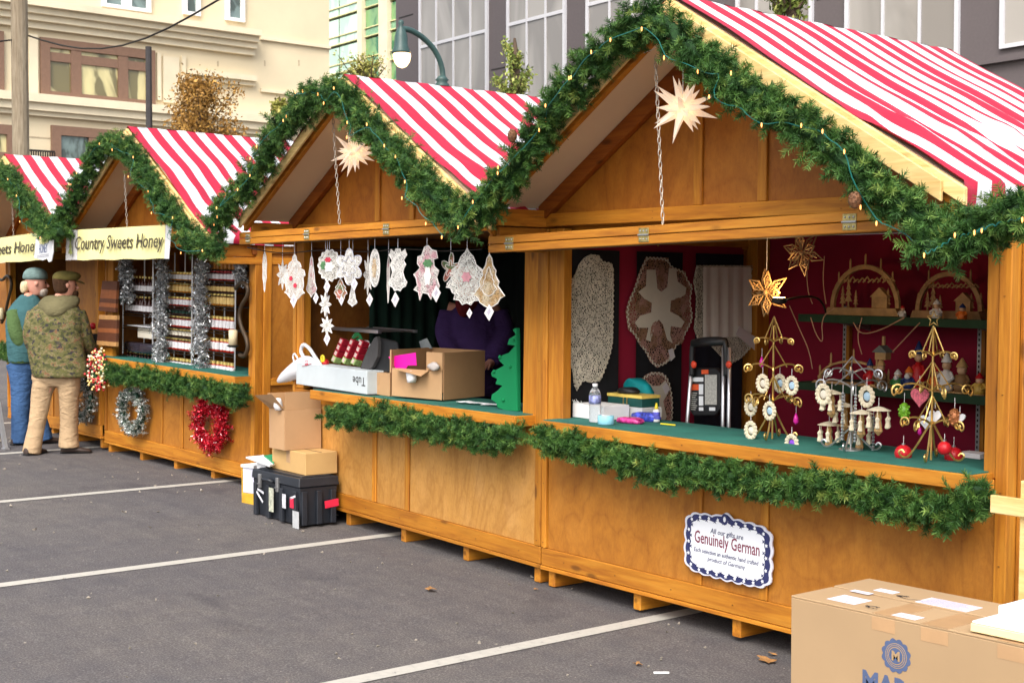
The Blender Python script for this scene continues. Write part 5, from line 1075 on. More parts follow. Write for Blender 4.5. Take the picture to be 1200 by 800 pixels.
# round green sign
c = B.q(418, 403, .28); T = thing('round_sign', 'round green sign with small gold bow behind the gift boxes', 'sign', B, c); sgM = plain('sign_green', (.015, .18, .05), .5, var=.2, sc_=60)
MB().prism([c+[.085*math.cos(a), 0, .085*math.sin(a)] for a in np.linspace(0, 6.28, 33)[:-1]], (0, .006, 0)).build('disc', sgM, T)
MB().tube([c+[.03*math.sin(t)*math.cos(t)*2, -.004, .045+.012*math.sin(2*t)] for t in np.linspace(0, 6.28, 20)[:-1]], .004, 5, closed=True).build('gold_bow', goldM, T)
mb = MB(); rr2 = random.Random(2)
for k in range(26): a = rr2.uniform(0, 6.28); r = .08*math.sqrt(rr2.random()); mb.box(c[0]+r*math.cos(a)-.002, c[0]+r*math.cos(a)+.002, -.0+c[1]-.0015, c[1]-.0005, c[2]+r*math.sin(a)-.002, c[2]+r*math.sin(a)+.002)
mb.build('gold_dots', whiteM, T)
solo(MB().prism([B.q(x, y, .22) for x, y in ((420, 398), (431, 399), (434, 404), (427, 412), (422, 408))], (0, .004, 0)), 'white_cloth_scrap', whiteM, 'white folded cloth scrap between the green sign and black case', 'cloth', B)
# plastic bag
bagM = plain('white_plastic_film', (.70, .70, .72), .35, var=.04)
def blob(S, rings, n, nz, seed, name, mat, label, cat, sub=1, **k): return solo(MB().loft(rings, n, nz, seed), name, mat, label, cat, S, smooth=True, sub=sub, **k)
T = thing('plastic_bag', 'crumpled white plastic shopping bag with small red print', 'bag', B, B.q(360, 440, -.02))
R_ = []
for px, y0, y1, d in ((325, 444, 449, .015), (331, 436, 449, .03), (340, 427, 447, .04), (352, 417, 444, .06), (362, 416, 442, .06), (372, 420, 440, .05), (380, 428, 438, .03)):
    a, b = B.q(px, y0, -.03), B.q(px, y1, -.03); R_.append(((a+b)/2, (a[2]-b[2])/2, d, (0, 0, 1), (0, 1, 0)))
MB().loft(R_, 14, .22, 5).build('bag_body', bagM, T, smooth=True, sub=1)
MB().tube(smooth_path([B.q(x, y, -.05) for x, y in ((356, 418), (352, 412), (355, 402), (363, 408), (369, 418), (376, 428))]), [.012]*21 if False else .014, 8).build('bag_handle', bagM, T, smooth=True)
MB().tube(smooth_path([B.q(x, y, -.05) for x, y in ((345, 424), (343, 418), (345, 413), (349, 420))]), .007, 6).build('bag_handle', bagM, T, smooth=True)
text_obj('printed_mark', 'Gl', plain('red_bag_print', (.5, .03, .06), .5), .055, B.q(359, 428, -.105), (1, 0, .1), (0, 0, 1), T, bold=.001)
MB().tube([B.q(354, 429, -.105), B.q(365, 426, -.105)], .002, 4).build('printed_line', plain('red_bag_print2', (.5, .03, .06), .5), T)
c = B.q(381, 425, -.0); T = thing('toy_ball', 'small red and yellow toy beside the gift boxes', 'toy', B, c); MB().ball(c, .03, 12).build('body', cRed, T, smooth=True); P_ = [c+[.018*math.cos(a), -.02, .03+.022*math.sin(a)] for a in np.linspace(0, 6.28, 13)[:-1]]; MB().tube(P_, .009, 6, closed=True).build('ring', yelM, T, smooth=True)
# dark curved case
pts = [(421, 436), (424, 425), (431, 408), (438, 396), (441, 394), (443, 402), (442, 418), (436, 430), (428, 436)]
T = thing('curved_case', 'dark curved black case standing behind the small carton', 'case', B, B.q(445, 430, .05)); MB().prism([B.q(x, y, .0) for x, y in pts], (0, .03, 0)).build('case_side', plain('charcoal_felt', (.055, .052, .052), .8), T, bevel=.003)
MB().hexa([B.q(x, y, l) for x, y, l in ((430, 437, .03), (470, 437, .03), (474, 437, .22), (440, 437, .22), (440, 394, .03), (466, 400, .03), (468, 402, .22), (446, 398, .22))]).build('case_body', blkP, T, bevel=.01)
# cartons on the counter
c0_ = B.q(428, 459, .02); a, b = B.q(428, 459, -.02), B.q(457, 462, -.02); zt = B.q(440, 436, -.02)[2]
T = thing('cardboard_box', 'small closed carton between the white carton and the big open one', 'cardboard box', B, (a[0], -.02, zB(a[0])), 'brown cardboard boxes'); MB().box(a[0], b[0]-.004, -.02, .25, zB(a[0]), zt).build('carton', cardM, T, bevel=.002); xm = (a[0]+b[0])/2; MB().box(xm-.02, xm+.02, -.0215, -.0202, zt-.08, zt-.01).build('tape', tapeM, T)
cz_ = .8825; Fp = B.q(519, 469, cz_, 2); Lp = B.q(457, 463.5, cz_, 2); u1 = Lp-Fp; L1 = np.linalg.norm(u1); u1 /= L1; u2 = np.array([-u1[1], u1[0], 0]); u2 = u2 if u2[1] > 0 else -u2; Rp = Fp+u2*.42; Bp = Lp+u2*.42; H = .305
T = thing('cardboard_box', 'big open cardboard box on the lace stall counter with pink paper', 'cardboard box', B, Fp, 'brown cardboard boxes'); zz = np.array([0, 0, 1.]); t_ = .004
def pan(p, q_, z0, z1, m, nm, tk=.004, off=0): 
    n_ = np.cross(q_-p, zz); n_ /= np.linalg.norm(n_); return MB().prism([p+zz*z0, q_+zz*z0, q_+zz*z1, p+zz*z1], n_*tk).build(nm, m, T)
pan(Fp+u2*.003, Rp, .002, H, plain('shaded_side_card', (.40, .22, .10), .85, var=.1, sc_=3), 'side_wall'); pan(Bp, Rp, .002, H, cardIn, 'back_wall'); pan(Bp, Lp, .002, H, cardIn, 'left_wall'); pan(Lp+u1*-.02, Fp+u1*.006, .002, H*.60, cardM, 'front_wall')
pan(Fp+u1*.14, Fp+u1*.005, H*.62, H, cardM, 'front_wall'); pan(Lp, Lp-u1*.012, H*.5, H, cardM, 'front_edge')
MB().prism([Fp+u1*.38+zz*H*.6, Fp+u1*.12+zz*H*.6, Fp+u1*.10+zz*H*.50-u2*.10, Fp+u1*.36+zz*H*.62-u2*.09], (0, 0, .004)).build('torn_flap', cardM, T)
MB().loft([(Fp+u1*.05+zz*H*(.62+k*.06)-u2*.03, r_, .012, u1, u2) for k, r_ in enumerate((.02, .05, .05, .015))], 10, .3, 3).build('plastic_film', plain('clear_grey_film', (.5, .45, .42), .25), T, smooth=True)
MB().prism([Fp+u1*.10+zz*.002-u2*.001, Fp+u1*.12-u2*.001+zz*.002, Fp+u1*.12-u2*.001+zz*H*.55, Fp+u1*.10-u2*.001+zz*H*.55], -u2*.001).build('tape', tapeM, T)
pts = [B.q(x, y, -.04) for x, y in ((455, 418), (487, 413), (488, 428), (478, 428), (471, 439), (464, 432))]; solo(MB().prism(pts, (0, .002, 0)), 'pink_paper', plain('hot_pink_paper', (.85, .005, .36), .5, var=.02), 'hot pink paper sticking out of the big open cardboard box', 'paper', B)
solo(MB().loft([(B.q(482, y, -.06), w_, .03) for y, w_ in ((448, .02), (444, .045), (438, .05), (434, .03))], 10, .15, 8), 'tissue_wad', whiteM, 'small white tissue wad taped to the big open box', 'tissue', B, smooth=True)
solo(MB().prism([B.q(x, y, .3) for x, y in ((491, 400), (500, 396), (506, 408), (494, 410))], (0, .005, 0)), 'grey_paper', plain('grey_paper', (.25, .27, .27), .8), 'grey folded paper above the big open box', 'paper', B)
# felt tree
pts = [(605, 384), (600, 386), (604, 392), (596, 397), (594, 404), (603, 405), (596, 413), (588, 416), (584, 422), (590, 428), (583, 432), (575, 436), (576, 441), (582, 444), (580, 450), (588, 452), (582, 458), (576, 462), (575, 468), (581, 472), (583, 478), (592, 481), (606, 482)]
P_ = [B.q(x, y, .02) for x, y in pts]; xr = P_[-1][0]; P_ += [np.array([2*xr-p[0], p[1], p[2]]) for p in reversed(P_[:-1]) if 2*xr-p[0] < B.W-.04] if False else []
T = thing('felt_tree', 'bright green felt tree leaning by the middle post', 'felt tree', B, P_[-1]); feltG = plain('bright_green_felt', (.0, .20, .065), .9, var=.06, sc_=4)
MB().prism(P_, (0, .03, 0)).build('tree_shape', feltG, T, bevel=.004)
for x, y in ((598, 431), (590, 470), (602, 400), (586, 420), (579, 437)): MB().lathe(B.q(x, y, .018), [(.010, 0), (.012, .012), (.006, .02)], 8).build('branch_tuft', feltG, T, smooth=True)
mb = MB(); rr2 = random.Random(6)
for k in range(9): c = B.q(540+k*5, 471+.5*k, cz_+.002, 2); mb.rbox(c+[0, 0, .004+.002*k % .006], .04, .025, .001, rr2.uniform(0, 3), rr2.uniform(-.1, .1))
solo(mb, 'paper_scraps', whiteM, 'white paper scraps on the green counter before the big box', 'scraps', B)['kind'] = 'stuff'
# ---------------------------------------------------------------- boxes stacked outside the second stall
def gp(px, py, z):    # point on the horizontal plane z
    d = ray(px, py); return CAM+d*(z-CAM[2])/d[2]
gp0 = gp
def gps(px, py, z): p = gp0(px, py, z); return np.array([p[0]*.98, p[1]*.98, z])
def carton(corner, left, right, z0, h, name, label, mat, cat, group=None, inset=0):
    gp = gps
    """corner px on the plane z0 plus left and right px; returns frame"""
    Fq, Lq, Rq = gp(*corner, z0), gp(*left, z0), gp(*right, z0); a = Lq-Fq; La = np.linalg.norm(a); a /= La; b = np.array([a[1], -a[0], 0]); b = b if b@(Rq-Fq) > 0 else -b; Lb = (Rq-Fq)@b
    return Fq, a, La, b, Lb
zt0 = G(-8.7)+.004; Fq, a, La, b, Lb = carton((351, 612), (296, 597), (401, 606), zt0, .35, '', '', None, '')
Lb = .31; Hh = .345; gp = gps
T = thing('tool_trunk', 'black plastic storage trunk with steel latches and peeling stickers', 'trunk', None, Fq+[0, 0, 0]); trM = plain('trunk_plastic', (.018, .021, .028), .42, spec=.45, var=.2); z1_ = np.array([0, 0, 1.])
def ob(c, hx, hy, hz, m, nm, bev=.003, par=None): return MB().obox(c, a, b, z1_, hx, hy, hz).build(nm, m, par or T, bevel=bev)
def taper(i0, i1, z0_, z1__, e0, e1, m, nm):
    P_ = []
    for z, e in ((z0_, e0), (z1__, e1)):
        for s, t in ((-e, -e), (La+e, -e), (La+e, Lb+e), (-e, Lb+e)): P_.append(Fq+a*s+b*t+z1_*z)
    return MB().hexa(P_).build(nm, m, T, bevel=.006)
taper(0, 1, 0, Hh*.78, -.025, -.004, trM, 'trunk_body'); taper(0, 1, Hh*.785, Hh*.97, .006, .0, trM, 'lid'); taper(0, 1, Hh*.972, Hh, -.03, -.04, trM, 'lid_top')
for s in (.08, .36, .64, .92): ob(Fq+a*La*s-b*.0+z1_*Hh*.36, .022, .012, Hh*.34, trM, 'rib')
for s in (.12, .50, .86): ob(Fq+b*Lb*s-a*.0+z1_*Hh*.36, .012, .02, Hh*.34, trM, 'rib')
for s in (.42, .80): 
    l = ob(Fq+a*La*s-b*.012+z1_*Hh*.76, .018, .008, .05, steelM, 'latch', .002); MB().tube([Fq+a*(La*s-.018)-b*.024+z1_*Hh*.70, Fq+a*(La*s+.018)-b*.024+z1_*Hh*.70], .005, 6).build('latch_bar', steelM, l)
MB().tube(smooth_path([Fq+a*La*.52-b*.014+z1_*Hh*.80, Fq+a*La*.54-b*.04+z1_*Hh*.84, Fq+a*La*.68-b*.04+z1_*Hh*.84, Fq+a*La*.70-b*.014+z1_*Hh*.80]), .012, 8).build('handle', trM, T, smooth=True)
silT = plain('silver_tape', (.45, .46, .47), .5, var=.15, sc_=30); redS = plain('red_sticker', (.65, .02, .06), .5, var=.1); whS = plain('worn_white_sticker', (.6, .6, .64), .6, var=.3, sc_=30); gySt = plain('grey_yellow_sticker', (.42, .43, .34), .6, var=.4, sc_=40)
def st(s, z, w_, h, m, side=0, tilt=0):
    n_ = b if side == 0 else a; d_ = a if side == 0 else b; L = La if side == 0 else Lb; zc_ = z*Hh; e = .0245-.021*(z/.78)
    c = Fq+d_*L*s+n_*(e-.0125 if False else -.014)+z1_*zc_; ax = d_*math.cos(tilt)+z1_*math.sin(tilt); up_ = -d_*math.sin(tilt)+z1_*math.cos(tilt)
    MB().obox(c, ax, n_, up_, w_, .0012, h).build('sticker', m, T)
st(.55, .42, .035, .085, gySt); st(.78, .55, .05, .008, whS, 0, .2); st(.80, .42, .06, .008, whS, 0, .6); st(.28, .46, .026, .05, whS); st(.12, .46, .026, .035, redS); st(.10, .58, .04, .008, whS, 0, -.3); st(.04, .14, .045, .06, silT)
st(.80, .42, .055, .026, redS, 1, .10)
text_obj('sticker_print', 'MILES', whiteM, .03, Fq+b*Lb*.80-a*.0165+z1_*Hh*.40, b, (0, 0, 1), T, th=.0006) if False else None
# flat closed box on the trunk
z2 = Fq[2]+Hh+.001; Fq2, a2, La2, b2, Lb2 = carton((358, 553), (319, 544), (403, 547), z2, .16, '', '', None, ''); H2_ = .155; Lb2 = .25
T = thing('cardboard_box', 'low closed carton lying on the black trunk', 'cardboard box', None, Fq2, 'brown cardboard boxes'); card2 = plain('yellowish_cardboard', (.50, .31, .12), .85, var=.1, sc_=3)
MB().obox(Fq2+a2*La2/2+b2*Lb2/2+z1_*H2_/2, a2, b2, z1_, La2/2, Lb2/2, H2_/2).build('carton', card2, T, bevel=.003)
MB().obox(Fq2+a2*La2/2+b2*Lb2/2+z1_*(H2_+.001), a2, b2, z1_, La2/2, .003, .0008).build('flap_gap', ironM, T); MB().obox(Fq2+a2*La2*.5-b2*.001+z1_*(H2_*.72), a2, b2, z1_, .03, .0008, .045).build('tape', tapeM, T)
# tall open box on top of it
z3 = z2+H2_+.003; Fq3 = gp(376, 521, z3); L3 = gp(334, 524, z3); a3 = Fq3-L3; w3 = np.linalg.norm(a3); a3 /= w3; b3 = np.array([-a3[1], a3[0], 0]); b3 = b3 if b3@FW > 0 else -b3; H3 = .285
T = thing('cardboard_box', 'tall open carton with raised flaps, topmost of the outside stack', 'cardboard box', None, L3, 'brown cardboard boxes'); card3 = plain('brown_cardboard_two', (.42, .25, .125), .85, var=.1, sc_=3)
dp = .24
def pl3(p, q_, z0, z1, m, nm): n_ = np.cross(q_-p, z1_); n_ /= np.linalg.norm(n_); return MB().prism([p+z1_*z0, q_+z1_*z0, q_+z1_*z1, p+z1_*z1], n_*.004).build(nm, m, T)
A3, B3, C3, D3 = L3, L3+a3*w3, L3+a3*w3+b3*dp, L3+b3*dp
pl3(A3, B3, 0, H3, card3, 'front_wall'); pl3(B3, C3, 0, H3, card3, 'side_wall'); pl3(C3, D3, 0, H3, cardIn, 'back_wall'); pl3(D3, A3, 0, H3, card3, 'side_wall'); MB().obox((A3+C3)/2+z1_*.004, a3, b3, z1_, w3/2, dp/2, .003).build('bottom', cardIn, T)
MB().prism([A3+z1_*(H3+.002), B3+z1_*(H3+.002), B3+z1_*(H3+.125)-b3*.01, A3+z1_*(H3+.13)-b3*.01], b3*.004).build('flap', card3, T)
MB().prism([A3+z1_*H3, D3+z1_*H3, D3+z1_*(H3+.10)-a3*.12, A3+z1_*(H3+.12)-a3*.10], a3*.004).build('flap', card3, T); MB().prism([D3+z1_*H3, C3+z1_*H3, C3+z1_*(H3+.11)+b3*.03, D3+z1_*(H3+.11)+b3*.03], b3*.004).build('flap', cardIn, T)
solo(MB().loft([(A3+b3*.06-a3*.02+z1_*(H3+z), r_, .03, a3, b3) for z, r_ in ((.0, .02), (.03, .035), (.06, .03), (.085, .01))], 10, .12, 2), 'tissue_paper', whiteM, 'white tissue showing at the corner of the tall open carton', 'tissue', None, smooth=True)
# white and yellow crate behind the trunk, green and white carton
Fq4 = gp(297, 588, zt0); c = gp(284, 586, zt0); dx = Fq4-c; w4 = np.linalg.norm(dx); dx /= w4; dy = np.array([-dx[1], dx[0], 0]); T = thing('yellow_bin', 'white bin with yellow base just left of the black trunk', 'bin', None, c+dx*w4/2+dy*.15)
MB().obox(c+dx*w4/2+dy*.15+z1_*.045, dx, dy, z1_, w4/2+.01, .15, .045).build('base', plain('mustard_plastic', (.62, .36, .03), .5), T, bevel=.004); MB().obox(c+dx*w4/2+dy*.15+z1_*.19, dx, dy, z1_, w4/2, .145, .098).build('body', plain('lilac_white_plastic', (.58, .58, .68), .5, var=.04), T, bevel=.004); MB().obox(c+dx*w4/2+dy*.15+z1_*.30, dx, dy, z1_, w4/2+.012, .155, .010).build('rim', whiteM, T)
MB().obox(c-dx*.006+dy*.15+z1_*.15, dx, dy, z1_, .004, .148, .145).build('side_panel', plain('mustard_plastic_side', (.62, .36, .03), .5), T)
p0 = gp(288, 533, Fq[2]+Hh+.02); T = thing('green_white_carton', 'white and green flat carton lying behind the low closed carton', 'carton', None, p0)
q1, q2, q3, q4 = [gp(x, y, Fq[2]+Hh+.03) for x, y in ((288, 533), (309, 531), (322, 541), (316, 543))]; MB().prism([q1, q2, q3, q4], (0, 0, .012)).build('lid_panel', whiteM, T); q5, q6 = [gp(x, y, Fq[2]+Hh+.044) for x, y in ((309, 530.5), (321, 529))]; q7 = gp(321, 540, Fq[2]+Hh+.044); MB().prism([q5, q6, q7], (0, 0, .006)).build('green_panel', plain('green_card', (.01, .28, .12), .5), T); MB().obox((q1+q3)/2-z1_*.18+b*.06, a, b, z1_, .07, .05, .17).build('body', whiteM, T)

gp = gp0
# ---------------------------------------------------------------- honey racks, banners and hanging things of the far stalls
amberM = plain('amber_honey', (.38, .14, .012), .2, var=.3, sc_=10); darkJ = plain('dark_jar', (.05, .012, .008), .2); redJ = plain('red_preserve', (.35, .02, .01), .2); goldLid = plain('gold_lid', (.72, .55, .18), .35, .6, var=.1); whiteLid = plain('white_label', (.74, .72, .74), .6, var=.12, sc_=60); yelLab = plain('amber_label', (.72, .50, .18), .6, var=.15)
redLid = plain('red_lid', (.5, .02, .03), .4); LYR = .16
def jar_proto(nm, body, label, lid, h, r, bottle=False, lbl='', cat='jar', grp=''):
    T = bpy.data.objects.new(nm, None); COL.objects.link(T); OFF[T.name] = (0, 0, 0); lab(T, lbl, cat, grp)
    if bottle: MB().lathe((0, 0, 0), [(r, 0), (r, h*.5), (r*.4, h*.72), (r*.35, h*.9)], 10).build('glass_body', body, T, smooth=True); MB().lathe((0, 0, h*.88), [(r*.45, 0), (r*.45, h*.12)], 8).build('lid', lid, T); MB().lathe((0, 0, h*.1), [(r*1.05, 0), (r*1.05, h*.32)], 10).build('label', label, T)
    else: MB().lathe((0, 0, 0), [(r, 0), (r*1.02, h*.1), (r, h*.78), (r*.8, h*.82)], 10).build('glass_body', body, T, smooth=True); MB().lathe((0, 0, h*.80), [(r*.92, 0), (r*.92, h*.2)], 10).build('lid', lid, T); MB().lathe((0, 0, h*.16), [(r*1.06, 0), (r*1.06, h*.54)], 10).build('label', label, T)
    return T
def rack_col(px0, px1, rows, frame_lbl):
    xa, xb = C_.q(px0, 380, LYR)[0], C_.q(px1, 380, LYR)[0]; T = thing('jar_rack', frame_lbl, 'rack', C_, ((xa+xb)/2, LYR, .9), 'wire racks inside the honey stall')
    for x in (xa, xb):
        for y in (LYR-.06, LYR+.16): MB().tube([(x, y, .88), (x, y, 1.86)], .007, 6).build('upright', silM, T)
    for (yt, yb, kind, h) in rows:
        z = C_.q((px0+px1)/2, yb, LYR-.05)[2]
        mb = MB(); 
        for k in range(4): mb.tube([(xa, LYR-.06+.07*k, z-.006), (xb, LYR-.06+.07*k, z-.006)], .0045, 5)
        mb.tube([(xa, LYR-.062, z-.03), (xb, LYR-.062, z-.03)], .0045, 5); o = mb.build('wire_shelf', ironM, T); o['kind'] = 'stuff'
        if kind is None: continue
        body, label, lid, bottle, word = kind; r = .023; n = int((xb-xa-.02)/(2*r+.019)); hh = C_.q((px0+px1)/2, yt, LYR-.03)[2]-z
        pr = jar_proto('honey_bottle' if bottle else 'honey_jar', body, label, lid, max(.05, hh), r, bottle, word, 'bottle' if bottle else 'jar', word.split(' on ')[0])
        for k in range(n):
            M = C_.M @ Matrix.Translation((xa+.012+r+.008+(2*r+.019)*k, LYR-.03+rnd.uniform(-.006, .006), z+.001))
            if k == 0: pr.matrix_world = M
            else: copy_tree(pr, M)
J = lambda b_, l, d, bt, w_: (b_, l, d, bt, w_)
rack_col(151, 186, [(324, 343, J(darkJ, whiteLid, goldLid, True, 'dark bottles with white labels on the top shelf of the left rack'), 0), (347, 367, J(darkJ, whiteLid, goldLid, True, 'dark gold capped bottles on the second shelf of the left rack'), 0), (379, 383, None, 0), (398, 410, None, 0), (413, 431, J(darkJ, whiteLid, goldLid, True, 'gold capped bottles on the lowest shelf of the left rack'), 0)], 'left wire rack with dark bottles between tinsel strands')
rack_col(198, 232, [(319, 329, J(amberM, whiteLid, goldLid, False, 'white labelled jars on the top shelf of the middle rack'), 0), (332, 343, J(amberM, yelLab, goldLid, False, 'amber jars on the second shelf of the middle rack'), 0), (348, 359, J(redJ, whiteLid, goldLid, False, 'gold lidded jars on the third shelf of the middle rack'), 0), (362, 369, J(darkJ, drapeM, darkJ, False, 'squat dark jars on the fourth shelf of the middle rack'), 0), (371, 384, J(redJ, whiteLid, goldLid, False, 'red lipped jars on the fifth shelf of the middle rack'), 0), (386, 395, J(darkJ, linenM, goldLid, False, 'small cream labelled jars on the sixth shelf of the middle rack'), 0), (397, 411, J(redJ, whiteLid, goldLid, False, 'white labelled jars on the seventh shelf of the middle rack'), 0), (420, 436, J(darkJ, whiteLid, goldLid, False, 'white labelled jars on the lowest shelf of the middle rack'), 0)], 'middle wire rack of jars between two long tinsel strands')
rack_col(244, 283, [(304, 316, J(amberM, amberM, goldLid, False, 'plain amber jars on the top shelf of the right rack'), 0), (318, 329, J(redJ, whiteLid, redLid, False, 'pink white labelled jars on the second shelf of the right rack'), 0), (333, 343, J(darkJ, yelLab, darkJ, False, 'yellow and dark jars on the third shelf of the right rack'), 0), (344, 359, J(amberM, yelLab, goldLid, False, 'tan labelled jars on the fourth shelf of the right rack'), 0), (371, 387, J(redJ, whiteLid, goldLid, False, 'tall white labelled jars on the fifth shelf of the right rack'), 0), (397, 413, J(redJ, whiteLid, goldLid, False, 'white labelled jars on the sixth shelf of the right rack'), 0), (424, 442, J(redJ, whiteLid, goldLid, False, 'white labelled jars on the lowest shelf of the right rack'), 0)], 'right wire rack full of labelled jars beside the orange post')
a, b = C_.q(156, 382, LYR), C_.q(182, 382, LYR); solo(MB().box(a[0], b[0], .1, .3, a[2], a[2]+.015), 'white_tray', whiteM, 'flat white tray on the left rack of bottles', 'tray', C_)
a, b = C_.q(166, 395, LYR), C_.q(183, 395, LYR); solo(MB().box(a[0], b[0], .12, .24, a[2]-.0, a[2]+.09), 'cream_box', linenM, 'cream carton on the left rack above the dark tray', 'box', C_)
a, b = C_.q(143, 408, .08), C_.q(184, 408, .08); solo(MB().loft([(((a[0]+b[0])/2, .12, a[2]+z), (b[0]-a[0])/2*k, .07) for z, k in ((-.02, .7), (.0, 1.), (.05, 1.02), (.07, .95))], 18, .02, 2), 'dark_bowl', plain('dark_bowl_glaze', (.03, .025, .035), .2), 'dark oval bowl on the left rack above the lowest bottles', 'bowl', C_, smooth=True)
# wooden cutting boards with strips
stripC = [plain('walnut_strip', (.10, .035, .018), .45, var=.15, sc_=20), plain('cherry_strip', (.26, .085, .03), .45, var=.15, sc_=20), plain('maple_strip', (.45, .24, .09), .45, var=.15, sc_=20)]
def cboard(px0, px1, pt, pb, tilt, seq, label):
    p = [C_.q(px0+tilt, pt, -.10), C_.q(px1, pt+.5, -.10), C_.q(px1-tilt*.4, pb+2, -.10), C_.q(px0, pb, -.10)]; T = thing('cutting_board', label, 'cutting board', C_, p[3], 'striped cutting boards hung on the post'); n = len(seq)
    for i, k in enumerate(seq): l0, l1, r0, r1 = p[0]+(p[3]-p[0])*i/n, p[0]+(p[3]-p[0])*(i+1)/n, p[1]+(p[2]-p[1])*i/n, p[1]+(p[2]-p[1])*(i+1)/n; MB().prism([l0, r0, r1, l1], (0, .028, 0)).build('wood_strip', stripC[k], T, bevel=.001)
cboard(115, 137, 329, 364, 5, (0, 0, 1, 1, 0, 1, 0), 'upper dark striped cutting board hanging at the honey stall post'); cboard(113, 137, 369, 404, 3, (2, 0, 0, 1, 0, 0, 2), 'lower striped cutting board with pale ends at the honey stall post')
a, b = C_.q(119, 406, -.03), C_.q(133, 406, -.03); solo(MB().box(a[0], b[0], -.04, .0, a[2]-.09, a[2]), 'board_rest', woodX, 'small orange block under the striped cutting boards', 'block', C_)
# plywood leaf in the opening of the farthest stall, scrolls and candles
a, b = D_.q(77, 300, .12), D_.q(125, 300, .12); solo(MB().box(a[0], min(b[0], D_.W-.03), .12, .14, .872, 1.84), 'plywood_leaf', plyM, 'orange plywood leaf filling the right of the farthest opening', 'plywood board', D_)
a, b = D_.q(0, 300, .12), D_.q(17, 300, .12); solo(MB().box(a[0]-.5, b[0], .10, .13, .872, 1.84), 'plywood_leaf', plyM, 'orange plywood leaf at the left edge of the farthest opening', 'plywood board', D_)
def scroll(S, pxs, ly, label, candle):
    T = thing('candle_sconce', label, 'candle holder', S, S.q(*pxs[len(pxs)//2], ly), 'wrought iron candle scrolls'); MB().tube(smooth_path([S.q(x, y, ly) for x, y in pxs]), .018, 8).build('iron_scroll', plain('bronzed_iron', (.07, .045, .025), .45, .4), T, smooth=True)
    x, y0, y1 = candle; c = S.q(x, y1, ly-.05); k = S.q(x, y0, ly-.05)[2]-c[2]; MB().lathe(c-[0, 0, .02], [(.03, 0), (.05, .012), (.05, .018)], 12).build('drip_tray', ironM, T); MB().lathe(c, [(.036, 0), (.036, k), (.030, k+.004)], 14).build('candle', plain('cream_wax', (.78, .66, .42), .5, var=.04), T, smooth=True)
scroll(C_, [(276, 338), (283, 330), (290, 334), (291, 346), (284, 356), (280, 368), (283, 384), (289, 396), (291, 408), (287, 418), (281, 416)], -.05, 'wrought iron candle scroll at the right post of the honey stall', (273, 387, 404))
scroll(D_, [(-3, 326), (3, 329), (7, 323), (12, 324), (14, 334), (11, 346), (8, 358), (6, 370), (2, 378)], -.05, 'wrought iron candle scroll at the far left edge', (1, 361, 374))
c = D_.q(109, 382, -.0); solo(MB().ball(c, .035, 12), 'red_ornament', REDB, 'round red ornament beyond the right shoulder of the camouflage jacket', 'ornament', D_, smooth=True)
a, b = D_.q(96, 400, -.03), D_.q(112, 400, -.03); T = thing('goods_tray', 'black tray with yellow band on the farthest counter', 'tray', D_, a); MB().box(a[0], b[0], -.05, .1, a[2]-.04, a[2]+.08).build('tray', blkP, T, bevel=.005); MB().box(a[0]+.005, b[0]-.005, -.054, -.051, a[2]+.02, a[2]+.045).build('band', yelM, T)
# banners
banY = plain('banner_yellow', (.76, .70, .32), .7, var=.03, sc_=1.5); banW = plain('banner_white', (.66, .65, .64), .7, var=.04)
inkM = plain('banner_ink', (.05, .04, .025), .7, var=.05)
def banner(S, tl, tr, bl, br, ly, label, body, cen, size, wl, wr, bodyx=1.):
    q = lambda p, d=0: S.q(p[0], p[1], ly+d); TL, TR, BL, BR = q(tl), q(tr), q(bl), q(br); T = thing('banner', label, 'banner', S, (TL+BR)/2, 'yellow honey banners')
    def seg(u0, u1, m, nm, n=16):
        v = []
        for i in range(n+1):
            u = u0+(u1-u0)*i/n; t_, b_ = TL+(TR-TL)*u, BL+(BR-BL)*u; d = .010*math.sin(u*17)+.004*math.sin(u*41)
            v += [t_+[0, d*.3, 0], (t_+b_)/2+[0, d, 0], b_+[0, d*1.4, .004*math.sin(u*23)]]
        w_ = [np.array(p)+[0, .003, 0] for p in v]; N_ = len(v)
        fs = [(3*i+j, 3*i+3+j, 3*i+4+j, 3*i+1+j) for i in range(n) for j in range(2)]; MB().add(v, fs).build(nm, m, T, smooth=True)
    if wl: seg(0, wl, banW, 'white_end_panel', 4)
    seg(wl+.002, 1-wr-.002, banY, 'banner_cloth'); 
    if wr: seg(1-wr, 1, banW, 'white_end_panel', 4)
    ux = (TR-TL)+(BR-BL); ux /= np.linalg.norm(ux); uz = np.array([0, 0, 1.]); return T, TL, TR, BL, BR, ux, uz
T, TL, TR, BL, BR, ux, uz = banner(C_, (78, 270), (202, 263), (77, 305), (200, 303), -.475, 'yellow banner lettered Country Sweets Honey in full', '', None, 0, .115, .055)
Hb = np.linalg.norm(TL-BL); mid = TL+(TR-TL)*.52; midb = BL+(BR-BL)*.52; text_obj('lettering', 'Country Sweets Honey', inkM, Hb*.62, (mid+midb)/2-uz*Hb*.16+[0, -.016, 0], ux, uz, T, th=.002, sx=.70*(np.linalg.norm(TR-TL)/1.02)/1.05*.77, shear=.22, bold=.001)
c = TL+(TR-TL)*.055-uz*Hb*.5+[0, -.012, 0]; lgM = plain('logo_olive', (.30, .33, .10), .7); mb = MB()
for k in range(3): z = .10-.055*k; w_ = .022+.014*k; mb.prism([c+[-w_, 0, z-.07], c+[w_, 0, z-.07], c+[0, 0, z]], (0, -.001-.0006*k, 0))
mb.box(c[0]-.006, c[0]+.006, c[1]-.002, c[1], c[2]-.10, c[2]-.07); mb.build('tree_logo', lgM, T)
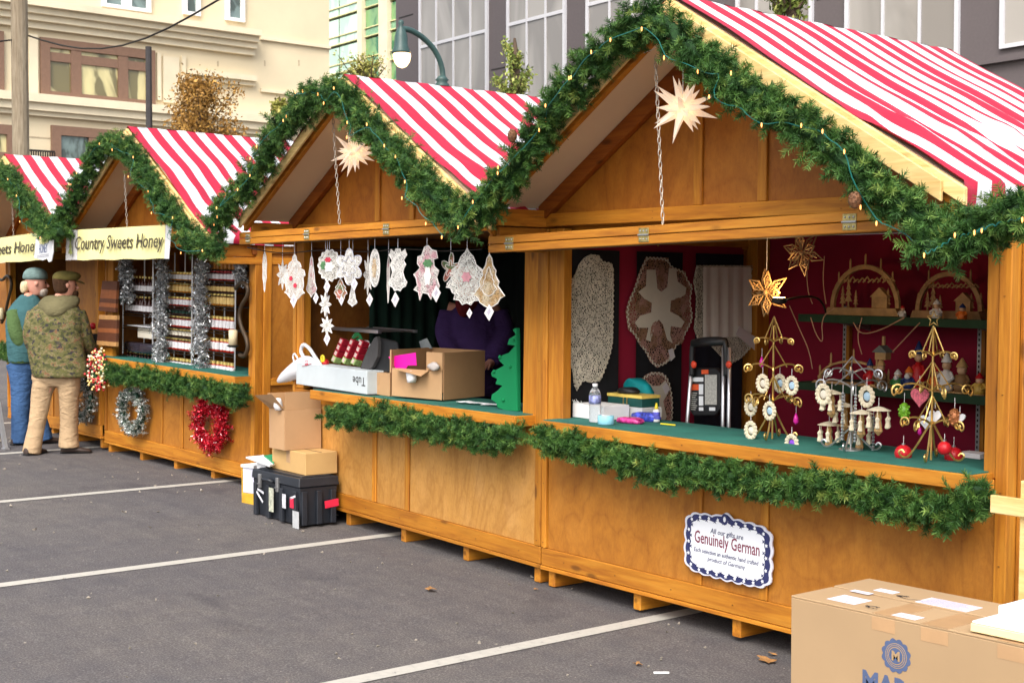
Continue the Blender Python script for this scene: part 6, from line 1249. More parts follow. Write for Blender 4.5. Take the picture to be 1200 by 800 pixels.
T, TL, TR, BL, BR, ux, uz = banner(D_, (-60, 287), (62, 270), (-60, 312), (60, 304), -.475, 'yellow banner at the left edge, its end lettered Sweets Honey', '', None, 0, 0, .0)
Hb = np.linalg.norm(TR-BR); mid = TL+(TR-TL)*.53; midb = BL+(BR-BL)*.53; text_obj('lettering', 'Country Sweets Honey', inkM, Hb*.58, (mid+midb)/2-uz*Hb*.16+[0, -.016, 0], ux, uz, T, th=.002, sx=.72*(np.linalg.norm(TR-TL))/1.35*.9, shear=.22, bold=.001)
pts = [(42, 279), (44, 281), (46, 286), (52, 287), (58, 282), (62, 281), (62, 296), (60, 306), (57, 307), (55, 303), (50, 305), (40, 302), (41, 292)]
P_ = [D_.q(x, y, -.55) for x, y in pts]; T = thing('hanging_sign', 'small white cut out sign lettered Honey between the yellow banners', 'sign', D_, P_[0]); MB().prism(P_, (0, .008, 0)).build('sign_board', whiteM, T)
text_obj('lettering', 'HONEY', plain('blue_grey_ink', (.12, .16, .28), .6), .13, D_.q(50.5, 296.5, -.553), (1, 0, .02), (0, 0, 1), T, sx=.62); mb = MB()
for k in range(2): p0, p1 = D_.q(43, 299.5+k*2, -.5525), D_.q(57, 299+k*2, -.5525); mb.box(p0[0], p1[0], p0[1]-.001, p0[1], p0[2]-.005, p0[2]+.002)
mb.build('small_print', plain('grey_ink', (.35, .36, .40), .7), T)
# ---------------------------------------------------------------- star lamps and chains
starM, t, b = new_mat('star_paper', .6); b.inputs['Base Color'].default_value = (.85, .80, .74, 1); b.inputs['Emission Color'].default_value = (1, .80, .60, 1); b.inputs['Emission Strength'].default_value = .24; b.inputs['Transmission Weight'].default_value = .0
tr = t.nodes.new('ShaderNodeBsdfTranslucent'); tr.inputs[0].default_value = (.85, .7, .55, 1); mx = t.nodes.new('ShaderNodeMixShader'); mx.inputs[0].default_value = .45; t.links.new(b.outputs[0], mx.inputs[1]); t.links.new(tr.outputs[0], mx.inputs[2]); t.links.new(mx.outputs[0], t.nodes['Material Output'].inputs[0])
def star_lamp(S, px, py, r, ly, label, seed):
    c = S.q(px, py, ly); k = ((S.o+S.R@c-CAM)@FW)/F; r *= k; T = thing('star_lamp', label, 'star lamp', S, c, 'pointed paper star lamps in the gables')
    dirs = []
    for i in range(26):
        z = 1-2*(i+.5)/26; a = i*2.39996+seed; dirs.append(np.array([math.sqrt(1-z*z)*math.cos(a), math.sqrt(1-z*z)*math.sin(a), z]))
    for i, d in enumerate(dirs):
        u = np.cross(d, [.3, .5, .8]); u /= np.linalg.norm(u); v = np.cross(d, u); L = r*(1.0 if i % 3 else .72)
        base = [c+d*r*.17+(u*math.cos(q)+v*math.sin(q))*r*.15 for q in (0, 1.57, 3.14, 4.71)]; MB().add(base+[c+d*L], [(0, 1, 4), (1, 2, 4), (2, 3, 4), (3, 0, 4)]).build('star_point', starM, T)
    MB().ball(c, r*.12, 10).build('bulb', glow('star_bulb', (1, .70, .38), 10), T)
    zt = 2.0; MB().tube([c+[0, 0, r*.2], (c[0], c[1], S_top(S, c[0]))], .0025, 5).build('cord', whiteM, T)
    L = bpy.data.lights.new('star_light', 'POINT'); L.energy = 2.6; L.color = (1, .65, .35); L.shadow_soft_size = .02; o = bpy.data.objects.new('star_light', L); COL.objects.link(o); o.matrix_world = S.M @ Matrix.Translation(tuple(c+[0, -.001, 0])); return T
def S_top(S, x): ha = 2.93 if S is A else 2.88; return ha-(ha-2.02)/(S.W/2)*abs(x-S.W/2)-.05
star_lamp(A, 800, 127, 43, -.25, 'large lit paper star lamp in the nearest gable', .2); star_lamp(B, 415, 179, 30, -.22, 'smaller lit paper star lamp half behind the garland', .9)
chM = plain('pale_chain', (.52, .46, .38), .4, .5)
def chain(S, p0, p1, ly, label):
    a, b = S.q(*p0, ly), S.q(*p1, ly); T = thing('support_chain', label, 'chain', S, b, 'chains holding up the flaps'); n = int(np.linalg.norm(a-b)/.030); src = None
    for k in range(n):
        if src is None:
            P_ = [(.0075*math.cos(t), 0, .019*math.sin(t)) for t in np.linspace(0, 6.28, 11)[:-1]]; src = MB().tube(P_, .0026, 4, closed=True).build('link', chM); src.parent = T; o = src
        else: o = src.copy(); COL.objects.link(o)
        o.location = a+(b-a)*(k+.5)/n-np.array(OFF[T.name]); o.rotation_euler = (0, 0, 1.2 if k % 2 else -.3)
chain(A, (768, 66), (777, 263), -.33, 'long chain holding the flap of the nearest stall'); chain(B, (390, 135), (398, 262), -.33, 'chain holding the flap of the lace stall'); chain(C_, (146, 205), (149, 266), -.33, 'chain above the full honey banner'); chain(D_, (14, 225), (16, 278), -.33, 'chain above the banner at the left edge')
solo(MB().tube(smooth_path([A.q(x, y, -.40) for x, y in ((722, 72), (730, 73), (745, 66), (768, 57))]), .0018, 4), 'loose_cord', whiteM, 'thin pale cord under the peak of the nearest gable', 'cord', A)
# ---------------------------------------------------------------- big printed carton, foam sheets, pine frame on the right
ZT = .50; g1, g2, g3 = gp(927, 697, ZT), gp(1017, 678, ZT), gp(1200, 767, ZT); X0, Y0 = g1[0], g1[1]; Y1 = g2[1]; X1 = X0+1.55; gz = G(-3)+.006
T = thing('printed_carton', 'large cardboard carton with blue round M badge and shipping labels', 'cardboard box', None, (X0, Y0, gz)); bigc = plain('carton_card', (.375, .25, .135), .85, var=.06, sc_=1.6, bmp=.03)
yg = Y0+(Y1-Y0)*.52
MB().box(X0, X1, Y0, Y1, gz, ZT-.008).build('carton_body', bigc, T, bevel=.003)
MB().box(X0, X1, Y0, yg-.004, ZT-.0075, ZT).build('top_flap', bigc, T, bevel=.002); MB().box(X0+.004, X1, yg+.004, Y1, ZT-.0075, ZT+.004).build('top_flap', bigc, T, bevel=.002)
def onT(px, py, z=ZT): return gp(px, py, z)
lbM = plain('shipping_label', (.68, .66, .76), .5, var=.05); prM = plain('label_print', (.33, .30, .42), .6, var=.3, sc_=150)
def slabel(x0, x1, y0, y1, z, lines=5):
    MB().box(x0, x1, y0, y1, z, z+.001).build('shipping_label', lbM, T); mb = MB()
    for k in range(lines): u = y0+(y1-y0)*(k+.7)/(lines+.6); mb.box(x0+.012, x1-.012-(k % 3)*.02, u-.003, u+.003, z+.0012, z+.0016)
    o = mb.build('label_print', prM, T); o['kind'] = 'stuff'
c = onT(1108, 708, ZT+.004); slabel(c[0]-.10, c[0]+.12, c[1]-.05, c[1]+.06, ZT+.0045, 7); c = onT(995, 702); slabel(c[0]-.06, c[0]+.07, c[1]-.06, c[1]+.05, ZT+.0005, 3); c = onT(1064, 722); slabel(c[0]-.05, c[0]+.05, c[1]-.03, c[1]+.03, ZT+.0005, 1); c = onT(1039, 692.5, ZT+.004); slabel(c[0]-.045, c[0]+.045, c[1]-.025, c[1]+.025, ZT+.0045, 1); c = onT(1013, 694.5, ZT+.004); slabel(c[0]-.06, c[0]+.03, c[1]-.015, c[1]+.02, ZT+.0045, 1)
for px, sx in ((1035, .05), (1095, .055), (1185, .05)):
    p = on_Y(px, 740, Y0); MB().box(p[0]-sx, p[0]+sx, Y0-.001, Y0-.0002, ZT-.06, ZT-.012).build('tape', tapeM, T); MB().box(p[0]-sx, p[0]+sx, Y0, yg-.01, ZT+.0002, ZT+.0008).build('tape', tapeM, T)
scr = MB(); rr3 = random.Random(4)
for cx, cy in ((1018, 712), (1055, 700)):
    c = onT(cx, cy); 
    for k in range(5):
        P_ = [c+[.05*math.cos(t)*rr3.uniform(.5, 1)+.01*t, .022*math.sin(t)*rr3.uniform(.4, 1), .0062] for t in np.linspace(rr3.uniform(0, 2), rr3.uniform(3, 6), 8)]; scr.tube(P_, .0008, 3)
o = scr.build('pen_scribble', ironM, T); o['kind'] = 'stuff'
blM = plain('slate_blue_print', (.075, .105, .20), .8, var=.08, sc_=20)
c = on_Y(1050, 768, Y0-.0015); r = .062; yb = Y0-.0012
def disc(rad, y, m, nm, wav=0, n=48): return MB().prism([(c[0]+rad*(1+wav*abs(math.sin(6*t)))*math.cos(t), y, c[2]+rad*(1+wav*abs(math.sin(6*t)))*math.sin(t)) for t in np.linspace(0, 6.2832, n+1)[:-1]], (0, -.0003, 0)).build(nm, m, T)
disc(r*.90, yb, blM, 'badge', .14, 96); disc(r*.74, yb-.0005, bigc, 'badge_ring'); disc(r*.70, yb-.001, blM, 'badge_disc'); disc(r*.52, yb-.0015, bigc, 'badge_ring'); disc(r*.47, yb-.002, blM, 'badge_center')
text_obj('lettering', 'M', bigc, r*.78, (c[0], yb-.0028, c[2]-r*.27), (1, 0, 0), (0, 0, 1), T, th=.0004, bold=.0018)
mb = MB()
for k in range(44): t = k*6.2832/44; mb.box(c[0]+r*.61*math.cos(t)-.0015, c[0]+r*.61*math.cos(t)+.0015, yb-.0018, yb-.0014, c[2]+r*.61*math.sin(t)-.002, c[2]+r*.61*math.sin(t)+.002)
o = mb.build('badge_microprint', bigc, T); o['kind'] = 'stuff'
p = on_Y(1010, 803, Y0); text_obj('lettering', 'MARCO', blM, .105, (p[0], yb, p[2]-.012), (1, 0, 0), (0, 0, 1), T, th=.0006, align='LEFT', bold=.004, sx=.92)
p1, p2 = onT(1137, 741), onT(1155, 733); T = thing('foam_sheets', 'white foam sheets on pale board stacked on the printed carton', 'foam', None, (p1[0], p1[1], ZT+.005))
MB().box(p1[0], p1[0]+.9, p1[1], p1[1]+.30, ZT+.006, ZT+.034).build('pale_board', plain('pale_yellow_board', (.78, .66, .36), .7, var=.04), T, bevel=.002); MB().box(p1[0]+.004, p1[0]+.9, p1[1]+.004, p1[1]+.296, ZT+.035, ZT+.043).build('foam_sheet', whiteM, T, bevel=.002); MB().box(p1[0]+.05, p1[0]+.9, p1[1]+.09, p1[1]+.29, ZT+.044, ZT+.092).build('foam_block', plain('white_foam', (.80, .81, .83), .7, var=.02), T, bevel=.003)
T = thing('pine_frame', 'pale unpainted pine post with short crosspiece at the right edge', 'wooden frame', A, A.q(1198, 700, -.30)); a, b = A.q(1195, 600, -.30), A.q(1164, 600, -.30); zt = A.q(1197, 563, -.30)[2]; z0, z1 = A.q(1180, 603, -.32)[2], A.q(1180, 582, -.32)[2]
MB().box(a[0], a[0]+.045, -.30, -.21, -.10, zt).build('post', pineM, T, bevel=.003); MB().box(b[0], a[0]+.20, -.325, -.302, z0, z1).build('crosspiece', pineM, T, bevel=.003); MB().box(a[0]+.8, a[0]+.845, -.30, -.21, -.10, zt).build('post', pineM, T, bevel=.003); MB().box(a[0]-.02, a[0]+.86, -.345, -.16, -.135, -.10).build('foot_rail', pineM, T)

p = on_ground(5, 527); q0 = on_ground(-6, 500); solo(MB().prism([(p[0]-.05, p[1], p[2]+.02), (p[0]+.02, p[1], p[2]+.02), (p[0]-.25, p[1]+.02, p[2]+.45), (p[0]-.31, p[1]+.02, p[2]+.45)], (0, .03, 0)).box(p[0]-.06, p[0]+.04, p[1]-.01, p[1]+.04, p[2]+.002, p[2]+.02), 'sign_leg', silM, 'slanted grey metal leg standing at the left edge of the photo', 'stand')
# ---------------------------------------------------------------- people
def camo():
    m, t, b = new_mat('camouflage_cloth', .9, spec=.1); v = coords(t, (1, 1, 1.4), False)
    c = ramp(t, noise(t, v, 15, 3, .55, .6), [(.30, (.060, .064, .028)), (.42, (.115, .108, .045)), (.52, (.17, .145, .075)), (.60, (.19, .10, .055)), (.70, (.10, .10, .04))], 'CONSTANT')
    d = noise(t, coords(t, (1.3, 1, 1.8), True), 17, 3, .6, .4); c = mix(t, c, (.030, .026, .040), ramp(t, d, [(.57, (0, 0, 0)), (.60, (.9, .9, .9))])); e = noise(t, v, 45, 2, .6)
    c = mix(t, c, (.10, .10, .03), ramp(t, e, [(.56, (0, 0, 0)), (.60, (.8, .8, .8))])); t.links.new(c, b.inputs['Base Color']); bump(t, b, noise(t, v, 14, 3), .5, .02); return m
def cloth(name, c, s=12, st_=.6): 
    m, t, b = new_mat(name, .9, spec=.12); v = coords(t, (1, 1, 1), False); t.links.new(ramp(t, noise(t, v, s*.5, 4), [(.3, tuple(x*.82 for x in c)), (.7, tuple(x*1.15 for x in c))]), b.inputs['Base Color']); bump(t, b, noise(t, coords(t, (1, 1, 2.2), False), s, 3, .5, .8), st_, .025); return m
camoM = camo(); khakiM = cloth('khaki_trousers', (.44, .31, .185), 9, .7); denimM = cloth('blue_denim', (.045, .098, .215), 10, .7); tealV = cloth('teal_vest', (.045, .115, .125), 9); greenS = cloth('green_sleeve', (.08, .135, .05), 12); capM = cloth('olive_cap', (.14, .115, .035), 30, .3); beanieM = cloth('grey_teal_beanie', (.15, .22, .21), 30, .4)
skinM = plain('skin', (.55, .26, .18), .55, var=.1, sc_=20); hairM = cloth('brown_hair', (.07, .035, .018), 60, .8); blondM = cloth('pale_blond_hair', (.72, .58, .36), 50, .6); beardW = cloth('white_beard', (.55, .47, .40), 60, .6); shoeM = plain('dark_brown_shoe', (.045, .028, .022), .6); hoodM = cloth('olive_hood', (.13, .115, .06), 12)
purM = cloth('purple_quilted_coat', (.045, .022, .085), 10); scarfM = cloth('wine_scarf', (.12, .012, .014), 20)
UH = np.array([RT[0], RT[1], 0]); WH = np.array([-RT[1], RT[0], 0]); ZZ = np.array([0, 0, 1.])
def frame(d0):
    def P(px, py, dw=0): return CAM+ray(px, py)*d0+WH*dw
    return P, d0/F
def finish(o, vox=.012, sm=2, disp=None):
    m = o.modifiers.new('remesh', 'REMESH'); m.mode = 'VOXEL'; m.voxel_size = vox; m.use_smooth_shade = True
    m = o.modifiers.new('smooth', 'SMOOTH'); m.iterations = sm; m.factor = .6; return o
def skin_body(name, joints, edges, mat, parent):
    """joints: (pos, radius); first is the pelvis root"""
    off = np.array(OFF[parent.name]); me = bpy.data.meshes.new(name); me.from_pydata([tuple(np.array(p)-off) for p, r in joints], edges, []); me.materials.append(mat)
    o = bpy.data.objects.new(name, me); COL.objects.link(o); o.parent = parent
    m = o.modifiers.new('skin', 'SKIN'); m.use_smooth_shade = True
    if not me.skin_vertices: 
        bpy.context.view_layer.objects.active = o; 
    sv = me.skin_vertices[0].data if me.skin_vertices else None
    if sv:
        for i, (p, r) in enumerate(joints): sv[i].radius = (r, r); sv[i].use_root = (i == 0)
    m = o.modifiers.new('subdivision', 'SUBSURF'); m.levels = m.render_levels = 1; return o
def hand(J, E, wi, w, d, side, down):
    """palm and five fingers grown from wrist joint index wi"""
    d = d/np.linalg.norm(d); side = side/np.linalg.norm(side); J.append((w+d*.045, .028)); pi = len(J)-1; E.append((wi, pi))
    for k, (o_, L) in enumerate(((-.030, .062), (-.010, .075), (.010, .070), (.030, .055))):
        b0 = w+d*.085+side*o_; J.append((b0, .010)); i0 = len(J)-1; E.append((pi, i0)); J.append((b0+d*L*.5+down*.012, .009)); E.append((i0, i0+1)); J.append((b0+d*L*.85+down*.035, .008)); E.append((i0+1, i0+2))
    b0 = w+d*.03-side*.038; J.append((b0, .012)); i0 = len(J)-1; E.append((pi, i0)); J.append((b0-side*.022+d*.03, .010)); E.append((i0, i0+1)); J.append((b0-side*.020+d*.055+down*.01, .008)); E.append((i0+1, i0+2))
def head_mesh(T, c, r, f, mat, h=1.22, beard=None):
    """head with face looking along f (horizontal unit vector)"""
    s = np.cross(ZZ, f); mb = MB(); rings = []
    prof = [(-1.18, .42, .40, .02), (-1.05, .50, .52, .10), (-.85, .62, .72, .12), (-.55, .74, .86, .06), (-.2, .82, .94, .02), (.15, .88, 1.0, -.02), (.5, .86, .98, -.05), (.8, .70, .80, -.06), (1.0, .45, .52, -.06), (1.1, .12, .14, -.06)]
    for z, a, b, o in prof: rings.append((c+ZZ*z*r+f*o*r, a*r, b*r, s, f))
    mb.loft(rings, 20); o = mb.build('head', mat, T, smooth=True, sub=1)
    MB().loft([(c+f*(.90*r)+ZZ*.12*r, .08*r, .10*r, s, f), (c+f*(1.02*r)-ZZ*.10*r, .13*r, .14*r, s, f), (c+f*(1.12*r)-ZZ*.30*r, .17*r, .16*r, s, f), (c+f*(.98*r)-ZZ*.40*r, .12*r, .10*r, s, f)], 10).build('nose', mat, o, smooth=True)
    MB().tube([c+f*.86*r-ZZ*.62*r-s*.22*r, c+f*.97*r-ZZ*.60*r, c+f*.86*r-ZZ*.62*r+s*.22*r], .05*r, 6).build('mouth', plain('lips', (.35, .09, .07), .5), o, smooth=True)
    for sd in (-1, 1):
        MB().ball(c+f*.84*r+s*sd*.34*r+ZZ*.05*r, .11*r, 10).build('eye', cBlk if True else None, o, smooth=True); MB().tube([c+f*.90*r+s*sd*.2*r+ZZ*.22*r, c+f*.86*r+s*sd*.5*r+ZZ*.20*r], .05*r, 5).build('eyebrow', hairM, o)
        e = c+s*sd*.86*r-f*.02*r-ZZ*.05*r; MB().loft([(e-ZZ*.24*r, .05*r, .08*r, s, f), (e-ZZ*.1*r+s*sd*.05*r, .07*r, .14*r, s, f), (e+ZZ*.12*r+s*sd*.08*r, .07*r, .20*r, s, f), (e+ZZ*.24*r+s*sd*.04*r, .04*r, .10*r, s, f)], 10).build('ear', mat, o, smooth=True)
    return o
def person(label, d0, foot): P, k = frame(d0); return thing('person', label, 'person', None, foot), P, k
# --- man in the camouflage jacket
d0 = 12.95; P, k = frame(d0); foot = P(65, 532); foot[2] = G(foot[0]); T = thing('person', 'man in camouflage jacket, olive flat cap and khaki trousers, back turned', 'person', None, foot)
pel = P(70, 436); gzz = G(foot[0])
f = UH*.80+WH*.60; f /= np.linalg.norm(f)
hl, hr = P(56, 442), P(82, 442); kl, kr = P(46, 484), P(79, 482, .05); al, ar = P(39, 526, -.05), P(78, 523, .10); al[2] = gzz+.09; ar[2] = gzz+.09
chest = P(64, 385); neck = P(70, 352); sl_, sr_ = P(42, 370), P(88, 369, .05); el, er = P(36, 402, -.05), P(97, 401, .08); wl, wr = P(48, 424, .22), P(101, 420, .30)
J = [(pel, .13), (chest, .15), (neck, .06), (neck+ZZ*.08, .06), (sl_, .07), (el, .05), (wl, .032), (sr_, .07), (er, .05), (wr, .032), (hl, .10), (kl, .065), (al, .042), (hr, .10), (kr, .065), (ar, .042), (al+f*.05-ZZ*.03, .03), (ar+f*.05-ZZ*.03, .03)]
E_ = [(0, 1), (1, 2), (2, 3), (1, 4), (4, 5), (5, 6), (1, 7), (7, 8), (8, 9), (0, 10), (10, 11), (11, 12), (0, 13), (13, 14), (14, 15), (12, 16), (15, 17)]
hand(J, E_, 6, wl, f*.8+WH*.4-ZZ*.2, np.cross(ZZ, f), -ZZ); hand(J, E_, 9, wr, f*.8+WH*.4, np.cross(ZZ, f), -ZZ)
skin_body('body', J, E_, skinM, T)
mb = MB()
def ring(px0, px1, py, dep, dw=0): a, b = P(px0, py, dw), P(px1, py, dw); return ((a+b)/2, np.linalg.norm(b-a)/2, dep, UH, WH)
mb.loft([ring(57, 84, 349, .08, .02), ring(44, 90, 356, .12, .02), ring(33, 95, 365, .155, .01), ring(30, 97, 378, .17), ring(31, 97, 395, .175), ring(33, 99, 412, .18), ring(36, 103, 428, .185), ring(38, 105, 439, .19), ring(40, 104, 442, .18)], 28, .015, 5)
def limb(mb, pts, rad, n=14, nz=.06, seed=1):
    nz *= .55
    P_ = smooth_path(pts, 2); R_, L = resample(P_, 12); t = np.gradient(R_, axis=0); rr_ = np.interp(np.linspace(0, 1, 12), np.linspace(0, 1, len(rad)), rad); rings = []
    for i in range(12): d = t[i]/np.linalg.norm(t[i]); a = np.cross(d, WH if abs(d@WH) < .9 else ZZ); a /= np.linalg.norm(a); rings.append((R_[i], rr_[i], rr_[i], a, np.cross(d, a)))
    return mb.loft(rings, n, nz, seed)
limb(mb, [sl_+ZZ*.03, el, wl], [.085, .085, .075, .065, .055], seed=3); limb(mb, [sr_+ZZ*.03, er, wr], [.085, .09, .078, .07, .058], seed=4)
finish(mb.build('camouflage_jacket', camoM, T, smooth=True), .013, 1)
mb = MB().loft([ring(53, 90, 345, .09, .03), ring(47, 94, 351, .14, .03), ring(44, 92, 358, .15, .0), ring(50, 86, 366, .13, -.05), ring(58, 78, 373, .08, -.08)], 20, .06, 8); mb.build('jacket_hood', hoodM, T, smooth=True, sub=1)
mb = MB(); limb(mb, [pel-ZZ*.0-UH*.07, P(50, 450), kl, P(40, 524, -.05), P(39, 530, -.05)], [.12, .112, .098, .090, .082, .078, .082, .088], 18, .05, 9); limb(mb, [pel+UH*.07, P(81, 450), kr, P(77, 518, .09), P(77, 525, .09)], [.12, .112, .098, .090, .085, .085, .09, .098], 18, .05, 10); mb.loft([ring(38, 94, 432, .14), ring(37, 95, 444, .14), ring(42, 92, 452, .10)], 20, .01, 1)
finish(mb.build('khaki_trousers', khakiM, T, smooth=True), .012, 1)
def shoe(a, d, L=.29):
    s = np.cross(ZZ, d); z = G(a[0]); c = np.array([a[0], a[1], z]); rg = []
    for t, w_, h in ((-.30, .02, .05), (-.27, .038, .075), (-.10, .044, .085), (.15, .044, .065), (.40, .052, .045), (.60, .046, .036), (.70, .02, .02)): rg.append((c+d*L*t+ZZ*(h*.5+.004), w_, h*.55, s, ZZ))
    o = MB().loft(rg, 14).build('shoe', shoeM, T, smooth=True, sub=1); rg = [(c+d*L*t+ZZ*.010, w_*1.04, .009, s, ZZ) for t, w_ in ((-.31, .03), (-.25, .044), (.15, .046), (.42, .054), (.6, .048), (.71, .02))]; MB().loft(rg, 12).build('sole', blkP, o); return o
shoe(al, f*.6+WH*.8 if False else (f*.55+WH*.83)/np.linalg.norm(f*.55+WH*.83)); shoe(ar, UH*.97+WH*.22)
hc = P(76, 334, .03); fd = UH*.86+WH*.5; fd /= np.linalg.norm(fd); hd = head_mesh(T, hc, .099, fd, skinM)
s_ = np.cross(ZZ, fd); MB().loft([(hc-fd*.035+ZZ*z, a, b, s_, fd) for z, a, b in ((-.085, .06, .045), (-.06, .088, .075), (.0, .097, .085), (.05, .098, .09), (.09, .09, .09))], 18, .04, 2).build('hair', hairM, T, smooth=True, sub=1)
MB().loft([(hc+fd*.075-ZZ*.06+ZZ*z, a, b, s_, fd) for z, a, b in ((-.07, .03, .02), (-.05, .055, .04), (-.01, .07, .045), (.01, .06, .03))], 14, .05, 2).build('beard', hairM, hd, smooth=True, sub=1)
MB().loft([(hc+fd*o+ZZ*z, a, b, s_, fd) for z, a, b, o in ((.035, .103, .112, -.005), (.06, .112, .125, .0), (.085, .118, .135, .012), (.11, .105, .122, .012), (.13, .07, .085, .0), (.138, .02, .02, .0))], 20, .015, 2).build('flat_cap', capM, T, smooth=True, sub=1)
MB().loft([(hc+fd*.085+ZZ*.045, .095, .006, s_, ZZ), (hc+fd*.135+ZZ*.032, .08, .007, s_, ZZ), (hc+fd*.165+ZZ*.018, .05, .006, s_, ZZ), (hc+fd*.172+ZZ*.014, .02, .004, s_, ZZ)], 16).build('cap_brim', capM, T, smooth=True)
# --- man in the teal vest
d0 = 13.6; P, k = frame(d0); foot = P(24, 522); gzz = G(foot[0]); foot[2] = gzz; T = thing('person', 'man in teal vest, grey teal beanie and blue jeans, facing the counter', 'person', None, foot)
f = UH*.75+WH*.66; pel = P(25, 424); hl, hr = P(21, 430), P(33, 430, .08); kl, kr = P(22, 472), P(34, 470, .10); al, ar = P(23, 515), P(48, 515, .12); al[2] = ar[2] = gzz+.09
chest = P(23, 380); neck = P(34, 350); sl_, sr_ = P(17, 372, -.05), P(38, 372, .15); el, er = P(22, 402, .0), P(44, 400, .25); wl, wr = P(40, 412, .22), P(50, 408, .42)
J = [(pel, .12), (chest, .14), (neck, .058), (neck+ZZ*.07, .058), (sl_, .065), (el, .048), (wl, .032), (sr_, .065), (er, .048), (wr, .032), (hl, .095), (kl, .06), (al, .042), (hr, .095), (kr, .06), (ar, .042), (al+f*.05-ZZ*.03, .03), (ar+f*.05-ZZ*.03, .03)]
E_ = [(0, 1), (1, 2), (2, 3), (1, 4), (4, 5), (5, 6), (1, 7), (7, 8), (8, 9), (0, 10), (10, 11), (11, 12), (0, 13), (13, 14), (14, 15), (12, 16), (15, 17)]
hand(J, E_, 6, wl, f, np.cross(ZZ, f), -ZZ); hand(J, E_, 9, wr, f, np.cross(ZZ, f), -ZZ); skin_body('body', J, E_, skinM, T)
mb = MB().loft([ring(24, 42, 345, .06, .02), ring(16, 48, 354, .11, .02), ring(9, 50, 364, .15), ring(7, 50, 380, .165), ring(8, 49, 400, .165), ring(10, 46, 415, .16), ring(11, 44, 424, .15)], 24, .03, 6); finish(mb.build('teal_vest', tealV, T, smooth=True), .013, 1)
mb = MB(); limb(mb, [P(20, 364, -.10), P(25, 390, -.15), P(33, 410, -.06), wl], [.07, .078, .074, .065, .055], seed=3); limb(mb, [sr_, er, wr], [.075, .075, .06, .05], seed=4); o = finish(mb.build('sleeve', greenS, T, smooth=True), .013, 1); mb = MB().loft([ring(12, 45, 410, .155), ring(13, 43, 425, .15)], 20, .03, 3).build('shirt_hem', greenS, T, smooth=True)
mb = MB(); limb(mb, [pel-UH*.03, P(26, 440), kl+UH*.02, P(23, 519)], [.125, .12, .105, .095, .09, .085, .085], 18, .05, 9); limb(mb, [pel+UH*.05+WH*.08, hr, kr, ar-ZZ*.06], [.12, .11, .10, .09, .085, .08], 18, .05, 10); mb.loft([ring(13, 42, 416, .13), ring(13, 43, 430, .13), ring(17, 40, 440, .1)], 18, .01, 1); finish(mb.build('blue_jeans', denimM, T, smooth=True), .012, 1)
shoe(al, f/np.linalg.norm(f)); shoe(ar, f/np.linalg.norm(f))
hc = P(41, 332, .03); fd = UH*.93+WH*.36; fd /= np.linalg.norm(fd); hd = head_mesh(T, hc, .104, fd, plain('ruddy_skin', (.62, .30, .22), .55, var=.12, sc_=20)); s_ = np.cross(ZZ, fd)
MB().loft([(hc-fd*.005+ZZ*z, a, b, s_, fd) for z, a, b in ((.03, .112, .122), (.06, .116, .126), (.10, .112, .12), (.135, .09, .10), (.155, .05, .06), (.162, .01, .01))], 20, .02, 3).build('beanie', beanieM, T, smooth=True, sub=1)
MB().loft([(hc-fd*(.09+o)+ZZ*z, a, a, s_, fd) for z, a, o in ((-.10, .02, .03), (-.06, .045, .02), (-.01, .05, .01), (.03, .05, 0))], 12, .08, 4).build('hair', blondM, T, smooth=True, sub=1)
MB().loft([(hc+fd*.06+ZZ*z, a, b, s_, fd) for z, a, b in ((-.135, .03, .03), (-.11, .06, .05), (-.07, .075, .06), (-.05, .06, .05))], 14, .06, 4).build('beard', beardW, hd, smooth=True, sub=1)
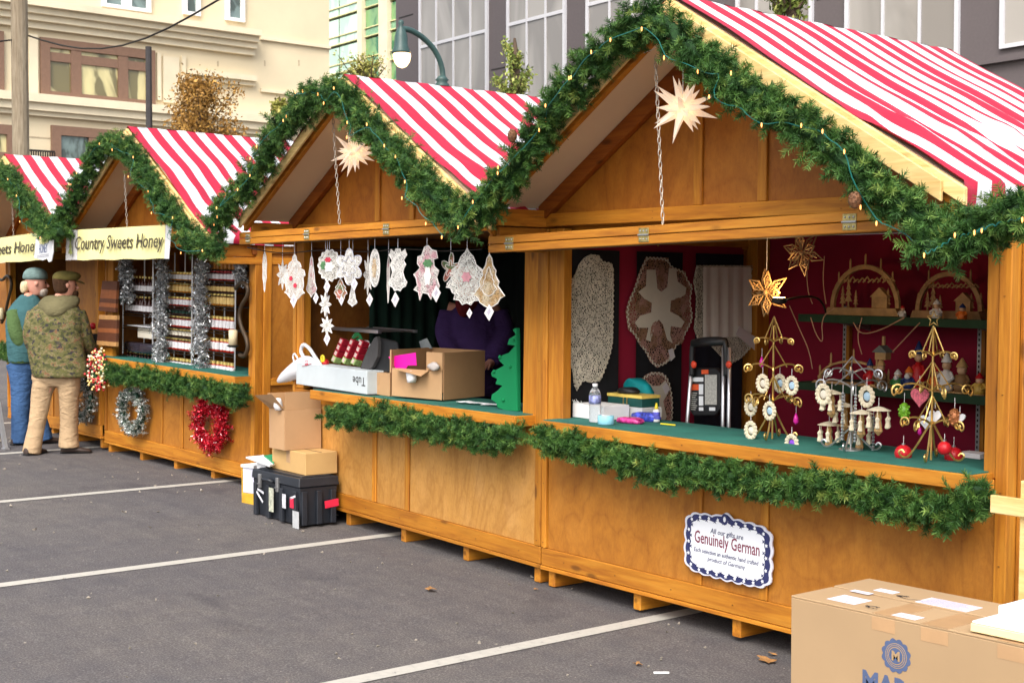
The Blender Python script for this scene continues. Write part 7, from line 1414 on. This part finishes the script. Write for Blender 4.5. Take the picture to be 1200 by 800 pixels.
# --- seller in the purple coat inside the lace stall
yy = .85; q0 = B.q(555, 400, yy); wp = B.o+B.R@q0; d0 = (wp-CAM)@FW; P, k = frame(d0); foot = B.o+B.R@np.array([q0[0], yy, .045]); T = thing('person', 'seller in dark purple quilted coat and wine scarf behind the lace', 'person', None, foot)
f = -WH*.9-UH*.3; f /= np.linalg.norm(f); pel = P(558, 440); chest = P(555, 385); neck = P(550, 348); J = [(pel, .13), (chest, .15), (neck, .055), (neck+ZZ*.08, .055), (P(530, 362), .07), (P(526, 395), .05), (P(545, 425, -.2), .032), (P(580, 362), .07), (P(590, 395), .05), (P(575, 425, -.2), .032), (P(548, 450), .10), (P(547, 505), .065), (np.array([*(P(547, 505)[:2]), foot[2]+.08]), .042), (P(568, 450), .10), (P(569, 505), .065), (np.array([*(P(569, 505)[:2]), foot[2]+.08]), .042)]
E_ = [(0, 1), (1, 2), (2, 3), (1, 4), (4, 5), (5, 6), (1, 7), (7, 8), (8, 9), (0, 10), (10, 11), (11, 12), (0, 13), (13, 14), (14, 15)]; hand(J, E_, 6, np.array(J[6][0]), f, UH, -ZZ); hand(J, E_, 9, np.array(J[9][0]), f, UH, -ZZ); skin_body('body', J, E_, skinM, T)
mb = MB().loft([ring(541, 562, 350, .08), ring(533, 573, 357, .12), ring(526, 584, 366, .15), ring(525, 586, 390, .17), ring(522, 588, 410, .18), ring(518, 594, 440, .2), ring(520, 592, 465, .19)], 28, .02, 5); limb(mb, [P(528, 366), P(521, 395, -.03), P(540, 422, -.2)], [.085, .085, .07, .055], seed=3); limb(mb, [P(583, 366), P(593, 395, -.03), P(578, 422, -.2)], [.085, .085, .07, .055], seed=4); finish(mb.build('purple_coat', purM, T, smooth=True), .013, 1)
MB().loft([ring(536, 562, 346, .09, -.02), ring(532, 566, 352, .11, -.03), ring(535, 556, 362, .08, -.12), ring(540, 550, 372, .04, -.17)], 16, .08, 8).build('scarf', scarfM, T, smooth=True, sub=1)
tr_ = MB(); limb(tr_, [np.array(J[10][0]), np.array(J[11][0]), np.array(J[12][0])], [.11, .09, .07]); limb(tr_, [np.array(J[13][0]), np.array(J[14][0]), np.array(J[15][0])], [.11, .09, .07]); tr_.build('trousers', ironM, T, smooth=True)
hc = P(549, 329, -.02); head_mesh(T, hc, .105, f, skinM); s_ = np.cross(ZZ, f); MB().loft([(hc-f*.03+ZZ*z, a, b, s_, f) for z, a, b in ((-.12, .07, .05), (-.05, .105, .085), (.03, .108, .10), (.09, .095, .10), (.125, .05, .06), (.135, .01, .01))], 18, .03, 2).build('hair', hairM, T, smooth=True, sub=1)
